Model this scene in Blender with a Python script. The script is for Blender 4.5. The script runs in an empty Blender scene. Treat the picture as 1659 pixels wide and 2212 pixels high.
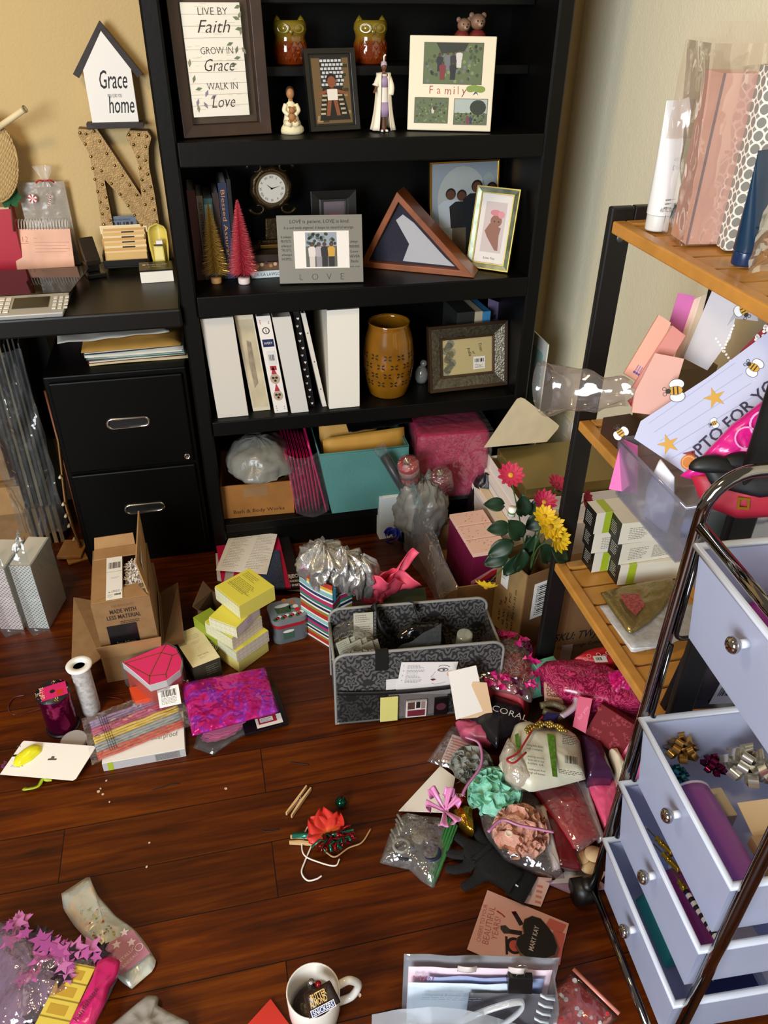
import bpy,bmesh,math,random
from math import radians,cos,sin,pi,sqrt,atan2
from mathutils import Vector as V,Matrix,noise
random.seed(7)
SC=bpy.context.scene
COL=SC.collection
# ---- camera
CAMZ,FPX,PITCH,ROLL,YAW=1.5,1690.0,radians(34.2),radians(.75),radians(-13.2)
CAM=V((0,0,CAMZ))
_f=V((-sin(YAW)*cos(PITCH),cos(YAW)*cos(PITCH),-sin(PITCH)))
_r=V((cos(YAW),sin(YAW),0));_u=_r.cross(_f)
_r=cos(ROLL)*_r+sin(ROLL)*_u;_u=_r.cross(_f)
cd=bpy.data.cameras.new('camera');cam=bpy.data.objects.new('camera',cd);COL.objects.link(cam)
cam.matrix_world=Matrix(((_r.x,_u.x,-_f.x,0),(_r.y,_u.y,-_f.y,0),(_r.z,_u.z,-_f.z,CAMZ),(0,0,0,1)))
cd.sensor_fit='HORIZONTAL';cd.sensor_width=36;cd.lens=36*FPX/1659;cd.clip_start=.02
SC.camera=cam
# ---- light and exposure
SC.view_settings.view_transform='Standard';SC.view_settings.look='None'
SC.view_settings.gamma=1;SC.view_settings.use_curve_mapping=False
SC.view_settings.exposure=0.0
W=bpy.data.worlds.new('room_light');SC.world=W;W.use_nodes=True
W.node_tree.nodes['Background'].inputs[0].default_value=(1.0,.84,.66,1)
W.node_tree.nodes['Background'].inputs[1].default_value=.2
def light(name,kind,loc,target,power,color,size=.3,size_y=None,spread=None):
 l=bpy.data.lights.new(name,kind);l.energy=power;l.color=color
 if kind=='AREA':
  l.size=size
  if size_y:l.shape='RECTANGLE';l.size_y=size_y
  if spread:l.spread=spread
 else:l.shadow_soft_size=size
 o=bpy.data.objects.new(name,l);COL.objects.link(o);o.location=loc
 o.rotation_euler=(V(target)-V(loc)).to_track_quat('-Z','Y').to_euler()
 o['kind']='helper'
 return o
light('ceiling_lamp','AREA',(-.85,.8,2.42),(.2,1.6,.4),17,(1.0,.70,.36),.3)
light('window_daylight','AREA',(-1.85,-1.55,1.65),(1.0,1.1,.8),165,(.88,.94,1.0),1.4,1.5)
# ---- measuring: a pixel of the photograph to a point of the room
def ray(x,y):return _r*((x-829.5)/FPX)-_u*((y-1106)/FPX)+_f
def atz(x,y,z=0.0):d=ray(x,y);return CAM+d*((z-CAMZ)/d.z)
def aty(x,y,Y):d=ray(x,y);return CAM+d*(Y/d.y)
def atx(x,y,X):d=ray(x,y);return CAM+d*(X/d.x)
def atpl(x,y,o,n):d=ray(x,y);return CAM+d*((o-CAM).dot(n)/d.dot(n))
# ---- materials
def srgb(h):
 h=h.lstrip('#');h=''.join(k*2 for k in h)if len(h)==3 else h;c=[int(h[i:i+2],16)/255 for i in(0,2,4)]
 return tuple((x/12.92 if x<=.04045 else((x+.055)/1.055)**2.4)for x in c)+(1,)
_mats={}
def mat(col,rough=.55,metal=0,spec=.5,noise_=0,nscale=30,bump=0,bscale=60,coat=0,emit=0,sheen=0):
 key=(col,rough,metal,spec,noise_,nscale,bump,bscale,coat,sheen)
 if key in _mats:return _mats[key]
 m=bpy.data.materials.new('m_%d'%len(_mats));m.use_nodes=True;nt=m.node_tree
 b=nt.nodes['Principled BSDF']
 b.inputs['Base Color'].default_value=srgb(col);b.inputs['Roughness'].default_value=rough
 b.inputs['Metallic'].default_value=metal;b.inputs['Specular IOR Level'].default_value=spec
 if coat:b.inputs['Coat Weight'].default_value=coat;b.inputs['Coat Roughness'].default_value=.08
 if sheen:b.inputs['Sheen Weight'].default_value=sheen
 if noise_ or bump:
  tc=nt.nodes.new('ShaderNodeTexCoord')
 if noise_:
  n=nt.nodes.new('ShaderNodeTexNoise');n.inputs['Scale'].default_value=nscale;n.inputs['Detail'].default_value=6
  nt.links.new(tc.outputs['Object'],n.inputs['Vector'])
  mx=nt.nodes.new('ShaderNodeMixRGB');mx.blend_type='MULTIPLY';mx.inputs[0].default_value=noise_
  mx.inputs[1].default_value=srgb(col)
  rp=nt.nodes.new('ShaderNodeValToRGB');rp.color_ramp.elements[0].position=.3;rp.color_ramp.elements[1].position=.7
  nt.links.new(n.outputs[0],rp.inputs[0]);nt.links.new(rp.outputs[0],mx.inputs[2]);nt.links.new(mx.outputs[0],b.inputs['Base Color'])
 if bump:
  n2=nt.nodes.new('ShaderNodeTexNoise');n2 .inputs['Scale'].default_value=bscale;n2 .inputs['Detail'].default_value=3
  nt.links.new(tc.outputs['Object'],n2 .inputs['Vector'])
  bp=nt.nodes.new('ShaderNodeBump');bp.inputs['Strength'].default_value=bump;bp.inputs['Distance'].default_value=.004
  nt.links.new(n2 .outputs[0],bp.inputs['Height']);nt.links.new(bp.outputs[0],b.inputs['Normal'])
 _mats[key]=m
 return m
def film(col='#ffffff',clear=.8,gloss=.25,rough=.12,milky=.06,bump=.35,bscale=25,key=None):
 """clear or tinted plastic film: see-through + gloss + a little milkiness"""
 k=('film',col,clear,gloss,rough,milky,bump,bscale)
 if k in _mats:return _mats[k]
 m=bpy.data.materials.new('film_%d'%len(_mats));m.use_nodes=True;nt=m.node_tree
 nt.nodes.remove(nt.nodes['Principled BSDF']);out=nt.nodes['Material Output']
 tr=nt.nodes.new('ShaderNodeBsdfTransparent');tr.inputs[0].default_value=srgb(col)
 gl=nt.nodes.new('ShaderNodeBsdfGlossy');gl.inputs['Roughness'].default_value=rough;gl.inputs[0].default_value=(1,1,1,1)
 df=nt.nodes.new('ShaderNodeBsdfDiffuse');df.inputs[0].default_value=srgb(col)
 tl=nt.nodes.new('ShaderNodeBsdfTranslucent');tl.inputs[0].default_value=srgb(col)
 md=nt.nodes.new('ShaderNodeMixShader');md.inputs[0].default_value=.4
 nt.links.new(df.outputs[0],md.inputs[1]);nt.links.new(tl.outputs[0],md.inputs[2])
 lw=nt.nodes.new('ShaderNodeLayerWeight');lw.inputs[0].default_value=.25
 mt=nt.nodes.new('ShaderNodeMath');mt.operation='MULTIPLY_ADD';mt.inputs[1].default_value=.3;mt.inputs[2].default_value=gloss*.12;mt.use_clamp=True
 nt.links.new(lw.outputs['Fresnel'],mt.inputs[0])
 m1=nt.nodes.new('ShaderNodeMixShader');m1 .inputs[0].default_value=milky if clear else 1
 nt.links.new(tr.outputs[0],m1 .inputs[1]);nt.links.new(md.outputs[0],m1 .inputs[2])
 m1 .inputs[0].default_value=1-clear
 m2=nt.nodes.new('ShaderNodeMixShader');nt.links.new(mt.outputs[0],m2 .inputs[0])
 nt.links.new(m1 .outputs[0],m2 .inputs[1]);nt.links.new(gl.outputs[0],m2 .inputs[2]);nt.links.new(m2 .outputs[0],out.inputs[0])
 if bump:
  tc=nt.nodes.new('ShaderNodeTexCoord');n2=nt.nodes.new('ShaderNodeTexNoise');n2 .inputs['Scale'].default_value=bscale;n2 .inputs['Detail'].default_value=2
  nt.links.new(tc.outputs['Object'],n2 .inputs['Vector'])
  bp=nt.nodes.new('ShaderNodeBump');bp.inputs['Strength'].default_value=bump;bp.inputs['Distance'].default_value=.02
  nt.links.new(n2 .outputs[0],bp.inputs['Height'])
  for s in(gl,df):nt.links.new(bp.outputs[0],s.inputs['Normal'])
 _mats[k]=m
 return m
def pattern(key,build):
 """a procedural material written as a function of (node_tree, principled)"""
 if key in _mats:return _mats[key]
 m=bpy.data.materials.new(key);m.use_nodes=True
 build(m.node_tree,m.node_tree.nodes['Principled BSDF']);_mats[key]=m
 return m
def N(nt,kind,**kw):
 n=nt.nodes.new('ShaderNode'+kind)
 for k,v in kw.items():
  if k in n.inputs:n.inputs[k].default_value=v
  else:setattr(n,k,v)
 return n
 # ---- mesh builder
def frame(o,x=(1,0,0),y=None,z=None):
 """local frame at o: x axis along x, and either y or z given (the other follows)"""
 x=V(x).normalized()
 if z is None and y is None:z=V((0,0,1))
 if z is not None:
  z=V(z);y=z.cross(x).normalized();z=x.cross(y).normalized()
 else:
  y=V(y);z=x.cross(y).normalized();y=z.cross(x).normalized()
 o=V(o)
 return Matrix(((x.x,y.x,z.x,o.x),(x.y,y.y,z.y,o.y),(x.z,y.z,z.z,o.z),(0,0,0,1)))
def yaw_frame(o,deg):return frame(o,(cos(radians(deg)),sin(radians(deg)),0))
_font_cache={}
def text_mesh(body,shear,off):
 k=(body,shear,off)
 if k not in _font_cache:
  cu=bpy.data.curves.new('t','FONT');cu.body=body;cu.size=1;cu.shear=shear;cu.offset=off;cu.resolution_u=2
  ob=bpy.data.objects.new('t',cu);me=bpy.data.meshes.new_from_object(ob)
  vs=[v.co.copy()for v in me.vertices];fs=[tuple(p.vertices)for p in me.polygons]
  bpy.data.objects.remove(ob);bpy.data.curves.remove(cu);bpy.data.meshes.remove(me)
  _font_cache[k]=(vs,fs)
 return _font_cache[k]
class MB:
 def __init__(s,T=None):s.v=[];s.f=[];s.m=[];s.sm=[];s.mats=[];s.T=T or Matrix.Identity(4)
 def mi(s,m):
  if m not in s.mats:s.mats.append(m)
  return s.mats.index(m)
 def add(s,vs,fs,m,smooth=False,T=None):
  T=T or s.T;o=len(s.v);i=s.mi(m)
  s.v+=[T@V(p)for p in vs]
  for f in fs:s.f.append(tuple(o+k for k in f));s.m.append(i);s.sm.append(smooth)
  return s
 def box(s,lo,hi,m):
  (a,b,c),(d,e,f)=lo,hi
  return s.hexa([(a,b,c),(d,b,c),(d,e,c),(a,e,c)],[(a,b,f),(d,b,f),(d,e,f),(a,e,f)],m)
 def hexa(s,bot,top,m,top_m=None):
  s.add(list(bot)+list(top),[(3,2,1,0),(0,1,5,4),(1,2,6,5),(2,3,7,6),(3,0,4,7)],m)
  return s.add(list(top),[(0,1,2,3)],top_m or m)
 def poly(s,pts,m):return s.add(pts,[tuple(range(len(pts)))],m)
 def rect(s,x,y,w,h,m,z=0.0):return s.poly([(x,y,z),(x+w,y,z),(x+w,y+h,z),(x,y+h,z)],m)
 def prism(s,pts,vec,m,side=None):
  n=len(pts);vec=V(vec);a=[V(p)for p in pts];b=[p+vec for p in a]
  s.add(a,[tuple(reversed(range(n)))],m);s.add(b,[tuple(range(n))],m)
  return s.add(a+b,[(i,(i+1)%n,n+(i+1)%n,n+i)for i in range(n)],side or m)
 def disc(s,c,r,m,n=24,z=0.0,r2=None):
  return s.poly([(c[0]+r*cos(2*pi*i/n),c[1]+(r2 or r)*sin(2*pi*i/n),z)for i in range(n)],m)
 def ring(s,c,r0,r1,m,n=28,z=0.0):
  a=[(c[0]+r0*cos(2*pi*i/n),c[1]+r0*sin(2*pi*i/n),z)for i in range(n)];b=[(c[0]+r1*cos(2*pi*i/n),c[1]+r1*sin(2*pi*i/n),z)for i in range(n)]
  return s.add(a+b,[(i,(i+1)%n,n+(i+1)%n,n+i)for i in range(n)],m)
 def tube(s,path,r,m,n=8,closed=False,cap=True,flat=1.0,up=None):
  P=[V(p)for p in path];K=len(P);R=r if isinstance(r,(list,tuple))else[r]*K
  vs=[];prev=None
  for i,p in enumerate(P):
   a=P[(i-1)%K]if(closed or i)else p;b=P[(i+1)%K]if(closed or i<K-1)else p
   t=(b-a).normalized()if(b-a).length>1e-9 else V((0,0,1))
   if prev is None:prev=V(up)if up else(V((0,0,1))if abs(t.z)<.9 else V((1,0,0)))
   u=prev-t*prev.dot(t)
   if u.length<1e-6:u=t.orthogonal()
   u.normalize();w=t.cross(u);prev=u
   vs+=[p+u*(R[i]*flat*cos(2*pi*k/n))+w*(R[i]*sin(2*pi*k/n))for k in range(n)]
  fs=[]
  for i in range(K if closed else K-1):
   j=(i+1)%K
   fs+=[(i*n+k,i*n+(k+1)%n,j*n+(k+1)%n,j*n+k)for k in range(n)]
  if cap and not closed:fs+=[tuple(reversed(range(n))),tuple((K-1)*n+k for k in range(n))]
  return s.add(vs,fs,m,True)
 def lathe(s,prof,m,n=28,c=(0,0,0),sx=1,sy=1,wob=None,smooth=True):
  vs=[];K=len(prof)
  for i,(r,h)in enumerate(prof):
   for k in range(n):
    a=2*pi*k/n;q=r*(wob(a,i)if wob else 1)
    vs.append((c[0]+q*cos(a)*sx,c[1]+q*sin(a)*sy,c[2]+h))
  fs=[(i*n+k,i*n+(k+1)%n,(i+1)*n+(k+1)%n,(i+1)*n+k)for i in range(K-1)for k in range(n)]
  if prof[0][0]>1e-6:fs.append(tuple(reversed(range(n))))
  if prof[-1][0]>1e-6:fs.append(tuple((K-1)*n+k for k in range(n)))
  return s.add(vs,fs,m,smooth)
 def ball(s,c,r,m,n=16,k=10,T=None):
  rx,ry,rz=r if isinstance(r,(tuple,list))else(r,r,r)
  vs=[(c[0],c[1],c[2]-rz)]
  for i in range(1,k):
   t=-pi/2+pi*i/k
   vs+=[(c[0]+rx*cos(t)*cos(2*pi*j/n),c[1]+ry*cos(t)*sin(2*pi*j/n),c[2]+rz*sin(t))for j in range(n)]
  vs.append((c[0],c[1],c[2]+rz));e=len(vs)-1
  fs=[(0,1+(j+1)%n,1+j)for j in range(n)]+[(1+i*n+j,1+i*n+(j+1)%n,1+(i+1)*n+(j+1)%n,1+(i+1)*n+j)for i in range(k-2)for j in range(n)]
  fs+=[(1+(k-2)*n+j,1+(k-2)*n+(j+1)%n,e)for j in range(n)]
  return s.add(vs,fs,m,True,(s.T@T)if T else None)
 def text(s,body,x,y,size,m,z=.0006,shear=0.0,bold=0.0,align='l',width=None,rot=0.0,sy=1.0):
  vs,fs=text_mesh(body,shear,bold)
  if not vs:return s
  x0=min(v.x for v in vs);x1=max(v.x for v in vs);w=(x1-x0)*size
  kx=(width/w)if width else 1.0;w=w*kx
  ox={'l':0,'c':-w/2,'r':-w}[align];c_,s_=cos(radians(rot)),sin(radians(rot));out=[]
  for v in vs:
   a=ox+(v.x-x0)*size*kx;b=v.y*size*sy
   out.append((x+a*c_-b*s_,y+a*s_+b*c_,z))
  return s.add(out,fs,m)
 def lines(s,x,y,w,n,pitch,th,m,z=.0005,ragged=.35,seed=1):
  """n lines of small print"""
  rr=random.Random(seed)
  for i in range(n):
   L=w*(1-ragged*rr.random());q=0
   while q<L:
    ww=min(L-q,(.04+.09*rr.random())*w+.001);s.rect(x+q,y-i*pitch,ww,th,m,z);q+=ww+.018*w+.0006
  return s
 def bars(s,x,y,w,h,m,z=.0006,n=22,seed=3):
  rr=random.Random(seed);q=0
  while q<w:
   a=w/n*(.3+.9*rr.random());s.rect(x+q,y,min(a,w-q),h,m,z);q+=a+w/n*(.3+.8*rr.random())
  return s
 def bag(s,outline,hgt,m,rings=9,amp=.004,freq=28,n=56,base=0.0,power=.5,seed=0,flat_bottom=True,z0=0.0,crease=0.0,center=None):
  """a soft pack lying on its back: outline in local xy (star shaped), puffed to hgt, wrinkled"""
  P=resample(outline,n);c=center or(sum(p[0]for p in P)/n,sum(p[1]for p in P)/n)
  top=[];bot=[];off=V((seed*7.3,seed*3.1,seed*1.7))
  for i in range(rings+1):
   t=1-i/rings;h=(1-t**2.2)**power if t<1 else 0
   for p in P:
    x=c[0]+(p[0]-c[0])*t;y=c[1]+(p[1]-c[1])*t
    q=V((x*freq,y*freq,0))+off
    w=noise.noise(q)+.5*noise.noise(q*2.3)
    if crease:w+=crease*(abs(noise.noise(q*1.7+V((5,5,5))))*-2+.6)
    e=amp*w*(.45+.55*h)
    top.append((x+e*.25,y+e*.25,z0+base+hgt*h+e*min(1,2.5*(1-t)+.25)+amp*.6*max(0,1-3*(1-t))))
    bot.append((x,y,z0+(base*(1 if t>.99 else .3)if flat_bottom else base-hgt*h*.9-e)))
  fs=[]
  for i in range(rings):
   for k in range(n):
    a,b=i*n+k,i*n+(k+1)%n
    fs.append((a,b,b+n,a+n))
  N_=len(top)
  f2=[(d+N_,c_+N_,b+N_,a+N_)for a,b,c_,d in fs]
  f3=[(k,k+N_,(k+1)%n+N_,(k+1)%n)for k in range(n)]
  return s.add(top+bot,fs+f2+f3,m,True)
 def sheet(s,fn,nu,nv,m,thick=None,smooth=True):
  """a surface fn(u, v) -> local point, u, v in 0..1"""
  vs=[fn(i/nu,j/nv)for j in range(nv+1)for i in range(nu+1)]
  fs=[(j*(nu+1)+i,j*(nu+1)+i+1,(j+1)*(nu+1)+i+1,(j+1)*(nu+1)+i)for j in range(nv)for i in range(nu)]
  return s.add(vs,fs,m,smooth)
 def build(s,name,parent=None,bevel=0,seg=2,solid=0,label=None,sub=0,keep_open=False):
  me=bpy.data.meshes.new(name);me.from_pydata([tuple(p)for p in s.v],[],s.f)
  for m in s.mats:me.materials.append(m)
  for p,i,q in zip(me.polygons,s.m,s.sm):p.material_index=i;p.use_smooth=q
  bm=bmesh.new();bm.from_mesh(me)
  bmesh.ops.remove_doubles(bm,verts=bm.verts,dist=1e-6)
  bmesh.ops.recalc_face_normals(bm,faces=bm.faces);bm.to_mesh(me);bm.free()
  o=bpy.data.objects.new(name,me);COL.objects.link(o)
  if parent is not None:o.parent=parent
  if label:o['label']=label
  if solid:d=o.modifiers.new('solid','SOLIDIFY');d.thickness=solid;d.offset=0
  if bevel:b=o.modifiers.new('bevel','BEVEL');b.width=bevel;b.segments=seg;b.limit_method='ANGLE';b.angle_limit=radians(40);b.use_clamp_overlap=True
  if sub:d=o.modifiers.new('sub','SUBSURF');d.levels=sub;d.render_levels=sub
  return o
def resample(pts,n):
 P=[V((p[0],p[1],0))for p in pts];K=len(P);L=[(P[(i+1)%K]-P[i]).length for i in range(K)];tot=sum(L)
 out=[];i=0;acc=0
 for k in range(n):
  t=tot*k/n
  while acc+L[i]<t-1e-12:acc+=L[i];i+=1
  q=P[i].lerp(P[(i+1)%K],(t-acc)/L[i]);out.append((q.x,q.y))
 return out
def smooth_loop(pts,n=8):
 """Catmull-Rom through 2D/3D points (closed)"""
 P=[V(p)if len(p)==3 else V((p[0],p[1],0))for p in pts];K=len(P);out=[]
 for i in range(K):
  a,b,c,d=P[i-1],P[i],P[(i+1)%K],P[(i+2)%K]
  for j in range(n):
   t=j/n;out.append(.5*((2*b)+(c-a)*t+(2*a-5*b+4*c-d)*t*t+(3*b-a-3*c+d)*t**3))
 return out
def curve(pts,n=8):
 """Catmull-Rom through points (open)"""
 P=[V(p)for p in pts];P=[P[0]*2-P[1]]+P+[P[-1]*2-P[-2]];out=[]
 for i in range(1,len(P)-2):
  a,b,c,d=P[i-1:i+3]
  for j in range(n):
   t=j/n;out.append(.5*((2*b)+(c-a)*t+(2*a-5*b+4*c-d)*t*t+(3*b-a-3*c+d)*t**3))
 out.append(P[-2]);return out
 # ---- things
TOPS=[]
def thing(name,label,cat,group=None):
 o=bpy.data.objects.new(name,None);COL.objects.link(o);o.empty_display_size=.05
 o['label']=label;o['category']=cat
 if group:o['group']=group
 TOPS.append(o);return o
def tag(o,label,cat,group=None,kind=None):
 o['label']=label;o['category']=cat
 if group:o['group']=group
 if kind:o['kind']=kind
 TOPS.append(o);return o
def structure(o):o['kind']='structure';return o
def kids(o):return[c for c in bpy.data.objects if c.parent==o]
RESTS=[0,.110,.463,.823,1.186,1.325,.805,.632]
def inside(z,b):
 if z==0:return True
 if z in(.805,.632):return b.x<-.07
 return-.03<b.x<.88 and b.y>2.0
def seat_origins():
 """give every top-level thing its origin at its base and hang the parts there (no visible change)"""
 ch={}
 for o in bpy.data.objects:
  if o.parent:ch.setdefault(o.parent.name,[]).append(o)
 done=set()
 for t in TOPS:
  al=[t];st=[t]
  while st:
   for c in ch.get(st.pop().name,[]):al.append(c);st.append(c)
  ms=[o for o in al if o.type=='MESH']
  pts=[v.co for o in ms for v in o.data.vertices]
  if not pts:continue
  lo=V((min(p.x for p in pts),min(p.y for p in pts),min(p.z for p in pts)));hi=V((max(p.x for p in pts),max(p.y for p in pts),max(p.z for p in pts)))
  b=V(((lo.x+hi.x)/2,(lo.y+hi.y)/2,lo.z));dz=0
  if t.name.split('.')[0]not in('bookcase','desk','filing_cabinet'):
   for s_ in RESTS:
    if-.02<lo.z-s_<.0006 and inside(s_,b):dz=s_+.0006-lo.z;break
  for o in ms:
   if o.data.name in done:continue
   done.add(o.data.name);o.data.transform(Matrix.Translation(-b))
  t.location=b+V((0,0,dz))
  # ---- frames from the photograph's measures
def lean_T(bl,br,z,lean,tl):
 """a panel standing on height z on the line through pixels bl, br, leaning back by lean degrees; its height from pixel tl.
    returns (frame with x along the base, y up the panel, z towards the viewer), width, height"""
 a,b=atz(*bl,z),atz(*br,z);x=(b-a).normalized();back=V((0,0,1)).cross(x)
 if back.dot(a-CAM)<0:back=-back
 y=(V((0,0,1))*cos(radians(lean))+back*sin(radians(lean))).normalized();n=x.cross(y)
 p=atpl(*tl,a,n)
 return frame(a,x,y),(b-a).length,(p-a).dot(y)
def box_T(bl,br,z,tl):
 """an upright box whose front base runs between pixels bl, br at height z: frame x along the front, y to the back, z up; width; height"""
 a,b=atz(*bl,z),atz(*br,z);x=(b-a).normalized();back=V((0,0,1)).cross(x)
 p=atpl(*tl,a,back)
 return frame(a,x,back),(b-a).length,(p-a).z
def quad_T(p0,p1,p3):
 """frame on a flat panel through three room points: p0 corner, p1 along x, p3 along y; returns frame, w, h"""
 p0,p1,p3=V(p0),V(p1),V(p3);T=frame(p0,p1-p0,p3-p0);Ti=T.inverted()
 return T,(p1-p0).length,(Ti@p3).y
def top_box(px4,ztop,zbot,m,mb=None,top_m=None,inset=0):
 """a box from its four top corners (pixels) at height ztop, standing on zbot"""
 t=[atz(*p,ztop)for p in px4];b=[V((p.x,p.y,zbot))for p in t]
 if inset:
  c=sum(b,V((0,0,0)))/4;b=[p.lerp(c,inset)for p in b];b=[V((p.x,p.y,zbot))for p in b]
 mb=mb or MB();mb.hexa(b,t,m,top_m);return mb,t
 #  the room
def wood_floor(nt,b):
 tc=N(nt,'TexCoord');mp=N(nt,'Mapping');mp.inputs['Location'].default_value=(0,-.007,0)
 nt.links.new(tc.outputs['Object'],mp.inputs[0])
 br=N(nt,'TexBrick');br.offset=.37;br.offset_frequency=2
 for k,v in(('Scale',1.0),('Mortar Size',.0011),('Mortar Smooth',.1),('Bias',0),('Brick Width',1.15),('Row Height',.1235)):br.inputs[k].default_value=v
 br.inputs['Color1'].default_value=(.0,0,0,1);br.inputs['Color2'].default_value=(1,1,1,1);br.inputs['Mortar'].default_value=(.5,.5,.5,1)
 nt.links.new(mp.outputs[0],br.inputs['Vector'])
 st=N(nt,'Mapping');st.inputs['Scale'].default_value=(2.0,30,1)
 nt.links.new(tc.outputs['Object'],st.inputs[0])
 add=N(nt,'VectorMath',operation='ADD');nt.links.new(st.outputs[0],add.inputs[0])
 sc=N(nt,'VectorMath',operation='SCALE');sc.inputs['Scale'].default_value=9;nt.links.new(br.outputs['Color'],sc.inputs[0]);nt.links.new(sc.outputs[0],add.inputs[1])
 n1=N(nt,'TexNoise',Scale=1.6,Detail=9.0,Roughness=.6,Distortion=.5);nt.links.new(add.outputs[0],n1 .inputs['Vector'])
 n2=N(nt,'TexNoise',Scale=3.2,Detail=4.0);nt.links.new(tc.outputs['Object'],n2 .inputs['Vector'])
 rp=N(nt,'ValToRGB');e=rp.color_ramp.elements
 e[0].position=.28;e[0].color=srgb('#2e1207');e[1].position=.78;e[1].color=srgb('#7d4013')
 k=e.new(.5);k.color=srgb('#56250d')
 nt.links.new(n1 .outputs[0],rp.inputs[0])
 rp2=N(nt,'ValToRGB');rp2 .color_ramp.elements[0].position=.3;rp2 .color_ramp.elements[0].color=(.6,.56,.55,1);rp2 .color_ramp.elements[1].position=.68
 nt.links.new(n2 .outputs[0],rp2 .inputs[0])
 mx=N(nt,'MixRGB',blend_type='MULTIPLY');mx.inputs[0].default_value=.8
 nt.links.new(rp.outputs[0],mx.inputs[1]);nt.links.new(rp2 .outputs[0],mx.inputs[2])
 hv=N(nt,'HueSaturation');hv.inputs['Saturation'].default_value=1.05
 vr=N(nt,'MapRange');vr.inputs[3].default_value=.78;vr.inputs[4].default_value=1.2
 nt.links.new(br.outputs['Color'],vr.inputs[0]);nt.links.new(vr.outputs[0],hv.inputs['Value']);nt.links.new(mx.outputs[0],hv.inputs['Color'])
 m2=N(nt,'MixRGB');m2 .inputs[2].default_value=srgb('#120603')
 nt.links.new(br.outputs['Fac'],m2 .inputs[0]);nt.links.new(hv.outputs[0],m2 .inputs[1]);nt.links.new(m2 .outputs[0],b.inputs['Base Color'])
 b.inputs['Roughness'].default_value=.36;b.inputs['Specular IOR Level'].default_value=.28
 bp=N(nt,'Bump',Strength=.25,Distance=.003);nt.links.new(n1 .outputs[0],bp.inputs['Height']);nt.links.new(bp.outputs[0],b.inputs['Normal'])
FLOOR=pattern('wood_floor',wood_floor)
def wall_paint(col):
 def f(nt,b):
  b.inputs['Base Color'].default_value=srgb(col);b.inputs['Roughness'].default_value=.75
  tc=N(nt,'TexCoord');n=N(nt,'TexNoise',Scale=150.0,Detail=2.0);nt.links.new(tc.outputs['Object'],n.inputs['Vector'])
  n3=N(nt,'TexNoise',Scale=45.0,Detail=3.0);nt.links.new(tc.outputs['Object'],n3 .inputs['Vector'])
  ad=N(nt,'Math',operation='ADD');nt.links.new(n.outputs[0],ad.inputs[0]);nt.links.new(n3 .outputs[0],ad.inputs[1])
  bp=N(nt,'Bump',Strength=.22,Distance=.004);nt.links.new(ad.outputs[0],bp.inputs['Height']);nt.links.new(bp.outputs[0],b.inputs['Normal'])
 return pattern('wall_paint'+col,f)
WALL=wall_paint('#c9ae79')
WALL_DAYLIT=wall_paint('#f0e8ca')  # same wall paint, with the right wall's daylight put into a lighter colour
XW,YW=1.145,2.46
structure(MB().box((-2.4,-2.6,-.05),(XW,YW,0),FLOOR).build('floor'))
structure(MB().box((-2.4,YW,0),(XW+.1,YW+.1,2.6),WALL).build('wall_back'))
structure(MB().box((XW,-2.6,0),(XW+.1,YW,2.6),WALL_DAYLIT).build('wall_right'))
BASEB=mat('#e9e6dd',.4)
structure(MB().box((-2.4,YW-.015,0),(XW-.016,YW,.11),BASEB).build('baseboard_back',bevel=.004))
structure(MB().box((XW-.015,-2.6,0),(XW,YW-.016,.11),BASEB).build('baseboard_right',bevel=.004))
BLK=mat('#090807',.45,spec=.2,noise_=.25,nscale=8,bump=.06,bscale=90)
BLK2=mat('#040403',.5,spec=.15)
# ---- bookcase
BX0,BX1,BY0,BY1=-.068,.918,2.02,2.34
bc=thing('bookcase','tall black wooden bookcase with loaded shelves against the back wall','bookcase')
MB().box((BX0,BY0,0),(BX0+.041,BY1,2.05),BLK).build('side_panel',bc,bevel=.005,seg=1)
MB().box((BX1-.041,BY0,0),(BX1,BY1,2.05),BLK).build('side_panel',bc,bevel=.005,seg=1)
MB().box((BX0+.041,BY1-.012,.02),(BX1-.041,BY1,2.05),BLK2).build('back_panel',bc)
SH=[.110,.463,.823,1.186,1.503]
TH=[.03,.045,.055,.055,.055]
UP=aty(860,10,2.168).z;SH[4]=UP+.05
for z,t in zip(SH,TH):
 MB().box((BX0+.0415,BY0 if z<1.3 else 2.168,z-t+(.005 if z>1.3 else 0)),(BX1-.0415,BY1-.0125,z),BLK).build('shelf',bc,bevel=.003)
MB().box((BX0+.0415,BY0+.012,0),(BX1-.0415,BY0+.03,.079),BLK2).build('plinth',bc)
MB().box((BX0+.0415,2.17,1.303),(BX1-.0415,BY1-.0125,1.325),BLK).build('riser_shelf',bc,bevel=.002)
# ---- desk
DZ=.805
dk=thing('desk','black desk with thick top standing left of the bookcase','desk')
MB().box((-1.5,1.995,DZ-.05),(BX0-.0005,2.452,DZ),mat('#0f0e0c',.36,spec=.35,noise_=.2,nscale=10)).build('desktop',dk,bevel=.006)
MB().box((-1.49,2.02,0),(-1.45,2.37,DZ-.05),BLK2).build('leg',dk,bevel=.003)
MB().box((-1.45,2.33,.3),(-.47,2.35,DZ-.05),BLK2).build('back_rail',dk)
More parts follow.
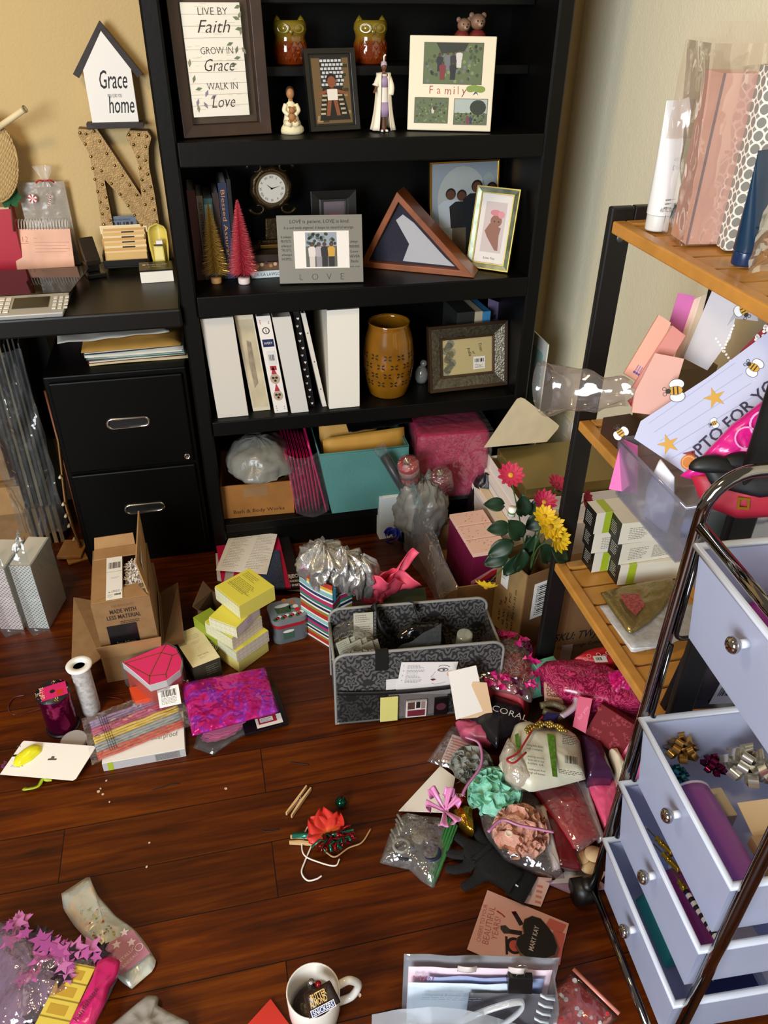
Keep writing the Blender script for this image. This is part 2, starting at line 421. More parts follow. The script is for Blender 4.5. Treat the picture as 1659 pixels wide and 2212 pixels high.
# ---- filing cabinet
CAB=mat('#040403',.4,spec=.15)
CHR=mat('#b9b7ae',.18,metal=1)
fc=thing('filing_cabinet','black two-drawer metal filing cabinet tucked under the desk','filing cabinet')
cx0,cx1,cyf,czt=-.444,-.078,2.022,.632
MB().box((cx0,cyf+.012,.02),(cx1,2.36,czt),CAB).box((cx0,cyf+.02,0),(cx1,2.34,.02),CAB).build('body',fc,bevel=.004)
for z0,z1 in((.345,.618),(.045,.335)):
 dr=MB().box((cx0+.012,cyf,z0),(cx1-.012,cyf+.0118,z1),CAB).build('drawer',fc,bevel=.004)
 hz=.487 if z0>.2 else .205
 c=V(((cx0+cx1)/2+.01,cyf-.001,hz));h=MB(frame(c,(1,0,0),(0,0,1)))
 lp=[(.041*(1 if abs(a)<pi/2 else-1)+.014*cos(a),.014*sin(a),0)for a in[(-pi/2+pi*i/10)for i in range(11)]]
 lp+=[(-.041-.014*cos(a),-.014*sin(a),0)for a in[(-pi/2+pi*i/10)for i in range(11)]]
 h.tube(lp,.0042,CHR,8,closed=True)
 h.prism([(p[0]*.98,p[1]*.9,-.0015)for p in lp],(0,0,.001),mat('#050505',.5))
 h.build('handle',dr,label='chrome oval recessed pull')
 if z0>.2:
  l=MB(frame(V((cx1-.03,cyf-.0005,.365)),(1,0,0),(0,0,1)))
  l.lathe([(.0085,0),(.009,.003),(.0072,.0055),(.0072,.0045),(.003,.0042)],CHR,20);l.rect(-.0006,-.003,.0012,.006,mat('#111111',.5),.0046)
  l.build('lock',dr,label='small round chrome key lock')
  #  bookcase, upper shelves
def on(T,x,y):
 p=T.inverted()@atpl(x,y,T.translation,T.col[2].to_3d());return(p.x,p.y)
def ons(T,*pts):return[on(T,*p)for p in pts]
def z3(pts,z):return[(p[0],p[1],z)for p in pts]
INK=mat('#17120f',.7);PAPER=mat('#efe9dc',.7);WHITE=mat('#f2efe8',.5);CREAM=mat('#efe3c4',.45)
GOLD=mat('#b8893a',.3,metal=.9);GLASS=film('#ffffff',1.0,0,.03,bump=0)
def fring(mb,x0,y0,x1,y1,b,z0,z1,m,drop=0.0):
 o=[(x0,y0),(x1,y0),(x1,y1),(x0,y1)];i=[(x0+b,y0+b),(x1-b,y0+b),(x1-b,y1-b),(x0+b,y1-b)]
 vs=z3(o,z0)+z3(i,z0)+z3(o,z1)+z3(i,z1-drop);fs=[]
 for k in range(4):
  n=(k+1)%4
  fs+=[(k,n,4+n,4+k),(8+k,8+n,12+n,12+k),(k,n,8+n,8+k),(4+k,4+n,12+n,12+k)]
 return mb.add(vs,fs,m)
def folk(mb,x,y,h,skin,top,low=None,z=.0011,w=.3):
 """a small standing person in a printed photograph"""
 low=low or top;s=mat(skin,.6);hw=h*w/2
 mb.poly([(x-hw*.7,y,z),(x+hw*.7,y,z),(x+hw*.75,y+h*.5,z),(x-hw*.75,y+h*.5,z)],mat(low,.6))
 mb.poly([(x-hw*.85,y+h*.42,z+.00005),(x+hw*.85,y+h*.42,z+.00005),(x+hw,y+h*.75,z+.00005),(x+hw*.5,y+h*.82,z+.00005),(x-hw*.5,y+h*.82,z+.00005),(x-hw,y+h*.75,z+.00005)],mat(top,.6))
 mb.disc((x,y+h*.91),h*.085,mat('#15100d',.6),14,z+.0001);mb.disc((x,y+h*.895),h*.07,s,14,z+.00015)
def prop(mb,w,h,m,t=-.012):
 """a strut behind a leaning frame"""
 mb.hexa([(w*.42,h*.05,t-.0005),(w*.58,h*.05,t-.0005),(w*.58,h*.05,t-.004),(w*.42,h*.05,t-.004)],[(w*.42,h*.6,t-.0005),(w*.58,h*.6,t-.0005),(w*.58,h*.6,t-.003),(w*.42,h*.6,t-.003)],m)
S2,S3,S4,S5=SH[3],SH[2],SH[1],SH[0]
# ---- tall "live by faith" sign
T,w,h=lean_T((396,302),(585,291),S2,4,(376,110));h=.47;T=Matrix.Translation((.003,0,0))@T
t=thing('framed_sign','tall brown framed sign with black lettering on a white plank board, upper shelf','sign')
BR=mat('#3a2415',.5,noise_=.5,nscale=14)
mb=MB(T);fring(mb,0,0,w,h,.026,-.03,0,BR,.004);mb.build('frame',t,bevel=.0015)
MB(T).box((.027,.027,-.03),(w-.027,h-.027,-.026),mat('#4a3626',.6)).build('backing',t)
q=ons(T,(421.5,257),(542,250),(526,7.5),(397,7.5))
bw=q[1][0]-q[0][0];bx,by=q[0];bh=q[3][1]-q[0][1]
B=MB(T).box((bx,by,-.0255),(bx+bw,by+bh,-.010),PAPER);zz=-.0098
gr=mat('#c9b68e',.7);rr=random.Random(4)
for i in range(1,10):B.rect(bx,by+bh*i/10,bw,.0007,mat('#a08a63',.7),zz)
for i in range(40):B.rect(bx+bw*rr.random()*.8,by+bh*rr.random(),bw*.05+bw*.12*rr.random(),.0006,gr,zz)
zz=-.0095
for s,fx,fy,wd,sh,sz in(('LIVE BY',.53,.895,.5,0,.021),('Faith',.52,.745,.56,.35,.036),('GROW IN',.53,.56,.56,0,.021),('Grace',.55,.41,.52,.35,.036),('WALK IN',.56,.245,.54,0,.021),('Love',.55,.08,.42,.35,.036)):
 B.text(s,bx+bw*fx,by+bh*fy,sz,mat('#2a1c1a',.7),zz,sh,-.008 if sh else-.012,'c',bw*wd)
LEAF=[mat('#6f7a5c',.7),mat('#85876c',.7),mat('#8a7f92',.7)]
for fx,fy,a,k in((.9,.95,20,0),(.86,.88,-20,0),(.95,.86,60,1),(.88,.77,10,0),(.97,.72,80,1),(.83,.66,200,0),(.9,.63,250,0),(.97,.62,300,1),(.94,.53,190,0),(.86,.47,185,0),(.06,.31,70,0),(.08,.25,10,0),(.12,.17,250,2),(.2,.14,300,2),(.24,.18,60,2),(.33,.16,30,2),(.1,.04,90,1),(.03,.45,80,1)):
 a=radians(a);L=bw*.13;X,Y=bx+bw*fx,by+bh*fy
 B.poly([(X,Y,zz),(X+L*.5*cos(a)-L*.22*sin(a),Y+L*.5*sin(a)+L*.22*cos(a),zz),(X+L*cos(a),Y+L*sin(a),zz),(X+L*.5*cos(a)+L*.22*sin(a),Y+L*.5*sin(a)-L*.22*cos(a),zz)],LEAF[k])
B.build('board',t,label='white plank board reading LIVE BY Faith GROW IN Grace WALK IN Love')
MB(T).box((.0265,.0265,-.009),(w-.0265,h-.0265,-.007),GLASS).build('glass',t)
# ---- black frame with child in a woven chair
T,w,h=lean_T((673,289),(779.4,282.7),S2,12,(653.7,108.5))
t=thing('picture_frame','black picture frame with a photo of a small child in a woven chair','picture frame')
BF=mat('#15130f',.35);mb=MB(T);fring(mb,0,0,w,h,.012,-.016,0,BF,.003);mb.build('frame',t,bevel=.001)
p=MB(T).box((.011,.011,-.012),(w-.011,h-.011,-.008),mat('#1c1a15',.6));z=-.0078
x0,x1,y0,y1=.019,w-.017,.017,h-.02;pw,ph=x1-x0,y1-y0
p.rect(x0,y0,pw,ph,mat('#6b5433',.6),z)
rr=random.Random(2)
for i in range(30):p.rect(x0+pw*.85*rr.random(),y0+ph*.9*rr.random(),pw*.15,ph*.05,mat(('#27301a','#9c8356','#3d3420')[i%3],.6),z+.0001)
p.rect(x0+pw*.22,y0+ph*.55,pw*.6,ph*.45,mat('#23201c',.6),z+.0002)
for i in range(6):
 for j in range(7):p.rect(x0+pw*(.23+.1*i+.04*(j%2)),y0+ph*(.58+.06*j),pw*.075,ph*.038,mat('#c9ccd0',.5),z+.0003)
p.poly([(x0+pw*.1,y0+ph*.05,z+.0003),(x0+pw*.95,y0+ph*.05,z+.0003),(x0+pw*.78,y0+ph*.55,z+.0003),(x0+pw*.25,y0+ph*.55,z+.0003)],mat('#1a1815',.6))
for i in range(5):
 for sx in(.14,.72):p.rect(x0+pw*(sx+.02*i*(1 if sx<.5 else-1)),y0+ph*(.14+.07*i),pw*.13,ph*.03,mat('#b9a888',.6),z+.0004)
SK=mat('#8a4f30',.6)
for a,b,c,d in((.5,.52,.12,.46),(.5,.52,.9,.46)):p.poly([(x0+pw*a,y0+ph*(b-.03),z+.0005),(x0+pw*a,y0+ph*(b+.03),z+.0005),(x0+pw*c,y0+ph*(d+.02),z+.0005),(x0+pw*c,y0+ph*(d-.02),z+.0005)],SK)
for a,c in((.42,.34),(.55,.63)):p.poly([(x0+pw*(a-.05),y0+ph*.4,z+.0005),(x0+pw*(a+.06),y0+ph*.4,z+.0005),(x0+pw*(c+.05),y0+ph*.12,z+.0005),(x0+pw*(c-.05),y0+ph*.12,z+.0005)],SK)
p.poly([(x0+pw*.36,y0+ph*.36,z+.0006),(x0+pw*.64,y0+ph*.36,z+.0006),(x0+pw*.64,y0+ph*.53,z+.0006),(x0+pw*.36,y0+ph*.53,z+.0006)],mat('#e8e0d6',.6))
p.disc((x0+pw*.5,y0+ph*.68),pw*.135,mat('#18100b',.6),18,z+.0006);p.disc((x0+pw*.5,y0+ph*.64),pw*.115,SK,18,z+.0007,pw*.13)
p.build('photograph',t);mb=MB(T);prop(mb,w,h,BF,-.0165);mb.build('easel',t)
T,w,h=lean_T((879.4,283.6),(1059,287.8),S2,9,(888,79))
t=thing('picture_frame','cream collage frame reading Family with three outdoor photos','picture frame')
CF=mat('#e6dcc0',.4);mb=MB(T).box((0,0,-.018),(w,h,0),CF);z=.0004
for s,x,c,r in(('F',.25,'#a1333a',0),('a',.34,'#b04a30',6),('m',.43,'#a1333a',-5),('i',.535,'#8b2f3a',0),('l',.585,'#a8552b',4),('y',.63,'#8d2a34',-6)):
 mb.text(s,w*x,h*.395,h*.115,mat(c,.6),z,0,-.006,'l',None,r,1.1)
for a,b,r in((.735,.455,.022),(.77,.465,.026),(.81,.455,.024),(.85,.452,.016)):mb.disc((w*a,h*b),w*.055,mat('#7d9440',.6),16,z+.0002+r*.001,w*.035)
mb.poly([(w*.76,h*.385,z),(w*.80,h*.41,z),(w*.83,h*.385,z),(w*.805,h*.425,z),(w*.785,h*.425,z)],mat('#3a3e63',.6))
mb.build('frame',t,bevel=.002)
for a,(x,y,X,Y),kind in((0,(.175,.505,.85,.925),'group'),(1,(.085,.085,.475,.35),'deer'),(2,(.555,.075,.94,.345),'pair')):
 x,X,y,Y=w*x,w*X,h*y,h*Y;pw,ph=X-x,Y-y;p=MB(T);z=.0008
 p.rect(x-.0015,y-.0015,pw+.003,ph+.003,mat('#5a5140',.5),z-.0002)
 p.rect(x,y,pw,ph,mat('#5c6a45',.6),z);rr=random.Random(a)
 if kind=='pair':p.rect(x,y+ph*.45,pw,ph*.55,mat('#a9b4ae',.6),z+.0001)
 for i in range(70):p.disc((x+pw*(.04+.92*rr.random()),y+ph*(.05+.9*rr.random()*(.45 if kind=='pair' else 1))),pw*.03,mat(('#4b5a3a','#7d8a5c','#6d7270','#3e4a2e')[i%4],.6),7,z+.0002)
 if kind=='group':
  p.poly([(x+pw*.2,y+ph,z+.0003),(x+pw*.75,y+ph,z+.0003),(x+pw*.68,y+ph*.8,z+.0003),(x+pw*.3,y+ph*.74,z+.0003)],mat('#2a2f22',.6))
  for i,(fx,fy,c)in enumerate(((.27,.3,'#23252b'),(.4,.34,'#6b6f74'),(.5,.33,'#2c2b30'),(.6,.4,'#cfcbc7'),(.32,.1,'#7c2a2e'),(.5,.1,'#1d1d22'))):folk(p,x+pw*fx,y+ph*fy,ph*.45,'#5d3a28',c,None,z+.0004+i*.0002,.42)
 if kind=='pair':
  p.disc((x+pw*.72,y+ph*.68),pw*.25,mat('#273020',.6),14,z+.0004,ph*.3)
  folk(p,x+pw*.42,y+ph*.02,ph*.33,'#5d3a28','#7a3640',None,z+.0006,.5);folk(p,x+pw*.52,y+ph*.02,ph*.3,'#5d3a28','#2b3557',None,z+.0008,.5)
 if kind=='deer':p.disc((x+pw*.55,y+ph*.5),pw*.05,mat('#cfc4ae',.6),9,z+.0004,ph*.13);p.disc((x+pw*.6,y+ph*.6),pw*.06,mat('#41382d',.6),9,z+.0005)
 p.build('photograph',t)
mb=MB(T);prop(mb,w,h,mat('#2b2620',.6),-.0185);mb.build('easel',t)
# ---- kneeling figurine with a bear
o=atz(631,289,S2);k=.1
t=thing('figurine','small cream figurine of a kneeling woman hugging a brown bear','figurine')
F=MB(yaw_frame(o,0));CR=mat('#e9dcb8',.55)
F.lathe([(.026,0),(.0285,.006),(.027,.014),(.020,.022),(0,.024)],mat('#e7dbb4',.6,bump=.3,bscale=120),14,sy=.75,wob=lambda a,i:1+.07*sin(3*a+i)).build('rock_base',t)
F=MB(yaw_frame(o,0));F.lathe([(.019,.018),(.02,.026),(.0165,.04),(.014,.055),(.0105,.066),(.005,.071),(.0048,.075)],CR,16,sy=.8)
for sx in(-1,1):F.tube(curve([(.012*sx,-.003,.064),(.0165*sx,-.009,.051),(.008*sx,-.017,.043)],5),[.006]*6+[.005]*5,CR,8);F.tube([(.015*sx,-.006,.024),(.004*sx,-.02,.024)],.008,CR,8)
F.build('robe',t);F=MB(yaw_frame(o,0));F.ball((0,-.001,.087),(.0095,.0098,.0125),mat('#a8764a',.5),14,10)
F.tube([(0,0,.07),(0,0,.08)],.0045,mat('#a8764a',.5));F.build('head',t)
F=MB(yaw_frame(o,0));F.ball((0,.0025,.0905),(.0108,.0095,.0125),mat('#2b1a12',.6),14,10);F.build('hair',t)
F=MB(yaw_frame(o,0));BB=mat('#a3703f',.65);F.ball((0,-.016,.038),(.0085,.007,.010),BB,12,8).ball((0,-.018,.053),.0075,BB,12,8)
for sx in(-1,1):F.ball((.006*sx,-.017,.0595),.0028,BB,8,6).ball((.007*sx,-.02,.03),.0042,BB,8,6)
F.build('bear',t)
# ---- lady figurine in a long white coat
o=atz(828,284,S2);F0=yaw_frame(o,0);t=thing('figurine','slender standing lady figurine in a long cream coat over a lilac and white dress','figurine')
sk=mat('#6b3f28',.5);LIL=mat('#a78fb0',.5);H_=.165
F=MB(F0)
F.lathe([(.009,.0),(.0075,.01),(.0055,.03),(.006,.045)],sk,12).lathe([(.0042,.126),(.004,.134)],sk,10).ball((0,-.001,.141),(.0065,.007,.0085),sk,12,9)
F.tube(curve([(-.012,-.002,.118),(-.02,-.006,.098),(-.026,-.016,.09)],5),[.004]*6+[.003]*5,sk,8)
F.tube([(-.026,-.016,.09),(-.0285,-.02,.089)],.0028,sk,7);F.build('body',t)
F=MB(F0);F.lathe([(.012,.035),(.0155,.05),(.0125,.075),(.011,.092),(.0125,.112),(.007,.126)],mat('#e9e2d6',.45),18,sy=.75,wob=lambda a,i:1+(.08*sin(7*a)if i<2 else 0))
F.lathe([(.0125,.033),(.0163,.05),(.014,.066)],LIL,18,sy=.78,wob=lambda a,i:1+(.09*sin(5*a)if i!=1 else 0));F.lathe([(.0118,.098),(.0128,.113),(.0085,.122)],LIL,16,sy=.78);F.build('dress',t)
F=MB(F0);CO=mat('#efe4cd',.4);rows=[]
def coat(u,v):
 a=radians(-62+u*304);r=(.027-.012*v)*(1.15-.18*sin(v*pi))*(1+.07*sin(9*a)*(1-v));return(r*cos(a),r*sin(a)*.85+.002,.004+v*.124)
F.sheet(coat,40,14,CO);F.tube(curve([(-.012,0,.12),(-.021,-.005,.101)],5),[.006]*5+[.0085],CO,10);F.tube(curve([(.012,0,.12),(.018,-.007,.1),(.016,-.01,.082)],5),.0058,CO,10)
F.build('coat',t,solid=.0016)
F=MB(F0);F.lathe([(.0069,.141),(.0078,.146),(.006,.152),(0,.154)],mat('#b7a7b6',.5),12,c=(0,.001,0)).tube([(0,0,.152),(-.001,-.004,.163),(.003,-.005,.167)],.0022,WHITE,7);F.build('hat',t)
F=MB(F0);[F.ball((sx*.006,-.012,.003),(.004,.009,.003),WHITE,8,6)for sx in(-1,1)];F.build('shoes',t)
def owl_mat(nt,b):
 tc=N(nt,'TexCoord');sp=N(nt,'SeparateXYZ');nt.links.new(tc.outputs['Object'],sp.inputs[0])
 n=N(nt,'TexNoise',Scale=30.0,Detail=3.0);nt.links.new(tc.outputs['Object'],n.inputs['Vector'])
 ma=N(nt,'Math',operation='MULTIPLY_ADD');ma.inputs[1].default_value=.03;nt.links.new(n.outputs[0],ma.inputs[0]);nt.links.new(sp.outputs['Z'],ma.inputs[2])
 rp=N(nt,'ValToRGB');e=rp.color_ramp.elements;e[0].position=.055;e[0].color=srgb('#6e2a08');e[1].position=.085;e[1].color=srgb('#7c6a1c')
 nt.links.new(ma.outputs[0],rp.inputs[0]);nt.links.new(rp.outputs[0],b.inputs['Base Color']);b.inputs['Roughness'].default_value=.12;b.inputs['Coat Weight'].default_value=.6
OWL=pattern('owl_glaze',owl_mat)
def owl(px,label):
 o=aty(px,133,2.225);o.z=1.325;T=yaw_frame(o,0)@Matrix.Diagonal((1.06,.98,(aty(px,33,2.225).z-1.325)/.146,1));t=thing('owl_figurine',label,'owl figurine','ceramic owls on the riser shelf')
 H=.138;F=MB(T)
 F.lathe([(.034,0),(.038,.004),(.041,.03),(.040,.06),(.0355,.078),(.036,.088),(.04,.105),(.0385,.122),(.033,.132),(0,.131)],OWL,28,sy=.85);
 for sx in(-1,1):F.lathe([(.011,.124),(.006,.137),(.0005,.146)],OWL,10,c=(sx*.027,-.004,0))
 F.build('body',t)
 for sx in(-1,1):
  F=MB(T@Matrix.Translation((sx*.0165,-.0295,.1085))@Matrix.Rotation(pi/2,4,'X')@Matrix.Rotation(sx*.42,4,'Y'))
  F.lathe([(.015,0),(.0155,.002),(.0145,.0032),(.0125,.0022),(.009,.0026),(.0065,.0042),(0,.0052)],OWL,22);F.build('eye',t)
 F=MB(T);F.add([(-.005,-.035,.104),(.005,-.035,.104),(0,-.044,.096),(0,-.035,.088)],[(0,1,2),(0,2,3),(1,3,2)],OWL,True);F.build('beak',t)
 F=MB(T)
 for r in range(4):
  for i in range(-2,3):
   a=-pi/2+(i+.5*(r%2))*.36;R=.0408;c=(R*cos(a),R*sin(a)*.85);zt=.072-r*.016
   tx,ty=-sin(a),cos(a)*.85
   F.add([(c[0]-tx*.0055,c[1]-ty*.0055,zt),(c[0]+tx*.0055,c[1]+ty*.0055,zt),(c[0]*1.06,c[1]*1.06,zt-.006),(c[0]*1.03,c[1]*1.03,zt-.014)],[(0,1,2),(0,2,3),(1,3,2)],OWL)
 F.build('breast_feathers',t)
owl(628,'glazed brown ceramic owl half hidden between the tall sign and the black picture frame')
owl(800,'glazed brown ceramic owl in full view above the lady figurine')
t=thing('bear_figurine','pair of hugging brown teddy bears in red, above the cream Family frame','bear figurine');BE=mat('#8d6a54',.45)
o=aty(1012,132,2.23);o.z=1.325;T=yaw_frame(o,0)@Matrix.Scale((aty(1012,27,2.23).z-1.325)/.137,4)
F=MB(T)
for sx,hz,k in((-.024,.103,.9),(.021,.112,1.05)):
 F.lathe([(.024*k,0),(.03*k,.02),(.028*k,.05),(.02*k,.075),(.012*k,.085)],BE,18,c=(sx*1.15,0,0),sy=.85);F.ball((sx,-.006,hz),(.0235*k,.021*k,.0215*k),BE,18,12);F.ball((sx+.002,-.026*k,hz-.006),(.0095*k,.008*k,.0075*k),mat('#b08e72',.45),12,8)
 for e in(-1,1):F.lathe([(.0085*k,0),(.0085*k,.004),(.005*k,.006),(0,.004)],BE,12,c=(0,0,0))if 0 else F.ball((sx+e*.019*k,-.002,hz+.016*k),(.0085*k,.005,.0085*k),BE,12,8)
F.build('body',t)
F=MB(T)
for sx,hz,k in((-.024,.103,.9),(.021,.112,1.05)):
 for e in(-1,1):F.ball((sx+e*.0075,-.026*k,hz+.003),.0022,INK,8,6)
 F.ball((sx+.002,-.034*k,hz-.004),.003,INK,8,6)
F.build('face',t);F=MB(T)
for sx,k in((-.0276,.95),(.0242,1.1)):F.lathe([(.0305*k,.03),(.031*k,.05),(.0245*k,.078),(.014*k,.09)],mat('#7d2a26',.5),18,c=(sx,0,0),sy=.87)
F.build('jumper',t,label='red jumpers')
#  third shelf
bks=[((428,606),(396,412),.021,'#5b3234','','thin dull maroon book standing leftmost on the third shelf'),((440,605),(411,424),.016,'#8c8478','ASK SISTER POWER WHAT','grey-spined slim book second from the left panel'),((452,603),(428,430),.022,'#3f6d72','','book with a teal cap on its spine, behind the gold tree'),((470,600),(447,418),.016,'#3c2620','','narrow dark brown book behind the gold tree'),((481,599),(462,396),.021,'#1e2a4a','Blessed Assurance','navy book with an orange title running down its spine'),((497,598),(482,388),.010,'#0e0d0d','','thin black book, last of the upright row')]
x=-.020
for(pb,pt,wd,c,ti,la)in bks:
 pb3=atz(*pb,S3);pbx=pb3 .x
 a=V((x,2.158,S3));top=aty(pt[0],pt[1],2.158);hh=top.z-S3
 T=yaw_frame(a,0);t=thing('book',la,'book','upright books on the left of the third shelf');m=mat(c,.5);d=.15
 cv=MB(T).box((0,0,0),(wd,.002,hh),m).box((0,.002,0),(.0015,d,hh),m).box((wd-.0015,.002,0),(wd,d,hh),m)
 cv.T=frame(a+V((wd/2,-.0004,hh*.93)),(0,0,-1),(1,0,0))
 if ti:cv.text(ti,0,-wd*.25,wd*.66,mat('#c98a4a' if 'Bless' in ti else '#2c2722',.5),0,width=hh*.8)
 if 'teal' in la:cv.rect(0,-wd/2,hh*.3,wd,mat('#7fb0b0',.5),.0001)
 cv.build('cover',t);MB(T).box((.0016,.0025,.002),(wd-.0016,d-.003,hh-.003),PAPER).build('pages',t);x+=wd+.0012
 # ---- flat books under the clock
zc=S3;flat=[(.02,'#d3dcdc','EBULA LAWSON ROBY','pale blue book lying flat at the bottom of the stack under the clock','#31607d',.145,.10),(.022,'#6b4a34','','brown photo-covered book lying on the pale blue one','#fff',.137,.11),(.02,'#2b1d16','','dark brown book topmost under the clock','#fff',.137,.12)]
yb=2.135
for hh,c,ti,la,tc_,xa,dy in flat:
 a=V((.105+dy*.2,yb+dy*.1,zc));T=yaw_frame(a,1);wd,d=.19-dy*.1,.14
 t=thing('book',la,'book','flat books under the clock');m=mat(c,.5)
 cv=MB(T).box((0,0,0),(wd,.0018,hh),m).box((0,0,0),(wd,d,.0015),m).box((0,0,hh-.0015),(wd,d,hh),m)
 cv.T=frame(T@V((.008,-.0004,hh*.28)),T.col[0].to_3d(),(0,0,1))
 if ti:cv.text(ti,0,0,hh*.62,mat(tc_,.5),0,width=wd*.6)
 if 'photo' in la:
  for i in range(9):cv.disc((.008+.012*i,.006+.004*(i%3)),.005,mat(('#a97c56','#c9a98b','#3f2a1d')[i%3],.5),8,.0001)
 cv.build('cover',t);MB(T).box((.002,.002,.0016),(wd-.002,d-.002,hh-.0016),PAPER).build('pages',t);zc+=hh+.0006
t=thing('mantel_clock','ornate bronze mantel clock with white Roman dial at the back of the third shelf','clock');BZ=mat('#4a3a22',.38,metal=.75,noise_=.5,nscale=60,bump=.3,bscale=160)
c=aty(586,406,2.215);T=frame((c.x,2.215,zc),(1,0,0));hz=c.z-zc
F=MB(T).box((-.043,-.02,0),(.043,.03,.012),mat('#9a7a3c',.3,metal=.9)).box((-.036,-.015,.012),(.036,.026,.022),BZ);F.hexa([(-.026,-.012,.022),(.026,-.012,.022),(.026,.022,.022),(-.026,.022,.022)],[(-.022,-.01,hz-.075),(.022,-.01,hz-.075),(.022,.02,hz-.075),(-.022,.02,hz-.075)],BZ);F.build('pedestal',t,bevel=.003)
T2=T@Matrix.Translation((0,0,hz))@Matrix.Rotation(pi/2,4,'X')
F=MB(T2);F.lathe([(.044,-.02),(.055,-.012),(.057,0),(.05,.008),(.043,.010),(.041,.006)],BZ,40,wob=lambda a,i:1+.03*sin(10*a));F.build('case',t)
F=MB(T2)
for sx in(-1,1):
 for sy in(-1,1):
  pts=[(sx*(.043+.022*cos(a)*(1-a/9)-.004),sy*(.05+.017*sin(a)*(1-a/9)),.002)for a in[i*.42 for i in range(13)]]
  F.tube(pts,[.0055-.00028*i for i in range(13)],BZ,8)
F.tube(curve([(-.03,.062,0),(-.012,.075,0),(0,.07,0),(.012,.075,0),(.03,.062,0)],6),.005,BZ,8);F.ball((0,.074,0),.008,BZ,10,8)
F.build('scrolls',t)
F=MB(T2);F.ring((0,0),.036,.042,mat('#8f8166',.25,metal=.9),40,.0105);F.disc((0,0),.0365,mat('#d8d2c2',.4),40,.008)
for i,s in enumerate(('XII','I','II','III','IV','V','VI','VII','VIII','IX','X','XI')):
 a=pi/2-i*pi/6;F.text(s,.029*cos(a)+.0035*sin(a)*0-.003*cos(a),.029*sin(a)-.003*sin(a),.0085,INK,.0084,rot=math.degrees(a)-90,align='c')
F.build('dial',t)
for a,L in((140,.017),(15,.025)):
 a=radians(a);F=MB(T2);F.poly([(-.002*sin(-a)*0-.0016*sin(a),.0016*cos(a),.009),(.0016*sin(a),-.0016*cos(a),.009),(L*cos(a),L*sin(a),.009)],INK);F.disc((0,0),.0025,INK,10,.0092);F.build('hand',t)
def brush_tree(px,pyb,ptop,wpx,col,basecol,label,spark):
 o=atz(px,pyb,S3);top=aty(ptop[0],ptop[1],o.y);H=top.z-S3;R=wpx/2*(o-CAM).length/FPX
 t=thing('bottle_brush_tree',label,'decorative tree','bottle-brush trees on the third shelf');T=yaw_frame(o,0)
 rb=R*.36;MB(T).lathe([(rb,0),(rb*1.03,.003),(rb*1.03,.013),(rb*.98,.015),(0,.015)],mat(basecol,.55),24).build('base',t)
 MB(T).tube([(0,0,.014),(0,0,H)],.0016,mat('#8b8478',.3,metal=.8),6).build('stem',t)
 rr=random.Random(int(px));m=mat(col,.4,spec=.6);m2=mat(spark,.2,metal=.6);F=MB(T)
 for i in range(1500):
  f=(i+.5)/1500;zz=.028+(H-.03)*f;r=R*(1-f)**.85*(.86+.2*rr.random())+.003;a=i*2.39996
  dx,dy=cos(a),sin(a);e=.00115;sag=-.16*r
  p0=V((0,0,zz));p1=V((dx*r,dy*r,zz+sag+.004*rr.random()));s_=V((-dy,dx,0))*e
  F.add([p0+s_,p0-s_,p1,p0+V((0,0,e*1.5))],[(0,1,2),(0,3,2),(1,3,2)],m2 if i%9==0 else m)
 F.build('bristles',t)
brush_tree(468,611,(449,440),58,'#94702a','#b98a52','gold glitter bottle-brush tree with a tan wooden base','#e8c878')
brush_tree(528,612,(508,432),64,'#c23a4c','#e2d3d0','pink glitter bottle-brush tree with a white base','#f0a0a8')
# ---- small dark frame at the back
T,w,h=lean_T((676,545),(772,541),S3,6,(672,416));a=V((T.translation.x,2.19,S3));p0=aty(672,416,2.2);p1=aty(771,411,2.2)
w=p1 .x-p0 .x;h=p0 .z-S3;T=frame((p0 .x,2.195,S3),(1,0,0),(0,.08,1));t=thing('picture_frame','small black double frame with a pinkish picture, behind the grey LOVE frame','picture frame')
mb=MB(T);fring(mb,0,0,w,h,.022,-.012,0,BF,.003);fring(mb,.026,.026,w-.026,h-.022,.006,-.008,.0,mat('#2a2826',.4));mb.build('frame',t,bevel=.001)
p=MB(T).box((.02,.02,-.01),(w-.02,h-.02,-.006),mat('#6d5f66',.5));p.poly([(w*.35,h*.25,-.0055),(w*.75,h*.2,-.0055),(w*.7,h*.7,-.0055),(w*.4,h*.72,-.0055)],mat('#a05a60',.5));p.build('photograph',t)
T,w,h=lean_T((605,616),(785,612),S3,16,(599,469));t=thing('picture_frame','grey LOVE is patient frame with a photo of four people','picture frame')
GF=mat('#7d7a70',.5);mb=MB(T).box((0,0,-.012),(w,h,0),GF);D=mat('#1c1b1a',.6);z=.0005
mb.text('LOVE is patient, LOVE is kind.',w*.5,h*.885,.0125,D,z,.12,0,'c',w*.70);mb.text('It is not easily angered. It keeps no record of wrongs.',w*.49,h*.8,.01,D,z,.25,0,'c',w*.82)
for i,s in enumerate(('It always','PROTECTS,','always','TRUSTS,','always','HOPES,')):mb.text(s,w*.04,h*(.67-.065*i),.0095,D,z,.15 if i%2==0 else 0,0,'l',w*.12)
for i,s in enumerate(('always','PERSEVERES.','Love','NEVER','fails')):mb.text(s,w*.90,h*(.59-.073*i),.0095,D,z,.15 if i%2==0 else 0,0,'c',w*(.13 if i in(1,3)else .09))
mb.text('1 COR. 13:4-8',w*.83,h*.225,.005,D,z)
for s,x in(('L',.24),('O',.385),('V',.56),('E',.73)):mb.text(s,w*x,h*.045,.024,D,z,0,-.022,'l',None,0,1)
mb.build('frame',t,bevel=.001)
p=MB(T);p.rect(w*.19,h*.22,w*.65,h*.55,mat('#e9e4dc',.45),.0006);x0,y0,pw,ph=w*.325,h*.24,w*.37,h*.51
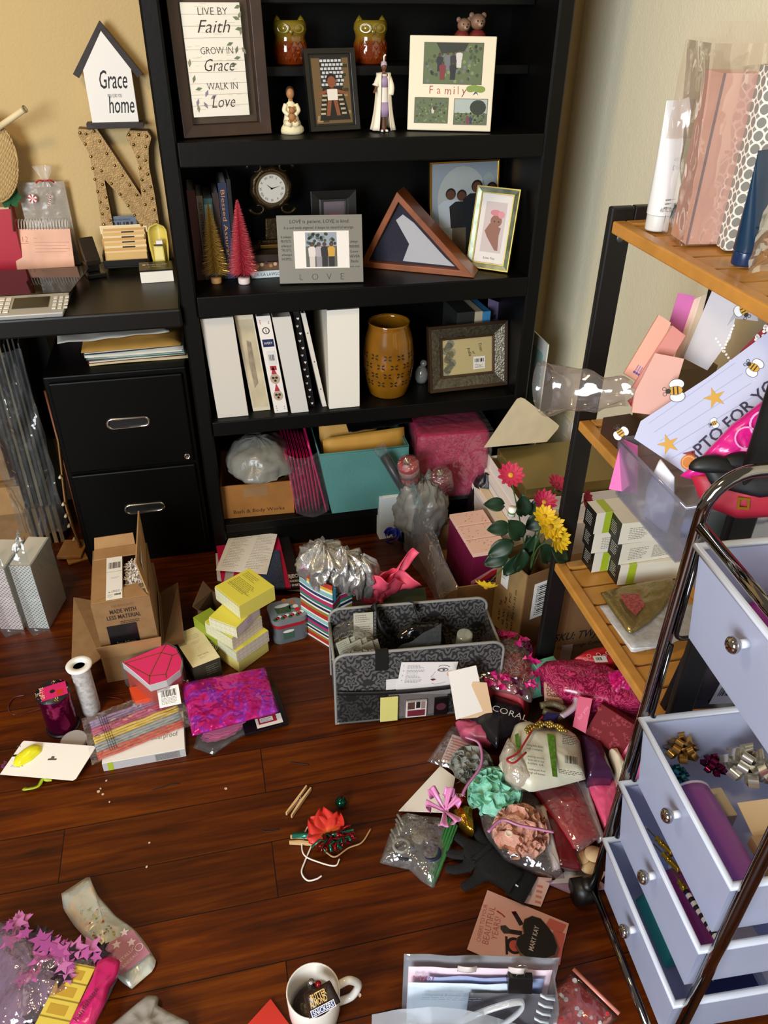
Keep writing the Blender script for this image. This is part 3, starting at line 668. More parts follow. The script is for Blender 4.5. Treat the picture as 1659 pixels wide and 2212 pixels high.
p.rect(x0,y0,pw,ph,mat('#5b5a50',.5),.0008);p.rect(x0,y0+ph*.6,pw,ph*.4,mat('#8f9aa4',.5),.0009)
rr=random.Random(8)
for i in range(40):p.disc((x0+pw*rr.uniform(.06,.94),y0+ph*rr.uniform(.6,.96)),pw*.05,mat(('#23291c','#3a4630','#6c7a80')[i%3],.5),8,.0010)
for i,(fx,c,l)in enumerate(((.2,'#d9d2cc','#cfc8c0'),(.42,'#a9a2a8','#8f8a90'),(.6,'#1d1b1d','#1d1b1d'),(.82,'#c79a35','#1d1b1d'))):folk(p,x0+pw*fx,y0,ph*.72,'#5a3626',c,l,.0012+.0001*i,.32)
p.build('photograph',t);mb=MB(T);prop(mb,w,h,BF,-.0125);mb.build('easel',t)
pa,pb,pt_=atz(786,578,S3),atz(1015,600,S3),None
x=(pb-pa).normalized();back=V((0,0,1)).cross(x);n=(-back).normalized()
pt_=atpl(857,425,pa,n);T=frame(pa-x*.012,x,(0,0,1));Ti=T.inverted();ap=Ti@pt_;br_=Ti@pb
t=thing('flag_case','triangular cherry-wood display case with a folded navy and white flag','flag case');WD=mat('#9a5220',.35,noise_=.45,nscale=18,coat=.3)
A,Bp,Cp=V((-.004,0,0)),V((br_.x+.012,0,0)),V((ap.x,ap.y+.012,0));dep=-.072
cen=(A+Bp+Cp)/3;b_=.016
def inset(P,d):
 out=[];K=len(P)
 for i in range(K):
  p,q,r=P[i-1],P[i],P[(i+1)%K];e1=(q-p).normalized();e2=(r-q).normalized();n1=V((-e1 .y,e1 .x,0));n2=V((-e2 .y,e2 .x,0));bis=(n1+n2).normalized();out.append(q+bis*(d/max(.2,bis.dot(n1))))
 return out
O=[A,Bp,Cp];I=inset(O,b_);F=MB(T)
vs=O+I+[p+V((0,0,dep))for p in O]+[p+V((0,0,dep))for p in I];fs=[]
for k in range(3):
 m_=(k+1)%3;fs+=[(k,m_,3+m_,3+k),(6+k,6+m_,9+m_,9+k),(k,m_,6+m_,6+k),(3+k,3+m_,9+m_,9+k)]
F.add(vs,fs,WD);F.build('case_frame',t,bevel=.0015)
MB(T).add([p+V((0,0,dep+.002))for p in inset(O,b_*.9)],[(0,1,2)],mat('#1a120c',.6)).build('back_board',t)
I2=inset(O,b_+.001);nv=mat('#15152a',.75,bump=.3,bscale=80);F=MB(T).prism([p+V((0,0,-.045))for p in I2],(0,0,.025),nv);F.build('flag',t,label='folded navy flag')
L_=lambda u,v:I2[0]+(I2[1]-I2[0])*u+(I2[2]-I2[0])*v
F=MB(T).prism([L_(*q)+V((0,0,-.0195))for q in((.36,.04),(.93,.03),(.78,.16),(.26,.68),(.10,.80),(.06,.70),(.33,.33))],(0,0,.004),mat('#b3b3b8',.7,bump=.3,bscale=60));F.build('flag_stripe',t,label='pale grey folded stripe')
MB(T).prism([p+V((0,0,-.006))for p in inset(O,b_-.001)],(0,0,.002),GLASS).build('glass',t)
# ---- group portrait and baby frame on the right
T=frame((aty(946,540,2.212).x,2.212,S3),(cos(radians(5)),sin(radians(5)),0),(-.10,.10,1));
tl=on(T,943,352);tr=on(T,1092,362);w=tr[0]-tl[0];h=tl[1];T=T@Matrix.Translation((tl[0]-.018,0,0))
t=thing('picture_frame','large thin gold-edged portrait of a wedding party, behind the baby frame','picture frame')
mb=MB(T);fring(mb,0,0,w,h,.005,-.012,0,GOLD,.001);mb.build('frame',t,bevel=.0008)
p=MB(T).box((.004,.004,-.01),(w-.004,h-.004,-.004),mat('#8e99a2',.35));z=-.0035
p.disc((w*.47,h*.62),w*.36,mat('#a9b0ac',.4),24,z,h*.33);p.disc((w*.85,h*.6),w*.13,mat('#9ba3a2',.4),20,z,h*.28);p.rect(w*.05,h*.03,w*.9,h*.2,mat('#6d6a60',.4),z+.0002)
for i,(fx,hh,c,l)in enumerate(((.3,.70,'#b8c0c6','#9ea6ac'),(.46,.68,'#1b191b','#5e5140'),(.68,.77,'#191a20','#15161b'),(.9,.74,'#1c1d22','#1c1d22'))):folk(p,w*fx,h*.04,h*hh,'#5b3524',c,l,z+.0004+.0003*i,.42)
p.build('photograph',t)
T,w,h=lean_T((1007,578),(1095,591),S3,14,(1038,405));T=frame(T.translation,T.col[0].to_3d(),T.col[1].to_3d()+T.col[0].to_3d()*.17)
tl,tr=on(T,1038,405),on(T,1139,430);w=on(T,1095,591)[0];h=tl[1]
t=thing('picture_frame','green marbled gold-lined frame with a baby photo captioned Love You','picture frame')
GM=mat('#8f9a7c',.3,noise_=.8,nscale=22,metal=.3);mb=MB(T);fring(mb,0,0,w,h,.0165,-.016,0,GM,.003);mb.build('frame',t,bevel=.0008)
mb=MB(T);fring(mb,-.0012,-.0012,w+.0012,h+.0012,.003,-.004,.001,mat('#c9b25e',.25,metal=.8));fring(mb,.0135,.0135,w-.0135,h-.0135,.0028,-.006,.0005,mat('#c9b25e',.25,metal=.8));mb.build('gilt_edge',t)
p=MB(T).box((.016,.016,-.012),(w-.016,h-.016,-.006),mat('#e3dcd6',.45));z=-.0057;x0,y0,pw,ph=w*.25,h*.21,w*.5,h*.62
p.rect(x0,y0,pw,ph,mat('#cbbcb9',.5),z);sk=mat('#8c5a44',.5)
p.poly([(x0+pw*.1,y0+ph*.42,z+.0002),(x0+pw*.25,y0+ph*.30,z+.0002),(x0+pw*.7,y0+ph*.05,z+.0002),(x0+pw*.85,y0+ph*.05,z+.0002),(x0+pw*.8,y0+ph*.35,z+.0002),(x0+pw*.85,y0+ph*.5,z+.0002),(x0+pw*.3,y0+ph*.58,z+.0002)],sk)
p.disc((x0+pw*.58,y0+ph*.63),pw*.27,sk,18,z+.0003);p.disc((x0+pw*.5,y0+ph*.79),pw*.24,mat('#cf7a86',.5),16,z+.0004,ph*.06);p.disc((x0+pw*.78,y0+ph*.76),pw*.16,mat('#d98c94',.5),9,z+.0005)
for e in(.5,.7):p.disc((x0+pw*e,y0+ph*.62),pw*.03,INK,8,z+.0005)
p.text('Love You',w*.5,h*.125,.009,INK,z+.0002,.2,0,'c',w*.27);p.build('photograph',t)
mb=MB(T);prop(mb,w,h,BF,-.0165);mb.build('easel',t)
#  on the desk
def aY(Y,*pts):return[aty(p[0],p[1],Y)for p in pts]
YN=2.415
def z1(x,y):return(x*.2411,220+y*.2411)
t=thing('letter_ornament','large bronze fabric letter N with brass studs, standing on the desk','letter');NF=mat('#b8935a',.42,metal=.2,noise_=.35,nscale=90,bump=.5,bscale=260)
out=[(700,240),(790,250),(870,245),(1268,845),(1240,560),(1195,440),(1128,320),(1165,255),(1320,262),(1355,320),(1330,420),(1335,580),(1385,830),(1425,1100),(1480,1464),(1400,1464),(1250,1090),(1070,840),(935,695),(965,860),(1012,1100),(1075,1464),(975,1464),(920,1180),(850,690),(800,470),(745,370),(697,300)]
P=aY(YN,*[z1(*p)for p in out])
for p in P:
 if p.z<DZ+.03:p.z=DZ+.0006
MB().prism(P,(0,.04,0),NF,mat('#5a3a1c',.45,noise_=.4,nscale=25)).build('body',t)
ST=mat('#9c8148',.25,metal=.9)
studs=[(716,278),(770,288),(842,262),(763,378),(893,352),(814,490),(957,464),(830,596),(1028,570),(908,618),(850,694),(1094,660),(918,742),(998,732),(1160,746),(874,802),(948,854),(1076,828),(1225,834),(897,898),(962,954),(1147,930),(1301,920),(918,1004),(987,1062),(1206,1016),(932,1098),(1268,1105),(1156,294),(1242,294),(1314,308),(1196,382),(1304,402),(1237,492),(1302,524),(1254,594),(1323,648),(1273,700),(1348,762),(1290,796),(1361,866),(1381,968),(1399,1072),(912,1174),(936,1232)]
for s_ in studs:
 c=aty(*z1(*s_),YN);MB(frame(c,(1,0,0),(0,0,1))).lathe([(.0042,-.0004),(.0038,.0015),(.002,.0028),(0,.0031)],ST,10).build('stud',t)
t=thing('house_sign','white house-shaped sign reading Grace will lead you home, on top of the letter N','sign')
GW=mat('#2f2522',.6,noise_=.5,nscale=60);T=frame(aty(185,262,YN-.005),(1,0,0),(0,0,1));zb=1.5
b0=on(T,185,262);b1=on(T,316,275);zt=max(p.z for p in P)+.0008;T=frame((T.translation.x,YN-.006,zt),(1,0,0),(0,0,1))
r0,r1=on(T,187,258)[0],on(T,308,263)[0]
MB(T).box((r0-.002,0,-.028),(r1+.002,.013,.012),GW).build('base',t,bevel=.0008)
hb=ons(T,(199,262),(300,263),(284,150),(213,66),(180,150))
hb[0]=(hb[0][0],.0135);hb[1]=(hb[1][0],.0135);hw=hb[1][0]-hb[0][0]
hb[4]=(hb[0][0],hb[4][1]);hb[2]=(hb[1][0],hb[2][1]);hb[3]=((hb[0][0]+hb[1][0])/2,hb[3][1]);eave=(hb[2][1]+hb[4][1])/2;hb[2]=(hb[1][0],eave);hb[4]=(hb[0][0],eave)
F=MB(T);F.prism(z3(hb,-.022),(0,0,.022),WHITE);D=mat('#14131a',.6);hx=hb[0][0];hh=hb[3][1]
F.text('Grace',hx+hw*.30,.0135+hh*.36,.05,D,.0006,.28,.004,'l',hw*.58,0,1.2);F.text('WILL LEAD YOU',hx+hw*.42,.0135+hh*.265,.012,D,.0006,0,-.01,'l',hw*.3);F.text('home',hx+hw*.40,.0135+hh*.1,.046,D,.0006,.28,.004,'l',hw*.55,0,1.25)
F.build('house_board',t,bevel=.0006)
for sx in(0,1):
 a=V((hb[3][0],hh+.0008,0));e=V((hb[4][0]if sx==0 else hb[1][0],eave,0));d=(e-a);e2=a+d*1.22;n=V((-d.y,d.x,0)).normalized()*(.016 if(sx==1)else-.016)
 MB(T).prism([a+V((0,0,.002)),e2+V((0,0,.002)),e2+n+V((0,0,.002)),a+V((0,abs(n.length)*1.25,.002))],(0,0,-.026),GW).build('roof_board',t)
t=thing('woven_fan','round straw hand fan with a pale wrapped handle leaning on the wall','fan')
def straw(nt,b):
 tc=N(nt,'TexCoord');w=N(nt,'TexWave',Scale=90.0,Distortion=3.0,Detail=2.0);w.wave_type='BANDS';nt.links.new(tc.outputs['Object'],w.inputs[0])
 rp=N(nt,'ValToRGB');rp.color_ramp.elements[0].color=srgb('#a8834a');rp.color_ramp.elements[1].color=srgb('#e3c48a');nt.links.new(w.outputs['Fac'],rp.inputs[0]);nt.links.new(rp.outputs[0],b.inputs['Base Color'])
 bp=N(nt,'Bump',Strength=.6,Distance=.003);nt.links.new(w.outputs['Fac'],bp.inputs['Height']);nt.links.new(bp.outputs[0],b.inputs['Normal']);b.inputs['Roughness'].default_value=.6
STR=pattern('straw',straw)
T=frame(aty(-22,345,2.38),(1,0,-.1),(0,.05,1));q=on(T,38,352);q2=on(T,5,278)
F=MB(T);rx,ry=q[0],.105
F.sheet(lambda u,v:(rx*v*cos(2*pi*u),ry*v*sin(2*pi*u),.012*(1-v*v)+.0012*sin(34*2*pi*u)*v),72,10,STR);F.build('blade',t,solid=.003)
F=MB(T);F.tube([(rx*cos(a),ry*sin(a),0)for a in[2*pi*i/48 for i in range(48)]],.003,STR,6,closed=True);F.build('rim',t)
p0,p1=aty(-10,280,2.375),aty(54,235,2.34);F=MB();F.tube([p0,p0 .lerp(p1,.5),p1],.0075,mat('#e0cfa4',.6),12)
F.tube([p0 .lerp(p1,i/40)+V((.0076*cos(i*2.1),0,.0076*sin(i*2.1)))for i in range(41)],.0009,mat('#bda878',.6),4);F.lathe([(.0085,0),(.0085,.004),(.006,.004),(.005,-.004),(0,-.004)],mat('#cdb988',.6),14,c=(0,0,0))if 0 else None;F.build('handle',t)
F=MB(frame(p1,(p1-p0).cross(V((0,0,1))),None,(p1-p0)));F.ring((0,0),.0055,.0088,mat('#e6d8b4',.6),20,.0006).lathe([(.0088,-.004),(.0088,.0006)],mat('#d9c9a0',.6),20);F.build('handle_ring',t)
t=thing('treat_bag','frosted clear treat bag printed with peppermint candy, tied with red ribbon','treat bag');FR=film('#dcd6cc',.42,.2,.3,bump=.3,bscale=30)
Tq=frame((aty(62,480,2.428).x,2.428,DZ+.001),(1,0,0),(0,.01,1));bl,brr=on(Tq,60,500)[0],on(Tq,160,500)[0];tp=on(Tq,100,393)[1]
F=MB(Tq);F.sheet(lambda u,v:(bl+(brr-bl)*u,tp*v,.006*sin(pi*u)*(1-.6*v)+.0025*noise.noise(V((u*6,v*7,1)))),18,18,FR);F.sheet(lambda u,v:(bl+(brr-bl)*u,tp*v,-.006),4,4,FR);F.build('bag',t)
F=MB(Tq);ncx=on(Tq,98,385)[0]
F.sheet(lambda u,v:(ncx+(.006+.022*abs(v-.25))*cos(2*pi*u)*1.2,tp-.01+v*.052,.012+(.004+.012*abs(v-.25))*sin(2*pi*u)+.003*sin(11*u*2)),24,8,film('#ffffff',.72,.4,.12));F.build('gathered_top',t)
F=MB(Tq);RED=mat('#b3202a',.4);F.tube([(ncx+.0095*cos(a),tp+.006,.012+.007*sin(a))for a in[2*pi*i/16 for i in range(16)]],.0018,RED,6,closed=True)
for sx in(-1,1):F.tube(curve([(ncx+sx*.004,tp+.006,.02),(ncx+sx*.014,tp+.009,.024),(ncx+sx*.023,tp+.002,.02)],5),.0022,RED,6)
F.build('ribbon',t)
F=MB(Tq);c=on(Tq,72,426);R_=.0115
for i in range(12):F.poly([(c[0],c[1],.018)]+[(c[0]+R_*cos(a),c[1]+R_*sin(a),.018)for a in(2*pi*i/12,2*pi*(i+.5)/12,2*pi*(i+1)/12)],RED if i%2 else WHITE)
cc=on(Tq,108,425);pts=curve([(cc[0]-.006,cc[1]-.018,.024),(cc[0]+.002,cc[1]-.006,.024),(cc[0]+.004,cc[1]+.006,.024),(cc[0],cc[1]+.013,.024),(cc[0]-.005,cc[1]+.008,.024)],5)
for i in range(len(pts)-1):F.tube([pts[i],pts[i+1]],.0018,RED if i%2 else WHITE,6,cap=False)
F.build('candy_print',t)
a,b=aty(-22,560,2.395),aty(23,452,2.395);T=frame((a.x,2.395,DZ),(1,0,0));w,h=b.x-a.x,b.z-DZ;t=thing('gift_box','red box at the left edge of the desk, behind the calendar','box')
T=T.copy();MB(T).box((0,0,0),(w,.05,h),mat('#b01630',.5)).build('body',t,bevel=.001)
MB(T).box((-.001,-.001,h+.0004),(w-.004,.045,h+.006),mat('#d9b98a',.6)).build('card',t)
t=thing('felt_leaf','green felt poinsettia leaf ornament above the red box','ornament');c0=aty(20,424,2.40);T=frame(c0,(1,0,.0),(0,.25,1));GR=mat('#14562b',.8,bump=.3,bscale=300)
for i,(a,L)in enumerate(((95,.033),(40,.032),(-8,.033),(-58,.032),(-120,.033),(170,.032),(140,.033))):
 a=radians(a);F=MB(T@Matrix.Rotation(a,4,'Z'));F.prism([(0,-.002,.001*i),(L*.35,-.0105,.001*i),(L*.75,-.009,.001*i),(L,0,.001*i),(L*.75,.009,.001*i),(L*.35,.0105,.001*i),(0,.002,.001*i)],(0,0,.0018),GR);F.build('leaf',t)
MB(T).ball((0,0,.011),.0045,mat('#5b2a17',.5)).tube([(0,-.001,-.003),(-.008,-.09,-.01)],.002,mat('#5c4326',.6),6).build('stem',t)
T,w,h=lean_T((38,588),(163,586),DZ,16,(16,497));T=frame(T.translation,T.col[0].to_3d(),T.col[1].to_3d()-T.col[0].to_3d()*.10);t=thing('desk_calendar','pink marbled easel calendar with white spiral wire, open at the 12th','calendar')
PK=mat('#f0b89c',.6,noise_=.25,nscale=16);F=MB(T).box((0,0,-.003),(w,h,0),PK);RD=mat('#9a4436',.6)
F.text('12',w*.17,h*.70,.021,RD,.0004,0,-.025);F.rect(w*.07,h*.665,w*.2,.0008,RD,.0004);F.rect(w*.36,h*.78,w*.06,.0006,RD,.0004)
for i in range(4):F.rect(w*.36,h*(.68-.075*i),w*(.6-.06*(i%2)),.0008,mat('#a5625a',.6),.0004)
F.build('page',t,bevel=.0005)
bx_=.055;F=MB(T);a2=T.inverted()@(T.translation+V((0,bx_,0)));F.hexa([(0,0,-.0035),(w,0,-.0035),(w,0,-.005),(0,0,-.005)],[(0,h,-.0035),(w,h,-.0035),(w,h,-.005),(0,h,-.005)],mat('#d8cfc4',.6))
q=T.inverted()@V((T.translation.x,T.translation.y+.075,DZ+.001));F.hexa([(0,q.y,q.z),(w,q.y,q.z),(w,q.y,q.z-.0015),(0,q.y,q.z-.0015)],[(0,h,-.005),(w,h,-.005),(w,h,-.0065),(0,h,-.0065)],mat('#d8cfc4',.6));F.build('easel_board',t)
F=MB(T);SPW=mat('#f0ece4',.35)
for i in range(19):
 x=w*(.05+.9*i/18);F.tube([(x+.001*sin(a),h+.011+.0155*sin(a),-.004+.010*cos(a))for a in[2*pi*k/14 for k in range(14)]],.0007,SPW,5,closed=True)
F.build('spiral_wire',t)
t=thing('postal_scale','silver digital scale with black glass platform and keypad, on the desk front','scale');SV=mat('#b7b8b4',.35,metal=.3)
ar=atz(140,686,DZ);x0=ar.x;yF=ar.y;L=.30;zt=DZ+.026;yb=atz(155,632,zt).y
T=frame((x0-L,yF,DZ+.0008),(1,0,0));d=yb-yF
F=MB(T);F.hexa([(0,.004,0),(L-.004,.004,0),(L,d,0),(0,d,0)],[(0,0,.013),(L,0,.013),(L+.006,d,.027),(0,d,.027)],SV);F.build('console',t,bevel=.003)
TT=frame(T@V((0,0,.0134)),(1,0,0),(0,d,.014));sl=sqrt(d*d+.014**2);F=MB(TT);xl=on(TT,28,657)[0];xr=on(TT,105,657)[0]
F.box((xl,sl*.3,.0),(xr,sl*.82,.001),mat('#2b2a24',.15));F.build('display',t);MB(TT).text('freshpoint',xl+.03,sl*.87,.0055,mat('#5a3a35',.5),.0008).build('brand_mark',t)
for i in range(3):
 for j in range(4):MB(TT).box((xr+.010+.0135*i,sl*(.16+.17*j),0),(xr+.0195+.0135*i,sl*(.27+.17*j),.0022),mat('#d6d4cc',.4)).build('key',t,bevel=.001)
for i in range(2):
 for j in range(4):MB(TT).box((xl-.032+.0155*i-.002,sl*(.12+.2*j),0),(xl-.0195+.0155*i-.002,sl*(.26+.2*j),.0022),mat('#e2dfd6',.4)).build('key',t,bevel=.001)
pb=atz(190,590,DZ+.03);F=MB();GLB=mat('#0c0a0a',.04,spec=.8);ya=yf2=yF+d+.002
F.hexa([(x0-L,ya,DZ+.022),(x0+.005,ya,DZ+.022),(x0+.04,2.29,DZ+.03),(x0-L,2.29,DZ+.03)],[(x0-L,ya,DZ+.028),(x0+.008,ya,DZ+.028),(x0+.045,2.29,DZ+.036),(x0-L,2.29,DZ+.036)],GLB);F.build('platform',t,bevel=.002)
MB().box((x0-L,ya+.01,DZ+.001),(x0,2.27,DZ+.02),mat('#3a3a38',.5)).build('base',t)
t=thing('hole_punch','black metal desk hole punch between the calendar and the card file','hole punch');o=atz(205,592,DZ);T=yaw_frame((o.x,2.33,DZ+.0006),20);BM=mat('#14120f',.3)
MB(T).box((-.03,-.045,0),(.022,.06,.012),BM).build('base',t,bevel=.002)
F=MB(T);F.hexa([(-.024,-.025,.03),(.016,-.025,.03),(.02,.03,.055),(-.02,.03,.055)],[(-.024,-.03,.046),(.016,-.03,.046),(.02,.03,.095),(-.02,.03,.095)],mat('#2a221a',.35));F.box((-.022,-.02,.0125),(.012,.03,.034),BM);F.build('lever',t,bevel=.002)
F=MB(T);F.lathe([(.004,0),(.004,.003),(0,.0035)],CHR,12,c=(0,0,0));F.build('rivet',t)
t.children
T,w,h=box_T((228,592),(326,586),DZ,(226,568));t=thing('card_file','black tray packed with tan index cards and a blue card on top','card file')
F=MB(T);F.box((0,0,0),(w,.075,.004),BM).box((0,0,.0041),(w,.003,.022),BM).box((0,.003,.0041),(.003,.075,.04),BM).box((w-.003,.003,.0041),(w,.075,.04),BM);F.build('tray',t,bevel=.001)
tops=[];rr=random.Random(5)
for i in range(12):
 y=.008+.0048*i;hh_=.036+.0068*i*(1 if i<10 else .98);F=MB(T@Matrix.Translation((0,0,.0045))@Matrix.Rotation(-.28,4,'X'))
 dx=rr.uniform(-.003,.003);c=('#d3ad6b','#dfc08a','#c99f5c','#e6cfa0')[i%4]
 F.box((.005+dx,y,0),(w-.005+dx,y+.0042,hh_),mat(c,.7));
 if i in(3,5,7,9):F.box((w*(.2+.25*(i%2)),y-.0007,hh_-.009),(w*(.48+.25*(i%2)),y,hh_-.003),INK)
 F.build('card',t)
y=.008+.0048*12;F=MB(T@Matrix.Translation((0,0,.0045))@Matrix.Rotation(-.28,4,'X'));F.box((-.001,y-.004,.09),(w+.004,y-.0005,.112),mat('#e8d9b4',.7));F.T=F.T@frame((0,y-.0045,.093),(1,0,0),(0,0,1));F.text('Babys Emmorie Info',.008,.004,.008,mat('#6b5540',.7),.0002,.2,0,'l',w*.6);F.build('card',t,label='cream card with handwriting')
F=MB(T@Matrix.Translation((0,0,.0045))@Matrix.Rotation(-.28,4,'X'));F.box((w*.17,y+.001,.04),(w*.82,y+.002,.136),mat('#5d6b80',.6));F.T=F.T@frame((w*.17,y+.0008,.112),(1,0,0),(0,0,1));F.text('CASH ADVANCE',.012,.012,.007,INK,.0003).bars(.008,.0,w*.5,.008,INK,.0003,9);F.build('card',t,label='slate blue business card')
t=thing('tape_dispenser','pale yellow tape dispenser standing behind the black game box','tape dispenser');YE=mat('#d7c35c',.35);o=atz(350,575,DZ);T=yaw_frame((o.x,2.33,DZ+.0006),-4);hz=aty(350,482,2.36).z-DZ
F=MB(T)
F.sheet(lambda u,v:((.026*(1 if v<.8 else sqrt(max(0,1-((v-.8)/.2)**2)))*(.75+.25*min(1,v*2)))*(2*u-1),.03-.02*(2*u-1)**2+.012*v,.004+(hz-.004)*v),14,16,YE);F.build('back_shell',t,solid=.003)
F=MB(T);F.hexa([(-.016,-.012,0),(.016,-.012,0),(.017,.02,0),(-.017,.02,0)],[(-.014,0,hz*.55),(.014,0,hz*.55),(.014,.022,hz*.6),(-.014,.022,hz*.6)],mat('#e2d06e',.35));F.build('front_shell',t,bevel=.004)
F=MB(T);F.lathe([(.014,-.007),(.014,.007)],mat('#e9e4d4',.4),20,c=(0,0,0));MB(T).box((-.004,-.004,hz*.6),(.013,.012,hz*.68),WHITE).build('tape',t);MB(T).box((-.012,-.003,hz*.56),(.012,.001,hz*.59),mat('#4a4a48',.3,metal=.8)).build('cutter',t)
T,w,h=box_T((305,613),(377,608),DZ,(303,588));t=thing('card_game_box','small white-fronted box with a black lettered lid on the desk edge','box')
MB(T).box((.001,.001,0),(w-.001,.075,h-.002),mat('#f3ecdd',.5)).build('body',t,bevel=.0005)
F=MB(T);F.box((0,0,h),(w,.078,h+.003),BM).box((w-.0009,-.0005,0),(w+.001,.078,h),BM);F.T=T@Matrix.Translation((0,0,h+.003));F.text('Extrawear',w*.25,.045,.013,WHITE,.0004,0,0,'l',w*.62).disc((w*.15,.05),.005,WHITE,14,.0004).text('3 WHEEL...',w*.28,.027,.009,WHITE,.0004,0,0,'l',w*.45);F.build('lid',t)
#  papers on the cabinet
zc=.6326;rr=random.Random(3)
stack=[('paper_sheet','cream sheet at the bottom of the paper stack on the filing cabinet','paper','#dcc89a',.0025,0),('folder','dark red folder in the paper stack on the filing cabinet','folder','#5c1512',.009,4),('folder','green-teal folder in the paper stack on the filing cabinet','folder','#3f7264',.006,-3),('paper_sheet','white papers above the green folder on the filing cabinet','paper','#d8d2c4',.006,-6),('folder','dark blue-green folder under the manila envelope','folder','#16323a',.007,3),('envelope','padded manila envelope near the top of the stack on the filing cabinet','envelope','#b98a3c',.016,-2)]
for i,(n,la,ca,c,th,r)in enumerate(stack):
 t=MB(yaw_frame((-.345+.0025*(6-i),2.085-.006*(i==5),zc),1.5+r*.5));m=mat(c,.6,noise_=.12,nscale=20)
 w_,d_=.262-.006*rr.random(),.20
 if n=='envelope':t.bag([(0,0),(w_,.0),(w_+.003,d_),(-.004,d_)],th,m,rings=6,amp=.002,n=40)
 elif n=='folder':t.sheet(lambda u,v:(w_*u,d_*v,.001+.0015*sin(3*u+i)),10,4,m).sheet(lambda u,v:(w_*u,.003+d_*v,th-.0008+.0016*sin(4*u+i)-(.004 if v>.9 else 0)),10,4,m).box((.004,.004,.002),(w_-.004,d_-.004,th-.003),mat('#d6cfbf',.7))
 else:t.sheet(lambda u,v:(w_*u,d_*v,.0005+.0012*sin(5*u+i)),10,4,m).sheet(lambda u,v:(w_*u-.004*v,d_*v,th+.001*sin(4*u+1+i)),10,4,m).box((.002,.003,.0008),(w_-.004,d_-.003,th-.0013),m)
 tag(t.build(n,None,solid=.0008 if n!='envelope' else 0),la,ca);zc+=th+.0022
t=MB(yaw_frame((-.40,2.10,zc),6));t.sheet(lambda u,v:(.29*u,.15*v,.004+.008*sin(5*u)*v+.004*noise.noise(V((u*5,v*5,0)))),24,10,mat('#c9c4ba',.6));tag(t.build('paper_sheet',None,solid=.0012),'curled grey-white papers topmost on the filing cabinet stack','paper')
t=MB(yaw_frame((-.245,2.13,zc+.017),4));t.box((0,0,0),(.135,.09,.016),mat('#0d0d0e',.25));tag(t.build('plastic_case',None,bevel=.003),'glossy black case lying on the curled papers under the desk','case')
pa=atz(120,741,.632);t=thing('box','maroon box at the back of the filing cabinet top','box');MB(yaw_frame((-.435,2.3,.6326),0)).box((0,0,0),(.10,.055,.05),mat('#4a1d2a',.5)).build('body',t,bevel=.001);MB(yaw_frame((-.435,2.3,.6326),0)).box((.03,-.0008,.012),(.08,-.0001,.018),mat('#a98f92',.5)).build('label_strip',t)
#  beside the cabinet
KR=mat('#8f6b42',.8,noise_=.2,nscale=40);KR2=mat('#a98152',.8,noise_=.15,nscale=30);KD=mat('#6b4c2b',.8)
for i,(la,x0,x1,y0,y1,z0_,z1_)in enumerate((('tall stack of flat brown cartons at the left edge under the desk',-.80,-.652,2.24,2.325,.22,.62),('thick bundle of corrugated sheets under the tall cartons',-.80,-.622,2.2,2.325,.12,.218),('brown carton on the floor under the corrugated bundle',-.80,-.60,2.22,2.325,.0006,.118))):
 F=MB();n_=6 if i==1 else 1
 for k in range(n_):F.box((x0,y0+(y1-y0)*k/n_,z0_),(x1-.004*(k%2),y0+(y1-y0)*(k+.8 if n_>1 else 1)/n_,z1_-.003*(k%3)),KR if i!=1 else KR2)
 tag(F.build('carton_stack' if i<2 else 'carton',None,bevel=.002),la,'cardboard')
t=thing('packed_display','tall plastic-wrapped bundle of flat display boards standing under the desk','bundle');CLR=film('#e8eef0',.93,.25,.1,bump=.5,bscale=22)
for i in range(9):
 x=-.63+.0125*i;c=('#17170f','#221f15','#5e5036','#0f0e0a','#6d6048','#1a1812','#3c3320','#12110d','#2b2416')[i]
 MB().hexa([(x,2.20,.14),(x+.009,2.20,.14),(x+.009,2.325,.14),(x,2.325,.14)],[(x+.004,2.22,.70-.02*(i%3)),(x+.008,2.22,.70-.02*(i%3)),(x+.008,2.325,.70),(x+.004,2.325,.70)],mat(c,.6)).build('board',t)
for i in range(5):MB().box((-.625+.02*i,2.19,.003),(-.613+.02*i,2.325,.139),mat(('#5b4429','#6d5436')[i%2],.8)).build('flattened_carton',t)
F=MB();F.sheet(lambda u,v:(-.655+.145*u+.01*noise.noise(V((u*4,v*6,3))),2.178+.02*noise.noise(V((u*5,v*7,0)))-.022*sin(pi*u),.06+.6*v),24,44,CLR);F.build('plastic_wrap',t)
t=thing('wooden_stand','slim curved wooden stand with pegs beside the filing cabinet','stand');WO=mat('#b5834c',.5,noise_=.25,nscale=25);WO2=mat('#7c3d1e',.5)
pth=[atz(0,0,0)]*0
cps=[aty(122,905,2.22),aty(133,1000,2.20),aty(142,1080,2.17),aty(152,1120,2.14),aty(166,1150,2.12)];cps=[V((min(p.x,-.462),p.y,max(p.z,.03)))for p in cps]
cps[-1].z=.03;F=MB();path=curve(cps,8);F.tube(path,.016,WO,4,flat=.35,up=(1,0,0));F.build('upright',t,bevel=.002)
for i,k in enumerate((10,16,21,25,29)):
 p=path[k];MB().tube([p+V((-.004,-.015,0)),p+V((-.004,-.034,.004))],.0042,mat('#dccaa4',.5),8).build('peg',t)
MB(yaw_frame((-.545,2.085,.011),-10)).box((0,0,0),(.075,.09,.012),WO).build('base_board',t,bevel=.003);MB(yaw_frame((-.51,2.06,.0006),18)).box((0,0,0),(.06,.07,.0095),WO).build('base_board',t,bevel=.003)
MB().tube([(-.475,2.2,.012),(-.49,2.25,.5)],.022,WO2,4,flat=.3).build('back_slat',t)
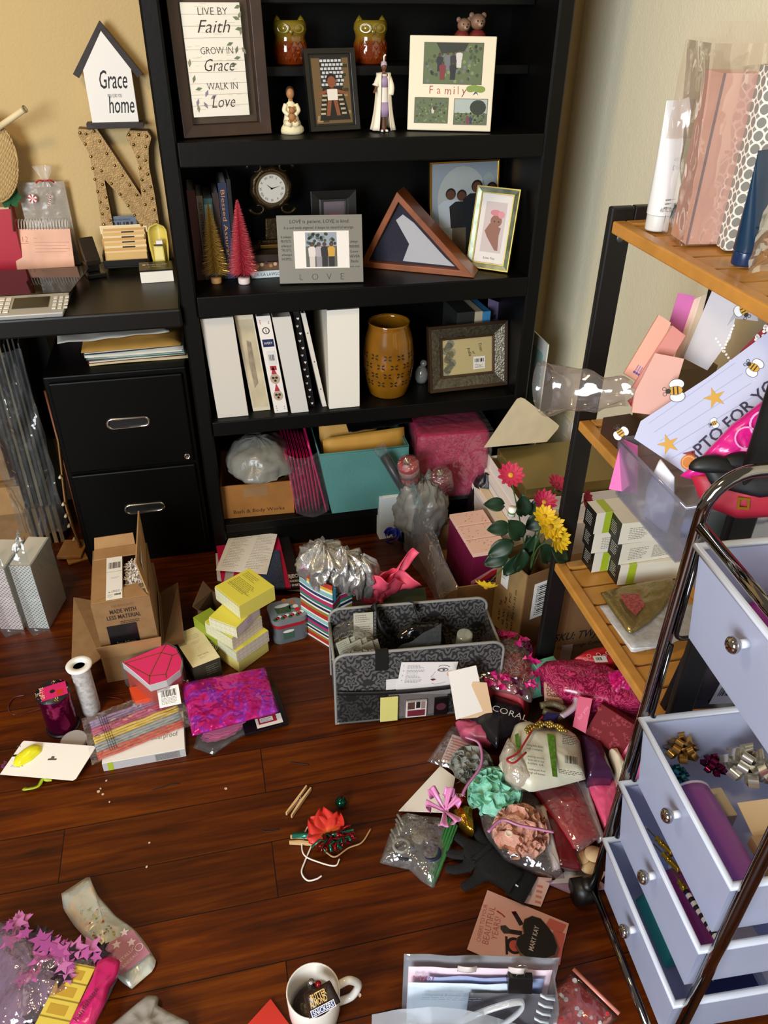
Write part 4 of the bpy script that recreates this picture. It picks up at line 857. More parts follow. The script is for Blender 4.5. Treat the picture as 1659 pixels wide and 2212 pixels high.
def lattice(col):
 def f(nt,b):
  tc=N(nt,'TexCoord');sp=N(nt,'SeparateXYZ');nt.links.new(tc.outputs['UV'],sp.inputs[0])
  def tri(s1,s2):
   a=N(nt,'Math',operation='ADD' if s2>0 else 'SUBTRACT');nt.links.new(sp.outputs[0],a.inputs[0]);nt.links.new(sp.outputs[1],a.inputs[1])
   m=N(nt,'Math',operation='MULTIPLY');m.inputs[1].default_value=s1;nt.links.new(a.outputs[0],m.inputs[0]);s=N(nt,'Math',operation='SINE');nt.links.new(m.outputs[0],s.inputs[0]);ab=N(nt,'Math',operation='ABSOLUTE');nt.links.new(s.outputs[0],ab.inputs[0]);return ab
  mn=N(nt,'Math',operation='MINIMUM');nt.links.new(tri(300,1).outputs[0],mn.inputs[0]);nt.links.new(tri(300,-1).outputs[0],mn.inputs[1])
  g=N(nt,'Math',operation='GREATER_THAN');g.inputs[1].default_value=.55;nt.links.new(mn.outputs[0],g.inputs[0])
  mx=N(nt,'MixRGB');mx.inputs[1].default_value=srgb('#eae4da');mx.inputs[2].default_value=srgb(col);nt.links.new(g.outputs[0],mx.inputs[0]);nt.links.new(mx.outputs[0],b.inputs['Base Color']);b.inputs['Roughness'].default_value=.4
 return pattern('lattice_'+col,f)
def uvbox(o,T,s=1.0):
 """lay uv in metres on the local xz / yz of each face"""
 me=o.data;uv=me.uv_layers.new(name='uv');Ti=T.inverted();R3=Ti.to_3x3()
 for p in me.polygons:
  n=R3@p.normal
  for li in p.loop_indices:
   q=Ti@me.vertices[me.loops[li].vertex_index].co
   if abs(n.z)>.7:a,b=q.x,q.y
   elif abs(n.y)>abs(n.x):a,b=q.x,q.z
   else:a,b=q.y,q.z
   uv.data[li].uv=(a*s,b*s)
def gift(bl,br,tl,deep,col,label,k):
 T,w,h=box_T(bl,br,0,tl);x_=T.col[0].to_3d();T=frame(T.translation,V((cos(radians(-14)),sin(radians(-14)),0)));h=max(.12,h)
 t=thing('gift_bag',label,'gift bag','silver lattice gift bags in cellophane');F=MB(T);F.box((0,0,.0006),(w,deep,h),mat('#d9d2c2',.5));F.build('bag_body',t)
 F=MB(T);F.rect(0,0,w,h,mat('#fff',.5))if 0 else None
 F=MB(T@frame((0,-.0006,.001),(1,0,0),(0,0,1)));F.rect(0,0,w,h,lattice(col));o=F.build('printed_gusset',t,label='lattice printed side');uvbox(o,T)
 F=MB(T);F.sheet(lambda u,v:(-.003+(w+.007)*u,-.006-.004*sin(pi*u),.0006+(h+.01)*v),10,10,CLR)
 F.sheet(lambda u,v:(w+.003+.001*sin(6*v),-.006+(deep+.01)*u,.0006+(h+.01)*v),10,10,CLR)
 F.sheet(lambda u,v:(w*.5+(w*.5)*(1-v)*(2*u-1)+.004*sin(9*u),deep*.3*v,h+.01+.075*v+.012*noise.noise(V((u*5,v*5,k)))*v),14,10,CLR)
 F.poly([(-.002,-.006,.0008),(w+.003,-.006,.0008),(w*.45,-.034,.0012)],CLR);F.build('cellophane',t)
gift((63,1357),(109,1354),(25,1222),.13,'#8d8a84','white and silver gift bag in cellophane, beside the opened brown carton',1)
gift((2,1359),(53,1358),(-22,1228),.13,'#b97d86','pink-tinted gift bag in cellophane at the left edge of the photo',2)
# ---- opened shipping cartons
t=thing('shipping_box','brown shipping carton with open flaps holding a smaller box, before the filing cabinet','box')
def z3c(x,y):return(150+x*.1718,1120+y*.1718)
T,w,h=box_T(z3c(480,2070),z3c(1235,1930),0,z3c(395,1740));dp=.235
h=.085
F=MB(T);th=.004
F.box((0,0,.0006),(w,dp,.004),KR).box((0,0,.0041),(w,th,h),KR).box((0,dp-th,.0041),(w,dp,h+.1),KR).box((0,th,.0041),(th,dp-th,h),KR).box((w-th,th,.0041),(w,dp-th,h),KR);F.build('body',t,bevel=.0008)
MB(T).hexa([(.004,-.001,h),(w-.004,-.001,h),(w-.004,.002,h),(.004,.002,h)],[(-.004,-.014,h+.05),(w+.002,-.014,h+.05),(w+.002,-.011,h+.05),(-.004,-.011,h+.05)],KR2).build('flap',t)
MB(T).add([(-.001,.006,h),(-.001,dp-.01,h),(-.075,dp+.02,h+.01),(-.075,-.03,h-.02),(-.001,.006,h-.003),(-.001,dp-.01,h-.003),(-.075,dp+.02,h+.007),(-.075,-.03,h-.023)],[(0,1,2,3),(7,6,5,4),(0,3,7,4),(3,2,6,7),(2,1,5,6),(1,0,4,5)],KR).build('flap',t)
MB(T).add([(w+.001,.006,h),(w+.001,dp-.01,h),(w+.055,dp-.02,h+.035),(w+.055,.02,h-.01),(w+.001,.006,h-.003),(w+.001,dp-.01,h-.003),(w+.055,dp-.02,h+.032),(w+.055,.02,h-.013)],[(3,2,1,0),(4,5,6,7),(4,7,3,0),(7,6,2,3),(6,5,1,2),(5,4,0,1)],KD).build('flap',t)
t=thing('shipping_box','brown box printed MADE WITH LESS MATERIAL sitting inside the open shipping carton','box')
iz=aty(*z3c(320,1085),(T@V((0,.006,0))).y).z;g=.0065;F=MB(T);W0,W1,D0,D1=g,w-g,g,dp-g
F.box((W0,D0,.005),(W1,D0+th,iz),KR).box((W0,D1-th,.005),(W1,D1,iz),KR).box((W0,D0+th,.005),(W0+th,D1-th,iz),KR).box((W1-th,D0+th,.005),(W1,D1-th,iz),KR).box((W0+th,D0+th,.005),(W1-th,D1-th,.008),KR)
F.T=T@frame((W0,D0-.0004,0),(1,0,0),(0,0,1));BI=mat('#2c2019',.7);ww=W1-W0
F.text('THIS BOX IS NOW',ww*.32,iz-.019,.011,mat('#8d6a44',.7),.0004,0,0,'l',ww*.38);F.text('MADE WITH',ww*.28,iz-.038,.018,BI,.0004,0,.012,'l',ww*.45);F.text('LESS MATERIAL',ww*.21,iz-.056,.018,BI,.0004,0,.012,'l',ww*.58)
F.lines(ww*.42,iz-.067,ww*.34,3,.005,.002,BI,.0004)
F.build('body',t,bevel=.0008)
F=MB(T@frame((W0,D0-.0012,0),(1,0,0),(0,0,1)));F.box((ww*.17,h+.012,0),(ww*.68,iz-.075,.0006),mat('#0e0d0d',.3));F.text('free-delivery',ww*.28,h+.034,.013,mat('#8f8d88',.5),.0008,0,0,'l',ww*.34);F.text('free. fast. on millions',ww*.28,h+.026,.005,mat('#8f8d88',.5),.0008);F.build('tape',t,label='torn black packing tape')
z=iz;MB(T).box((W0+.004,D1-.045,z+.0005),(W1-.004,D1-.001,z+.003),KR2).build('flap',t)
MB(T).hexa([(W0+.004,D1+.001,z),(W1-.03,D1+.001,z),(W1-.03,D1+.003,z),(W0+.004,D1+.003,z)],[(W0+.01,D1+.006,z+.035),(W1-.03,D1+.006,z+.035),(W1-.03,D1+.008,z+.035),(W0+.01,D1+.008,z+.035)],KR2).build('flap',t)
F=MB(T);F.poly([(W0+.002,D0+.002,z+.0002),(W1-.004,D0+.002,z+.0002),(W1-.03,D0+.06,z-.002),(W0+ww*.55,D0+.055,z-.004),(W0+ww*.55,D1-.04,z-.004),(W0+.002,D1-.04,z+.0002)],KR2);F.build('flap',t,solid=.002)
F=MB(T@Matrix.Translation((W0+ww*.26,D0+.006,z+.0016)));lw,ll=ww*.28,(D1-.045-D0-.006)
F.box((0,0,0),(lw,ll,.0006),WHITE);F.bars(lw*.15,ll*.72,lw*.75,ll*.15,INK,.0008,18).rect(0,ll*.64,lw,.0006,INK,.0008).text('1 2-DAY™',lw*.95,ll*.20,.012,mat('#555',.6),.0008,0,0,'l',lw*.8,180).lines(lw*.1,ll*.1,lw*.35,3,.004,.0012,mat('#777',.6),.0008).bars(lw*.5,ll*.08,lw*.42,.007,INK,.0008).lines(lw*.3,ll*.5,lw*.55,2,.004,.001,mat('#777',.6),.0008);F.build('shipping_label',t)
MB(T).hexa([(W1-.006,D0+.012,z),(W1-.003,D0+.012,z),(W1-.003,D1-.01,z),(W1-.006,D1-.01,z)],[(W1-.022,D0+.045,z+.07),(W1-.019,D0+.045,z+.07),(W1-.004,D1+.006,z+.1),(W1-.007,D1+.006,z+.1)],KR2).build('flap',t)
ft=quad_T(T@V((W1-.0063,D1-.012,z)),T@V((W1-.0063,D0+.014,z)),T@V((W1-.0075,D1+.004,z+.1)))[0];F=MB(ft);fl=D1-D0-.03
F.box((fl*.08,.012,.0006),(fl*.8,.066,.0012),mat('#bfb7a6',.5));F.lines(fl*.12,.055,fl*.6,8,.005,.0016,mat('#4a453e',.6),.0014);F.build('shipping_label',t)
t=MB(T);rr=random.Random(12);ol=t;WP=mat('#e9e4e0',.6)
for i in range(150):
 x=W0+ww*(.6+.3*rr.random());y=D0+.065+(D1-D0-.12)*rr.random();zz_=z-.02+.012*rr.random();a=rr.random()*6.28;L=.012;pts=[]
 for k in range(4):pts.append((x+cos(a)*L*(k-1.5)*.5,y+sin(a)*L*(k-1.5)*.5,zz_+.004*(k%2)))
 wv=V((-sin(a),cos(a),rr.uniform(-.4,.4)))*.0014
 t.add([V(p)+wv for p in pts]+[V(p)-wv for p in pts],[(k,k+1,5+k,4+k)for k in range(3)],WP)
t.box((W0+ww*.56,D0+.06,z-.05),(W1-.008,D1-.045,z-.022),WP)
tag(t.build('shredded_paper'),'white crinkle-cut shredded paper inside the MADE WITH LESS MATERIAL box','packing paper',None,'stuff')
#  fourth shelf
def binder(bl,br,tl,label,spine,cover,decor=None,low=.012,depth=.265,thinpages=False):
 a=atz(*bl,S4);a.y=max(a.y,2.024);a.z=S4+.0006;b=aty(br[0],br[1],a.y);c=aty(tl[0],tl[1],a.y);w=max(.012,b.x-a.x);h=c.z-a.z;lean=max(c.x-a.x,-.0245-a.x)
 depth=min(depth,2.324-a.y)
 T=Matrix(((1,0,lean/h,a.x),(0,1,0,a.y),(0,0,1,a.z),(0,0,0,1)))
 t=thing('binder',label,'binder','binders on the fourth shelf');th=.003
 F=MB(T);F.box((0,0,0),(w,th,h),spine).box((0,th,0),(th,depth,h),cover).box((w-th,th,0),(w,depth,h),cover);F.build('cover',t,bevel=.0008)
 if w>.02:MB(T).box((th+.0005,th+.006,.004),(w-th-.0005,depth-.02,h*(1-low)-.012),mat('#e3ddd0',.7)).build('pages',t);MB(T).box((w*.3,th+.004,.01),(w*.7,th+.0058,h-.012),CHR).build('ring_spine',t)
 if decor:F=MB(T@frame((0,-.0005,0),(1,0,0),(0,0,1)));decor(F,w,h);F.build('spine_label',t)
 return t
BW=mat('#d3cdc2',.35);BG=mat('#c9c2b2',.3)
def d_stain(F,w,h):
 F.rect(w*.08,h*.04,w*.84,h*.9,mat('#d2c3a2',.4,noise_=.3,nscale=15));F.poly([(w*.35,h*.25,.0004),(w*.6,h*.3,.0004),(w*.62,h*.72,.0004),(w*.4,h*.74,.0004),(w*.3,h*.5,.0004)],mat('#a3927a',.5,noise_=.5,nscale=50))
def d_dog(F,w,h):
 z=.0004;F.ring((w*.5,h*.86),w*.2,w*.26,INK,20,z).text('1',w*.5,h*.84,.014,INK,z,0,0,'c');F.rect(w*.1,h*.70,w*.8,h*.075,mat('#1d2a55',.4),z).text('AVERY',w*.2,h*.725,.010,mat('#e9e6e0',.4),z+.0002,0,0,'l',w*.6)
 F.rect(w*.25,h*.52,w*.6,h*.14,mat('#dcdad6',.4),z).bars(w*.35,h*.56,w*.4,h*.06,INK,z+.0002,10)
 for k,fy in enumerate((.33,.15)):
  F.poly([(w*.3,h*(fy+.09),z),(w*.7,h*(fy+.09),z),(w*.5,h*(fy+.17),z)],mat('#b33240',.5));F.disc((w*.5,h*(fy+.04)),w*.36,mat('#b9a28c',.5),14,z,h*.055);F.disc((w*.38,h*(fy+.05)),w*.11,mat('#3b2a22',.5),10,z+.0002);F.disc((w*.62,h*(fy+.05)),w*.11,mat('#3b2a22',.5),10,z+.0002);F.disc((w*.5,h*(fy+.02)),w*.1,INK,10,z+.0002)
 F.rect(w*.3,h*.46,w*.45,h*.045,mat('#a82a36',.5),z)
 for i in range(5):F.disc((w*(.2+.6*(i%2)),h*(.93+.015*(i%3))),w*.035,mat('#b3384a',.5),8,z);F.disc((w*(.2+.6*(i%2)),h*(.03+.012*i)),w*.035,mat('#8f5a52',.5),8,z)
def d_heart(F,w,h):
 for i in range(13):
  y=h*(.04+.073*i);x=w*(.3 if i%2 else .6);s=.004;F.poly([(x,y-s,.0004),(x+s,y+.3*s,.0004),(x+.5*s,y+s,.0004),(x,y+.5*s,.0004),(x-.5*s,y+s,.0004),(x-s,y+.3*s,.0004)],WHITE)
def d_holes(F,w,h):
 for fy in(.2,.5,.8):F.disc((w*.5,h*fy),.0018,INK,8,.0004)
binder((471,904),(537,900),(430,690),'wide white binder, leftmost on the fourth shelf',BW,mat('#ece7dc',.35))
binder((547,889),(584,883),(505,678),'cream binder with a stained spine between two white binders',mat('#d7ccb2',.4),BG,d_stain)
binder((594,893),(622,889),(553,684),'white binder with party dogs and a blue maker label on its spine',mat('#ece6de',.35),BW,d_dog)
binder((630,893),(667,887),(588,686),'glossy plain white binder right of the dog-print binder',mat('#d5d2cb',.2,coat=.4),BW)
binder((668,880),(680,869),(632,670),'black binder dotted with little white hearts',mat('#111013',.4),mat('#111013',.4),d_heart)
binder((697,879),(706,878),(650,677),'slim white binder leaning beside the heart-dotted one',mat('#ddd7ca',.4),mat('#d6d0c4',.4),d_holes)
binder((712,884),(777,879),(706,671),'wide white binder standing upright, rightmost on the fourth shelf',mat('#ece7db',.35),mat('#e6e1d5',.35))
o=atz(846,861,S4);o.y+=.05;top=aty(842,693,o.y);H=top.z-S4;R_=.052*(aty(898,775,o.y).x-aty(792,775,o.y).x)/.104
t=thing('vase','amber glazed ceramic lantern vase with pierced petal pattern','vase');AM=mat('#8a5a10',.14,coat=.6,noise_=.35,nscale=18);T=yaw_frame((o.x,o.y,S4+.0006),0)
prof=[(.72,0),(.76,.02),(.9,.18),(1.0,.42),(1.0,.58),(.93,.78),(.80,.93),(.79,.97),(.82,1.0),(.77,1.0),(.74,.96),(.86,.78),(.93,.5),(.7,.03),(0,.03)]
F=MB(T);F.lathe([(R_*a,H*b)for a,b in prof],AM,40)
def onv(a,f):
 for(r0,h0),(r1,h1)in zip(prof,prof[1:8]):
  if h0<=f<=h1:return R_*(r0+(r1-r0)*(f-h0)/(h1-h0)+.022)
 return R_
HO=mat('#1d1002',.6);nl=12
for row in range(4):
 for k in range(nl):
  a0=2*pi*(k+.5*(row%2))/nl;f0=.24+.125*row
  for q in range(4):
   b=pi/4+q*pi/2;ca,sa=cos(b),sin(b);pts=[]
   for(u,v)in((.18,0),(.55,.2),(.92,0),(.55,-.2)):
    du=(u*ca-v*sa)*.235;dv=(u*sa+v*ca)*.055;a=a0+du;f=f0+dv;r=onv(a,f);pts.append((r*cos(a),r*sin(a),H*f))
   F.poly(pts,HO)
F.build('body',t)
T,w,h=lean_T((929,853),(1095,834),S4,13,(921,711));t=thing('picture_frame','chunky antique silver frame with a sand-coloured insert card and price tag','picture frame')
SVF=mat('#7d7666',.32,metal=.75,noise_=.6,nscale=120,bump=.5,bscale=180);mb=MB(T);fring(mb,0,0,w,h,.010,-.02,.004,mat('#3b2819',.4,metal=.3),.003);fring(mb,.0095,.0095,w-.0095,h-.0095,.030,-.018,.002,SVF,.012);fring(mb,.039,.039,w-.039,h-.039,.006,-.016,-.006,mat('#4a3420',.35,metal=.4),.002);mb.build('frame',t,bevel=.001)
p=MB(T).box((.043,.043,-.02),(w-.043,h-.043,-.014),mat('#b5a575',.5));z=-.0135;x0,y0,pw,ph=.045,.045,w-.09,h-.09
for i in range(14):p.disc((x0+pw*(.08+.03*(i%5)),y0+ph*(.1+.06*i)),pw*.08,mat(('#8d8a72','#7a7c6c','#a3976c')[i%3],.5),8,z)
p.text('Trim',x0+pw*.72,y0+ph*.82,.014,INK,z+.0004,.3,0,'l',None,-75);p.text('of',x0+pw*.6,y0+ph*.62,.011,INK,z+.0004,.3,0,'l',None,-75);p.text('India',x0+pw*.5,y0+ph*.72,.014,INK,z+.0004,.3,0,'l',None,-75)
p.rect(x0+pw*.62,y0+ph*.1,pw*.24,ph*.36,mat('#e0dcd2',.5),z+.0006);p.bars(x0+pw*.65,y0+ph*.3,pw*.18,ph*.1,INK,z+.0009,9);p.lines(x0+pw*.65,y0+ph*.22,pw*.18,3,.004,.0014,mat('#555',.5),z+.0009);p.build('insert_card',t)
mb=MB(T);prop(mb,w,h,BF,-.0205);mb.build('easel',t)
# ---- books/box behind the frame, purple card, glass bird
t=thing('boxed_set','dark boxed set of three slim books behind the silver frame','box set');a=aty(966,650,2.22);b=aty(1054,700,2.22);z0=S4+.0006;zt=aty(1010,672,2.16).z
T=yaw_frame((a.x+.012,2.15,z0),4);w_=.118;hh=zt-z0
for i,(x0,x1,c)in enumerate(((0,.056,'#232422'),(.0565,.082,'#b9ab8f'),(.0825,.108,'#3a7fae'))):F=MB(T);F.box((x0,0,0),(x1,.12,hh-.002*i),mat(c,.5));F.text(('STORIES','BOOK','150')[i],x0+(x1-x0)*.65,hh-.06,(x1-x0)*.5,mat(('#8d8a80','#4a4436','#12161c')[i],.5),-.0006)if 0 else None;F.build('book_volume',t,bevel=.0008)
t=MB(frame((aty(1058,690,2.2).x,2.2,z0),(1,.25,0),(0,.08,1)));pt=aty(1060,648,2.2).z-z0;t.prism([(0,0,0),(.045,0,0),(.045,pt-.02,0),(0,pt,0)],(0,0,.0015),mat('#6f6184',.6));t.prism([(.0,pt*.72,.0017),(.03,pt*.72,.0017),(.03,pt*.78,.0017)],(0,0,.0004),mat('#3a1f3d',.6));tag(t.build('greeting_card'),'lilac card standing behind the right end of the silver frame','card')
t=thing('glass_ornament','small cloudy glass ornament between the vase and the silver frame','ornament');o=aty(912,822,2.16);T=yaw_frame((o.x,2.17,z0),0);GLO=film('#c9c6bd',.45,.7,.08,bump=0);MB(T).lathe([(.016,0),(.02,.012),(.021,.03),(.014,.046),(.008,.052),(.0,.053)],GLO,20).build('body',t);MB(T).ball((.004,-.004,.062),.011,GLO,14,10).build('head',t)
#  bottom shelf
z0=S5+.0006
t=thing('cardboard_box','brown Bath and Body Works carton under a grey plastic bag, on the bottom shelf','box');t['label']='brown lettered carton under a grey plastic bag, left on the bottom shelf'
T,w,h=box_T((485,1126),(637,1112),S5,(478,1056));KB=mat('#a06a2c',.7,noise_=.15,nscale=30);F=MB(T@Matrix.Translation((0,.012,0)))
dp=.22
F.box((0,0,.0006),(w,.003,h),KB).box((0,.003,.0006),(.003,dp,h),KB).box((w-.003,.003,.0006),(w,dp,h),KB).box((.003,dp-.003,.0006),(w-.003,dp,h),KB).box((.003,.003,.0006),(w-.003,dp-.003,.003),KB)
F.T=T@frame((0,.0115,0),(1,0,0),(0,0,1));F.text('Bath & Body Works',w*.14,h*.14,.018,mat('#4a2c10',.6),.0002,0,.004,'l',w*.72);F.rect(w*.3,h*.62,w*.35,h*.3,mat('#96714a',.35),.0002);F.build('body',t,bevel=.0008)
GP=film('#8f908a',.12,.45,.22,bump=.55,bscale=40)
def crumple(T,rx,ry,rz,m,seed=0,amp=.22,freq=3.2,nu=48,nv=30,ridges=0,lo=0.0,pinch=0.0):
 """a stuffed, creased bag: bumpy closed surface"""
 F=MB(T);off=V((seed*3.7,seed*1.3,seed*9.1));vs=[]
 for j in range(nv+1):
  t_=-pi/2+pi*j/nv
  for i in range(nu):
   a=2*pi*i/nu;d=V((cos(t_)*cos(a),cos(t_)*sin(a),sin(t_)))
   n_=noise.noise(d*freq+off)+.5*noise.noise(d*freq*2.1+off)-.9*abs(noise.noise(V((d.x,d.y,d.z*.35))*freq*1.9+off))
   if ridges:n_+=ridges*abs(sin(a*7+3*noise.noise(d*2+off)))*max(0,d.z)
   k=1+amp*n_;z=d.z*rz*k
   if d.z>0 and pinch:k*=1-pinch*d.z**2
   vs.append((d.x*rx*k,d.y*ry*k,max(z,lo)))
 fs=[(j*nu+i,j*nu+(i+1)%nu,(j+1)*nu+(i+1)%nu,(j+1)*nu+i)for j in range(nv)for i in range(nu)]
 F.add(vs,fs,m,True);return F
c=aty(551,998,2.10);tp=aty(551,932,2.14).z;btm=aty(551,1066,2.03).z
t=crumple(frame((c.x+.014,2.10,(tp+btm)/2-.012),(1,0,0)),.104,.122,(tp-btm)/2*1.12,mat('#7b7a72',.3,bump=.5,bscale=45),3,.12,2.0,ridges=.35)
tag(t.build('plastic_bag'),'stuffed grey plastic bag bulging over the brown lettered carton','bag')
PKM=mat('#b8185c',.35,bump=.25,bscale=120)
xm=atz(641,1110,S5).x
for i in range(8):
 hh=.215-.004*i;x=xm+.0105*i;t=MB(Matrix(((1,0,-.10,x),(0,1,0,2.028+.003*(i%3)),(0,0,1,z0),(0,0,0,1))))
 t.bag([(0,0),(.2,0),(.2,hh),(0,hh)],.009,PKM,rings=5,amp=.0012,n=36,freq=50)if 0 else t.sheet(lambda u,v:(.0085*(1 if u<.5 else 0)*(sin(pi*min(1,max(0,v)))*.5+.5)*(1-abs(4*u-1)*.15 if u<.5 else 1),abs(2*u-1)*.2,hh*v),12,14,PKM)
 tag(t.build('padded_mailer',None,solid=.0022),'pink padded mailer in the upright pack beside the grey bag, bottom shelf','mailer','pink padded mailers on the bottom shelf')
x=xm+.093;t=MB(Matrix(((1,0,-.2,x),(0,1,0,2.026),(0,0,1,z0),(0,0,0,1))));t.sheet(lambda u,v:(.004*sin(pi*u)+.003*sin(2*v),.2*u,.25*v),8,12,PKM);tag(t.build('padded_mailer',None,solid=.005),'single pink mailer leaning against the teal fabric bin','mailer')
t=MB();t.sheet(lambda u,v:(xm-.004+.105*u-.025*v,2.014-.006*sin(pi*u)+.004*noise.noise(V((u*5,v*6,2))),z0+.02*(1-v)+.235*v-.02*sin(3*u)),16,20,film('#ffffff',.95,.8,.1,bump=.6,bscale=30));tag(t.build('plastic_sleeve'),'clear plastic sleeve round the pack of pink mailers','plastic sleeve')
t=thing('storage_bin','teal fabric storage bin stuffed with manila envelopes on the bottom shelf','bin');TE=mat('#4f8681',.8,bump=.35,bscale=320,noise_=.12,nscale=12)
a=atz(720,1117,S5);a.y=2.012;b=aty(878,1103,a.y);tl=aty(690,982,a.y-.012);tr=aty(882,964,a.y-.012);zt=(tl.z+tr.z)/2
a.z=b.z=z0+.0045;bot=[a,b,V((b.x,2.30,z0)),V((a.x,2.30,z0))];tl.z=tr.z=zt;top=[tl,V((tr.x,tr.y,zt)),V((tr.x,2.31,zt)),V((tl.x,2.31,zt))]
F=MB();F.add(bot+top,[(0,1,5,4),(1,2,6,5),(2,3,7,6),(3,0,4,7),(3,2,1,0)],TE);F.build('body',t,solid=.004)
F=MB();F.tube(top,.0035,mat('#43756f',.7),6,closed=True);F.build('rim',t)
for i,(x0,x1,y,c,up,la)in enumerate(((.015,.27,2.05,'#b98932',.018,'padded manila envelope along the front of the teal bin'),(.01,.19,2.10,'#c29243',.05,'manila envelope behind the front one in the teal bin'),(.05,.14,2.16,'#c9b893',.075,'folded cream paper bag sticking out of the teal bin'),(.06,.24,2.2,'#8f8c86',.06,'grey document sleeve at the back of the teal bin'))):
 F=MB(frame((tl.x+x0+.01,y,zt-.09),(1,0,.02 if i else .05),(0,.18,1)));F.bag([(0,0),(x1-x0,0),(x1-x0,.09+up),(0,.09+up)],.012,mat(c,.6,noise_=.1,nscale=20),rings=5,amp=.0015,n=36)
 tag(F.build('envelope' if i!=2 else 'paper_bag'),la,'envelope' if i!=2 else 'paper bag')
t=MB(frame((tl.x+.075,2.165,zt+.02),(1,.3,-.28),(0,.3,1)));t.box((0,0,0),(.06,.045,.006),WHITE);tag(t.build('white_case',None,bevel=.001),'small white case poking up from the envelopes in the teal bin','case')
t=MB();t.sheet(lambda u,v:(tl.x+.10+.20*u,2.06+.16*v,zt+.035+.012*v+.012*noise.noise(V((u*4,v*4,1)))+.012*u),16,12,mat('#0b0b0d',.2));tag(t.build('plastic_bag',None,solid=.002),'black plastic bag draped over the envelopes in the teal bin','bag')
SHR=film('#ffffff',.95,.8,.1,bump=.6,bscale=30)
t=thing('wrapped_bundle','hot pink tissue block in shrink wrap at the right end of the bottom shelf','bundle')
a=aty(904,943,1.995);T=yaw_frame((a.x,1.995,z0+.02),-3);hh=a.z-z0-.02;wd=aty(1058,955,1.995).x-a.x
PKB=mat('#b01c50',.55,noise_=.35,nscale=60,bump=.6,bscale=70);F=MB(T);nx,ny,nz=16,12,16
def rb(u,v,w_):return V((wd*u,.17*v,hh*w_))
F.box((0,0,0),(wd,.17,hh),PKB);o_=F.build('tissue_block',t,bevel=.022,seg=5)
F=MB(T)
F.sheet(lambda u,v:(-.004+(wd+.008)*u,-.004-.002*noise.noise(V((u*9,v*9,0))),hh*v),14,14,SHR);F.sheet(lambda u,v:(-.004+(wd+.008)*u,-.004+.178*v,hh+.004+.003*noise.noise(V((u*12,v*9,4)))),14,12,SHR);F.sheet(lambda u,v:(-.005,-.004+.178*u,hh*v),6,8,SHR);F.build('shrink_wrap',t)
t=MB(yaw_frame((a.x-.0,2.03,z0),0));t.box((0,0,0),(wd,.12,.0185),mat('#2a1218',.5));tag(t.build('box',None,bevel=.001),'flat dark box under the pink tissue block','box')
t=crumple(yaw_frame((a.x+wd*.95,1.96,.1),-25),.055,.035,.13,mat('#1a0d12',.4,bump=.4,bscale=60),9,.12,2.2,lo=-.0994);tag(t.build('pouch'),'dark crumpled pouch wedged between the pink tissue block and the white gift boxes','pouch')
t=MB();c=aty(784,1128,2.0);c=atz(784,1130,0);t.ball((c.x,c.y,.0085),(.012,.009,.008),mat('#e3ded3',.5),14,8);tag(t.build('pebble'),'small white pebble on the floor below the teal bin','pebble')
#  floor by the bookcase's right end
def zq(x,y):return(780+x*.3134,840+y*.3134)
WB=mat('#e4d9cf',.45);GO=mat('#8d7a46',.3,metal=.55)
gl=[atz(*zq(930,400),.30),atz(*zq(1140,690),.30)];X0=.5*(gl[0].x+gl[1].x);YB,YF=min(1.99,gl[0].y),gl[1].y
t=thing('gift_box','large flat white box with a khaki gold lid, topmost of the stack by the wall','box')
MB().box((X0,YF,.262),(1.12,YB,.30),GO).build('lid',t,bevel=.0012)
F=MB();xa=atz(*zq(858,440),.27).x;F.box((xa,YF-.012,.232),(1.118,YB+.012,.236),WB).box((xa,YF-.012,.2361),(xa+.004,YB+.012,.275),WB).box((xa+.0041,YF-.012,.2361),(1.118,YF-.008,.268),WB).box((xa+.0041,YB+.008,.2361),(1.118,YB+.012,.268),WB).box((xa+.0041,YF-.0079,.2361),(1.118,YB+.0079,.2605),mat('#6b4a2c',.6));F.build('tray',t,bevel=.0008)
for i,(dx,za,zb,la)in enumerate(((-.012,.185,.2312,'flat white gift box directly under the gold-lidded one'),(-.05,.0006,.1842,'deep white drawer box at the bottom of the stack, its cream tray showing'))):
 t=thing('gift_box',la,'box','white gift boxes stacked by the wall');F=MB();F.box((xa+dx,YF-.02*(i+1),za),(1.10,YB+.01,zb),WB);F.build('body',t,bevel=.001)
 if i:MB().box((xa+dx+.012,YF-.02*(i+1)+.004,zb-.001),(xa-.014,YB,zb+.006),mat('#d9c3a0',.6)).build('tray',t)
 MB().box((xa+dx-.0006,YF-.02*(i+1),zb-.018),(xa+dx-.0001,YB+.01,zb-.0172),mat('#8d8078',.5)).build('lid_seam',t)
pts=[zq(850,400),zq(1100,60),zq(1365,250),zq(1290,355)];o=aty(*zq(1075,380),1.955);n=V((.12,-1,.1)).normalized();P=[atpl(*p,o,n)for p in(zq(850,405),zq(1060,95),zq(1078,70),zq(1105,60),zq(1130,70),zq(1345,235),zq(1366,255),zq(1355,278),zq(1280,365))]
t=MB();t.prism(P,-n*.003,mat('#d9c8a6',.65,noise_=.12,nscale=25));tag(t.build('mat_board',None),'cream card with rounded corners leaning behind the gold-lidded box','card')
t=thing('poster_board','white board with a pale teal scalloped edge leaning in the gap beside the bookcase','board');XP=.99
a,b=atx(1155,720,XP),atx(1187,740,XP);T=frame((XP,b.y,.0006),(.05,b.y*0+1,0),(0,0,1));wd=.16;hz=(a.z+b.z)/2
T=frame((XP,b.y+.16,.0006),(0,-1,0),(0.0,0,1));MB(T).box((0,0,0),(.16,hz,.004),mat('#dfe0d4',.6)).build('panel',t)
F=MB(T);
outl=[(.0,.02),(.1,.02)]
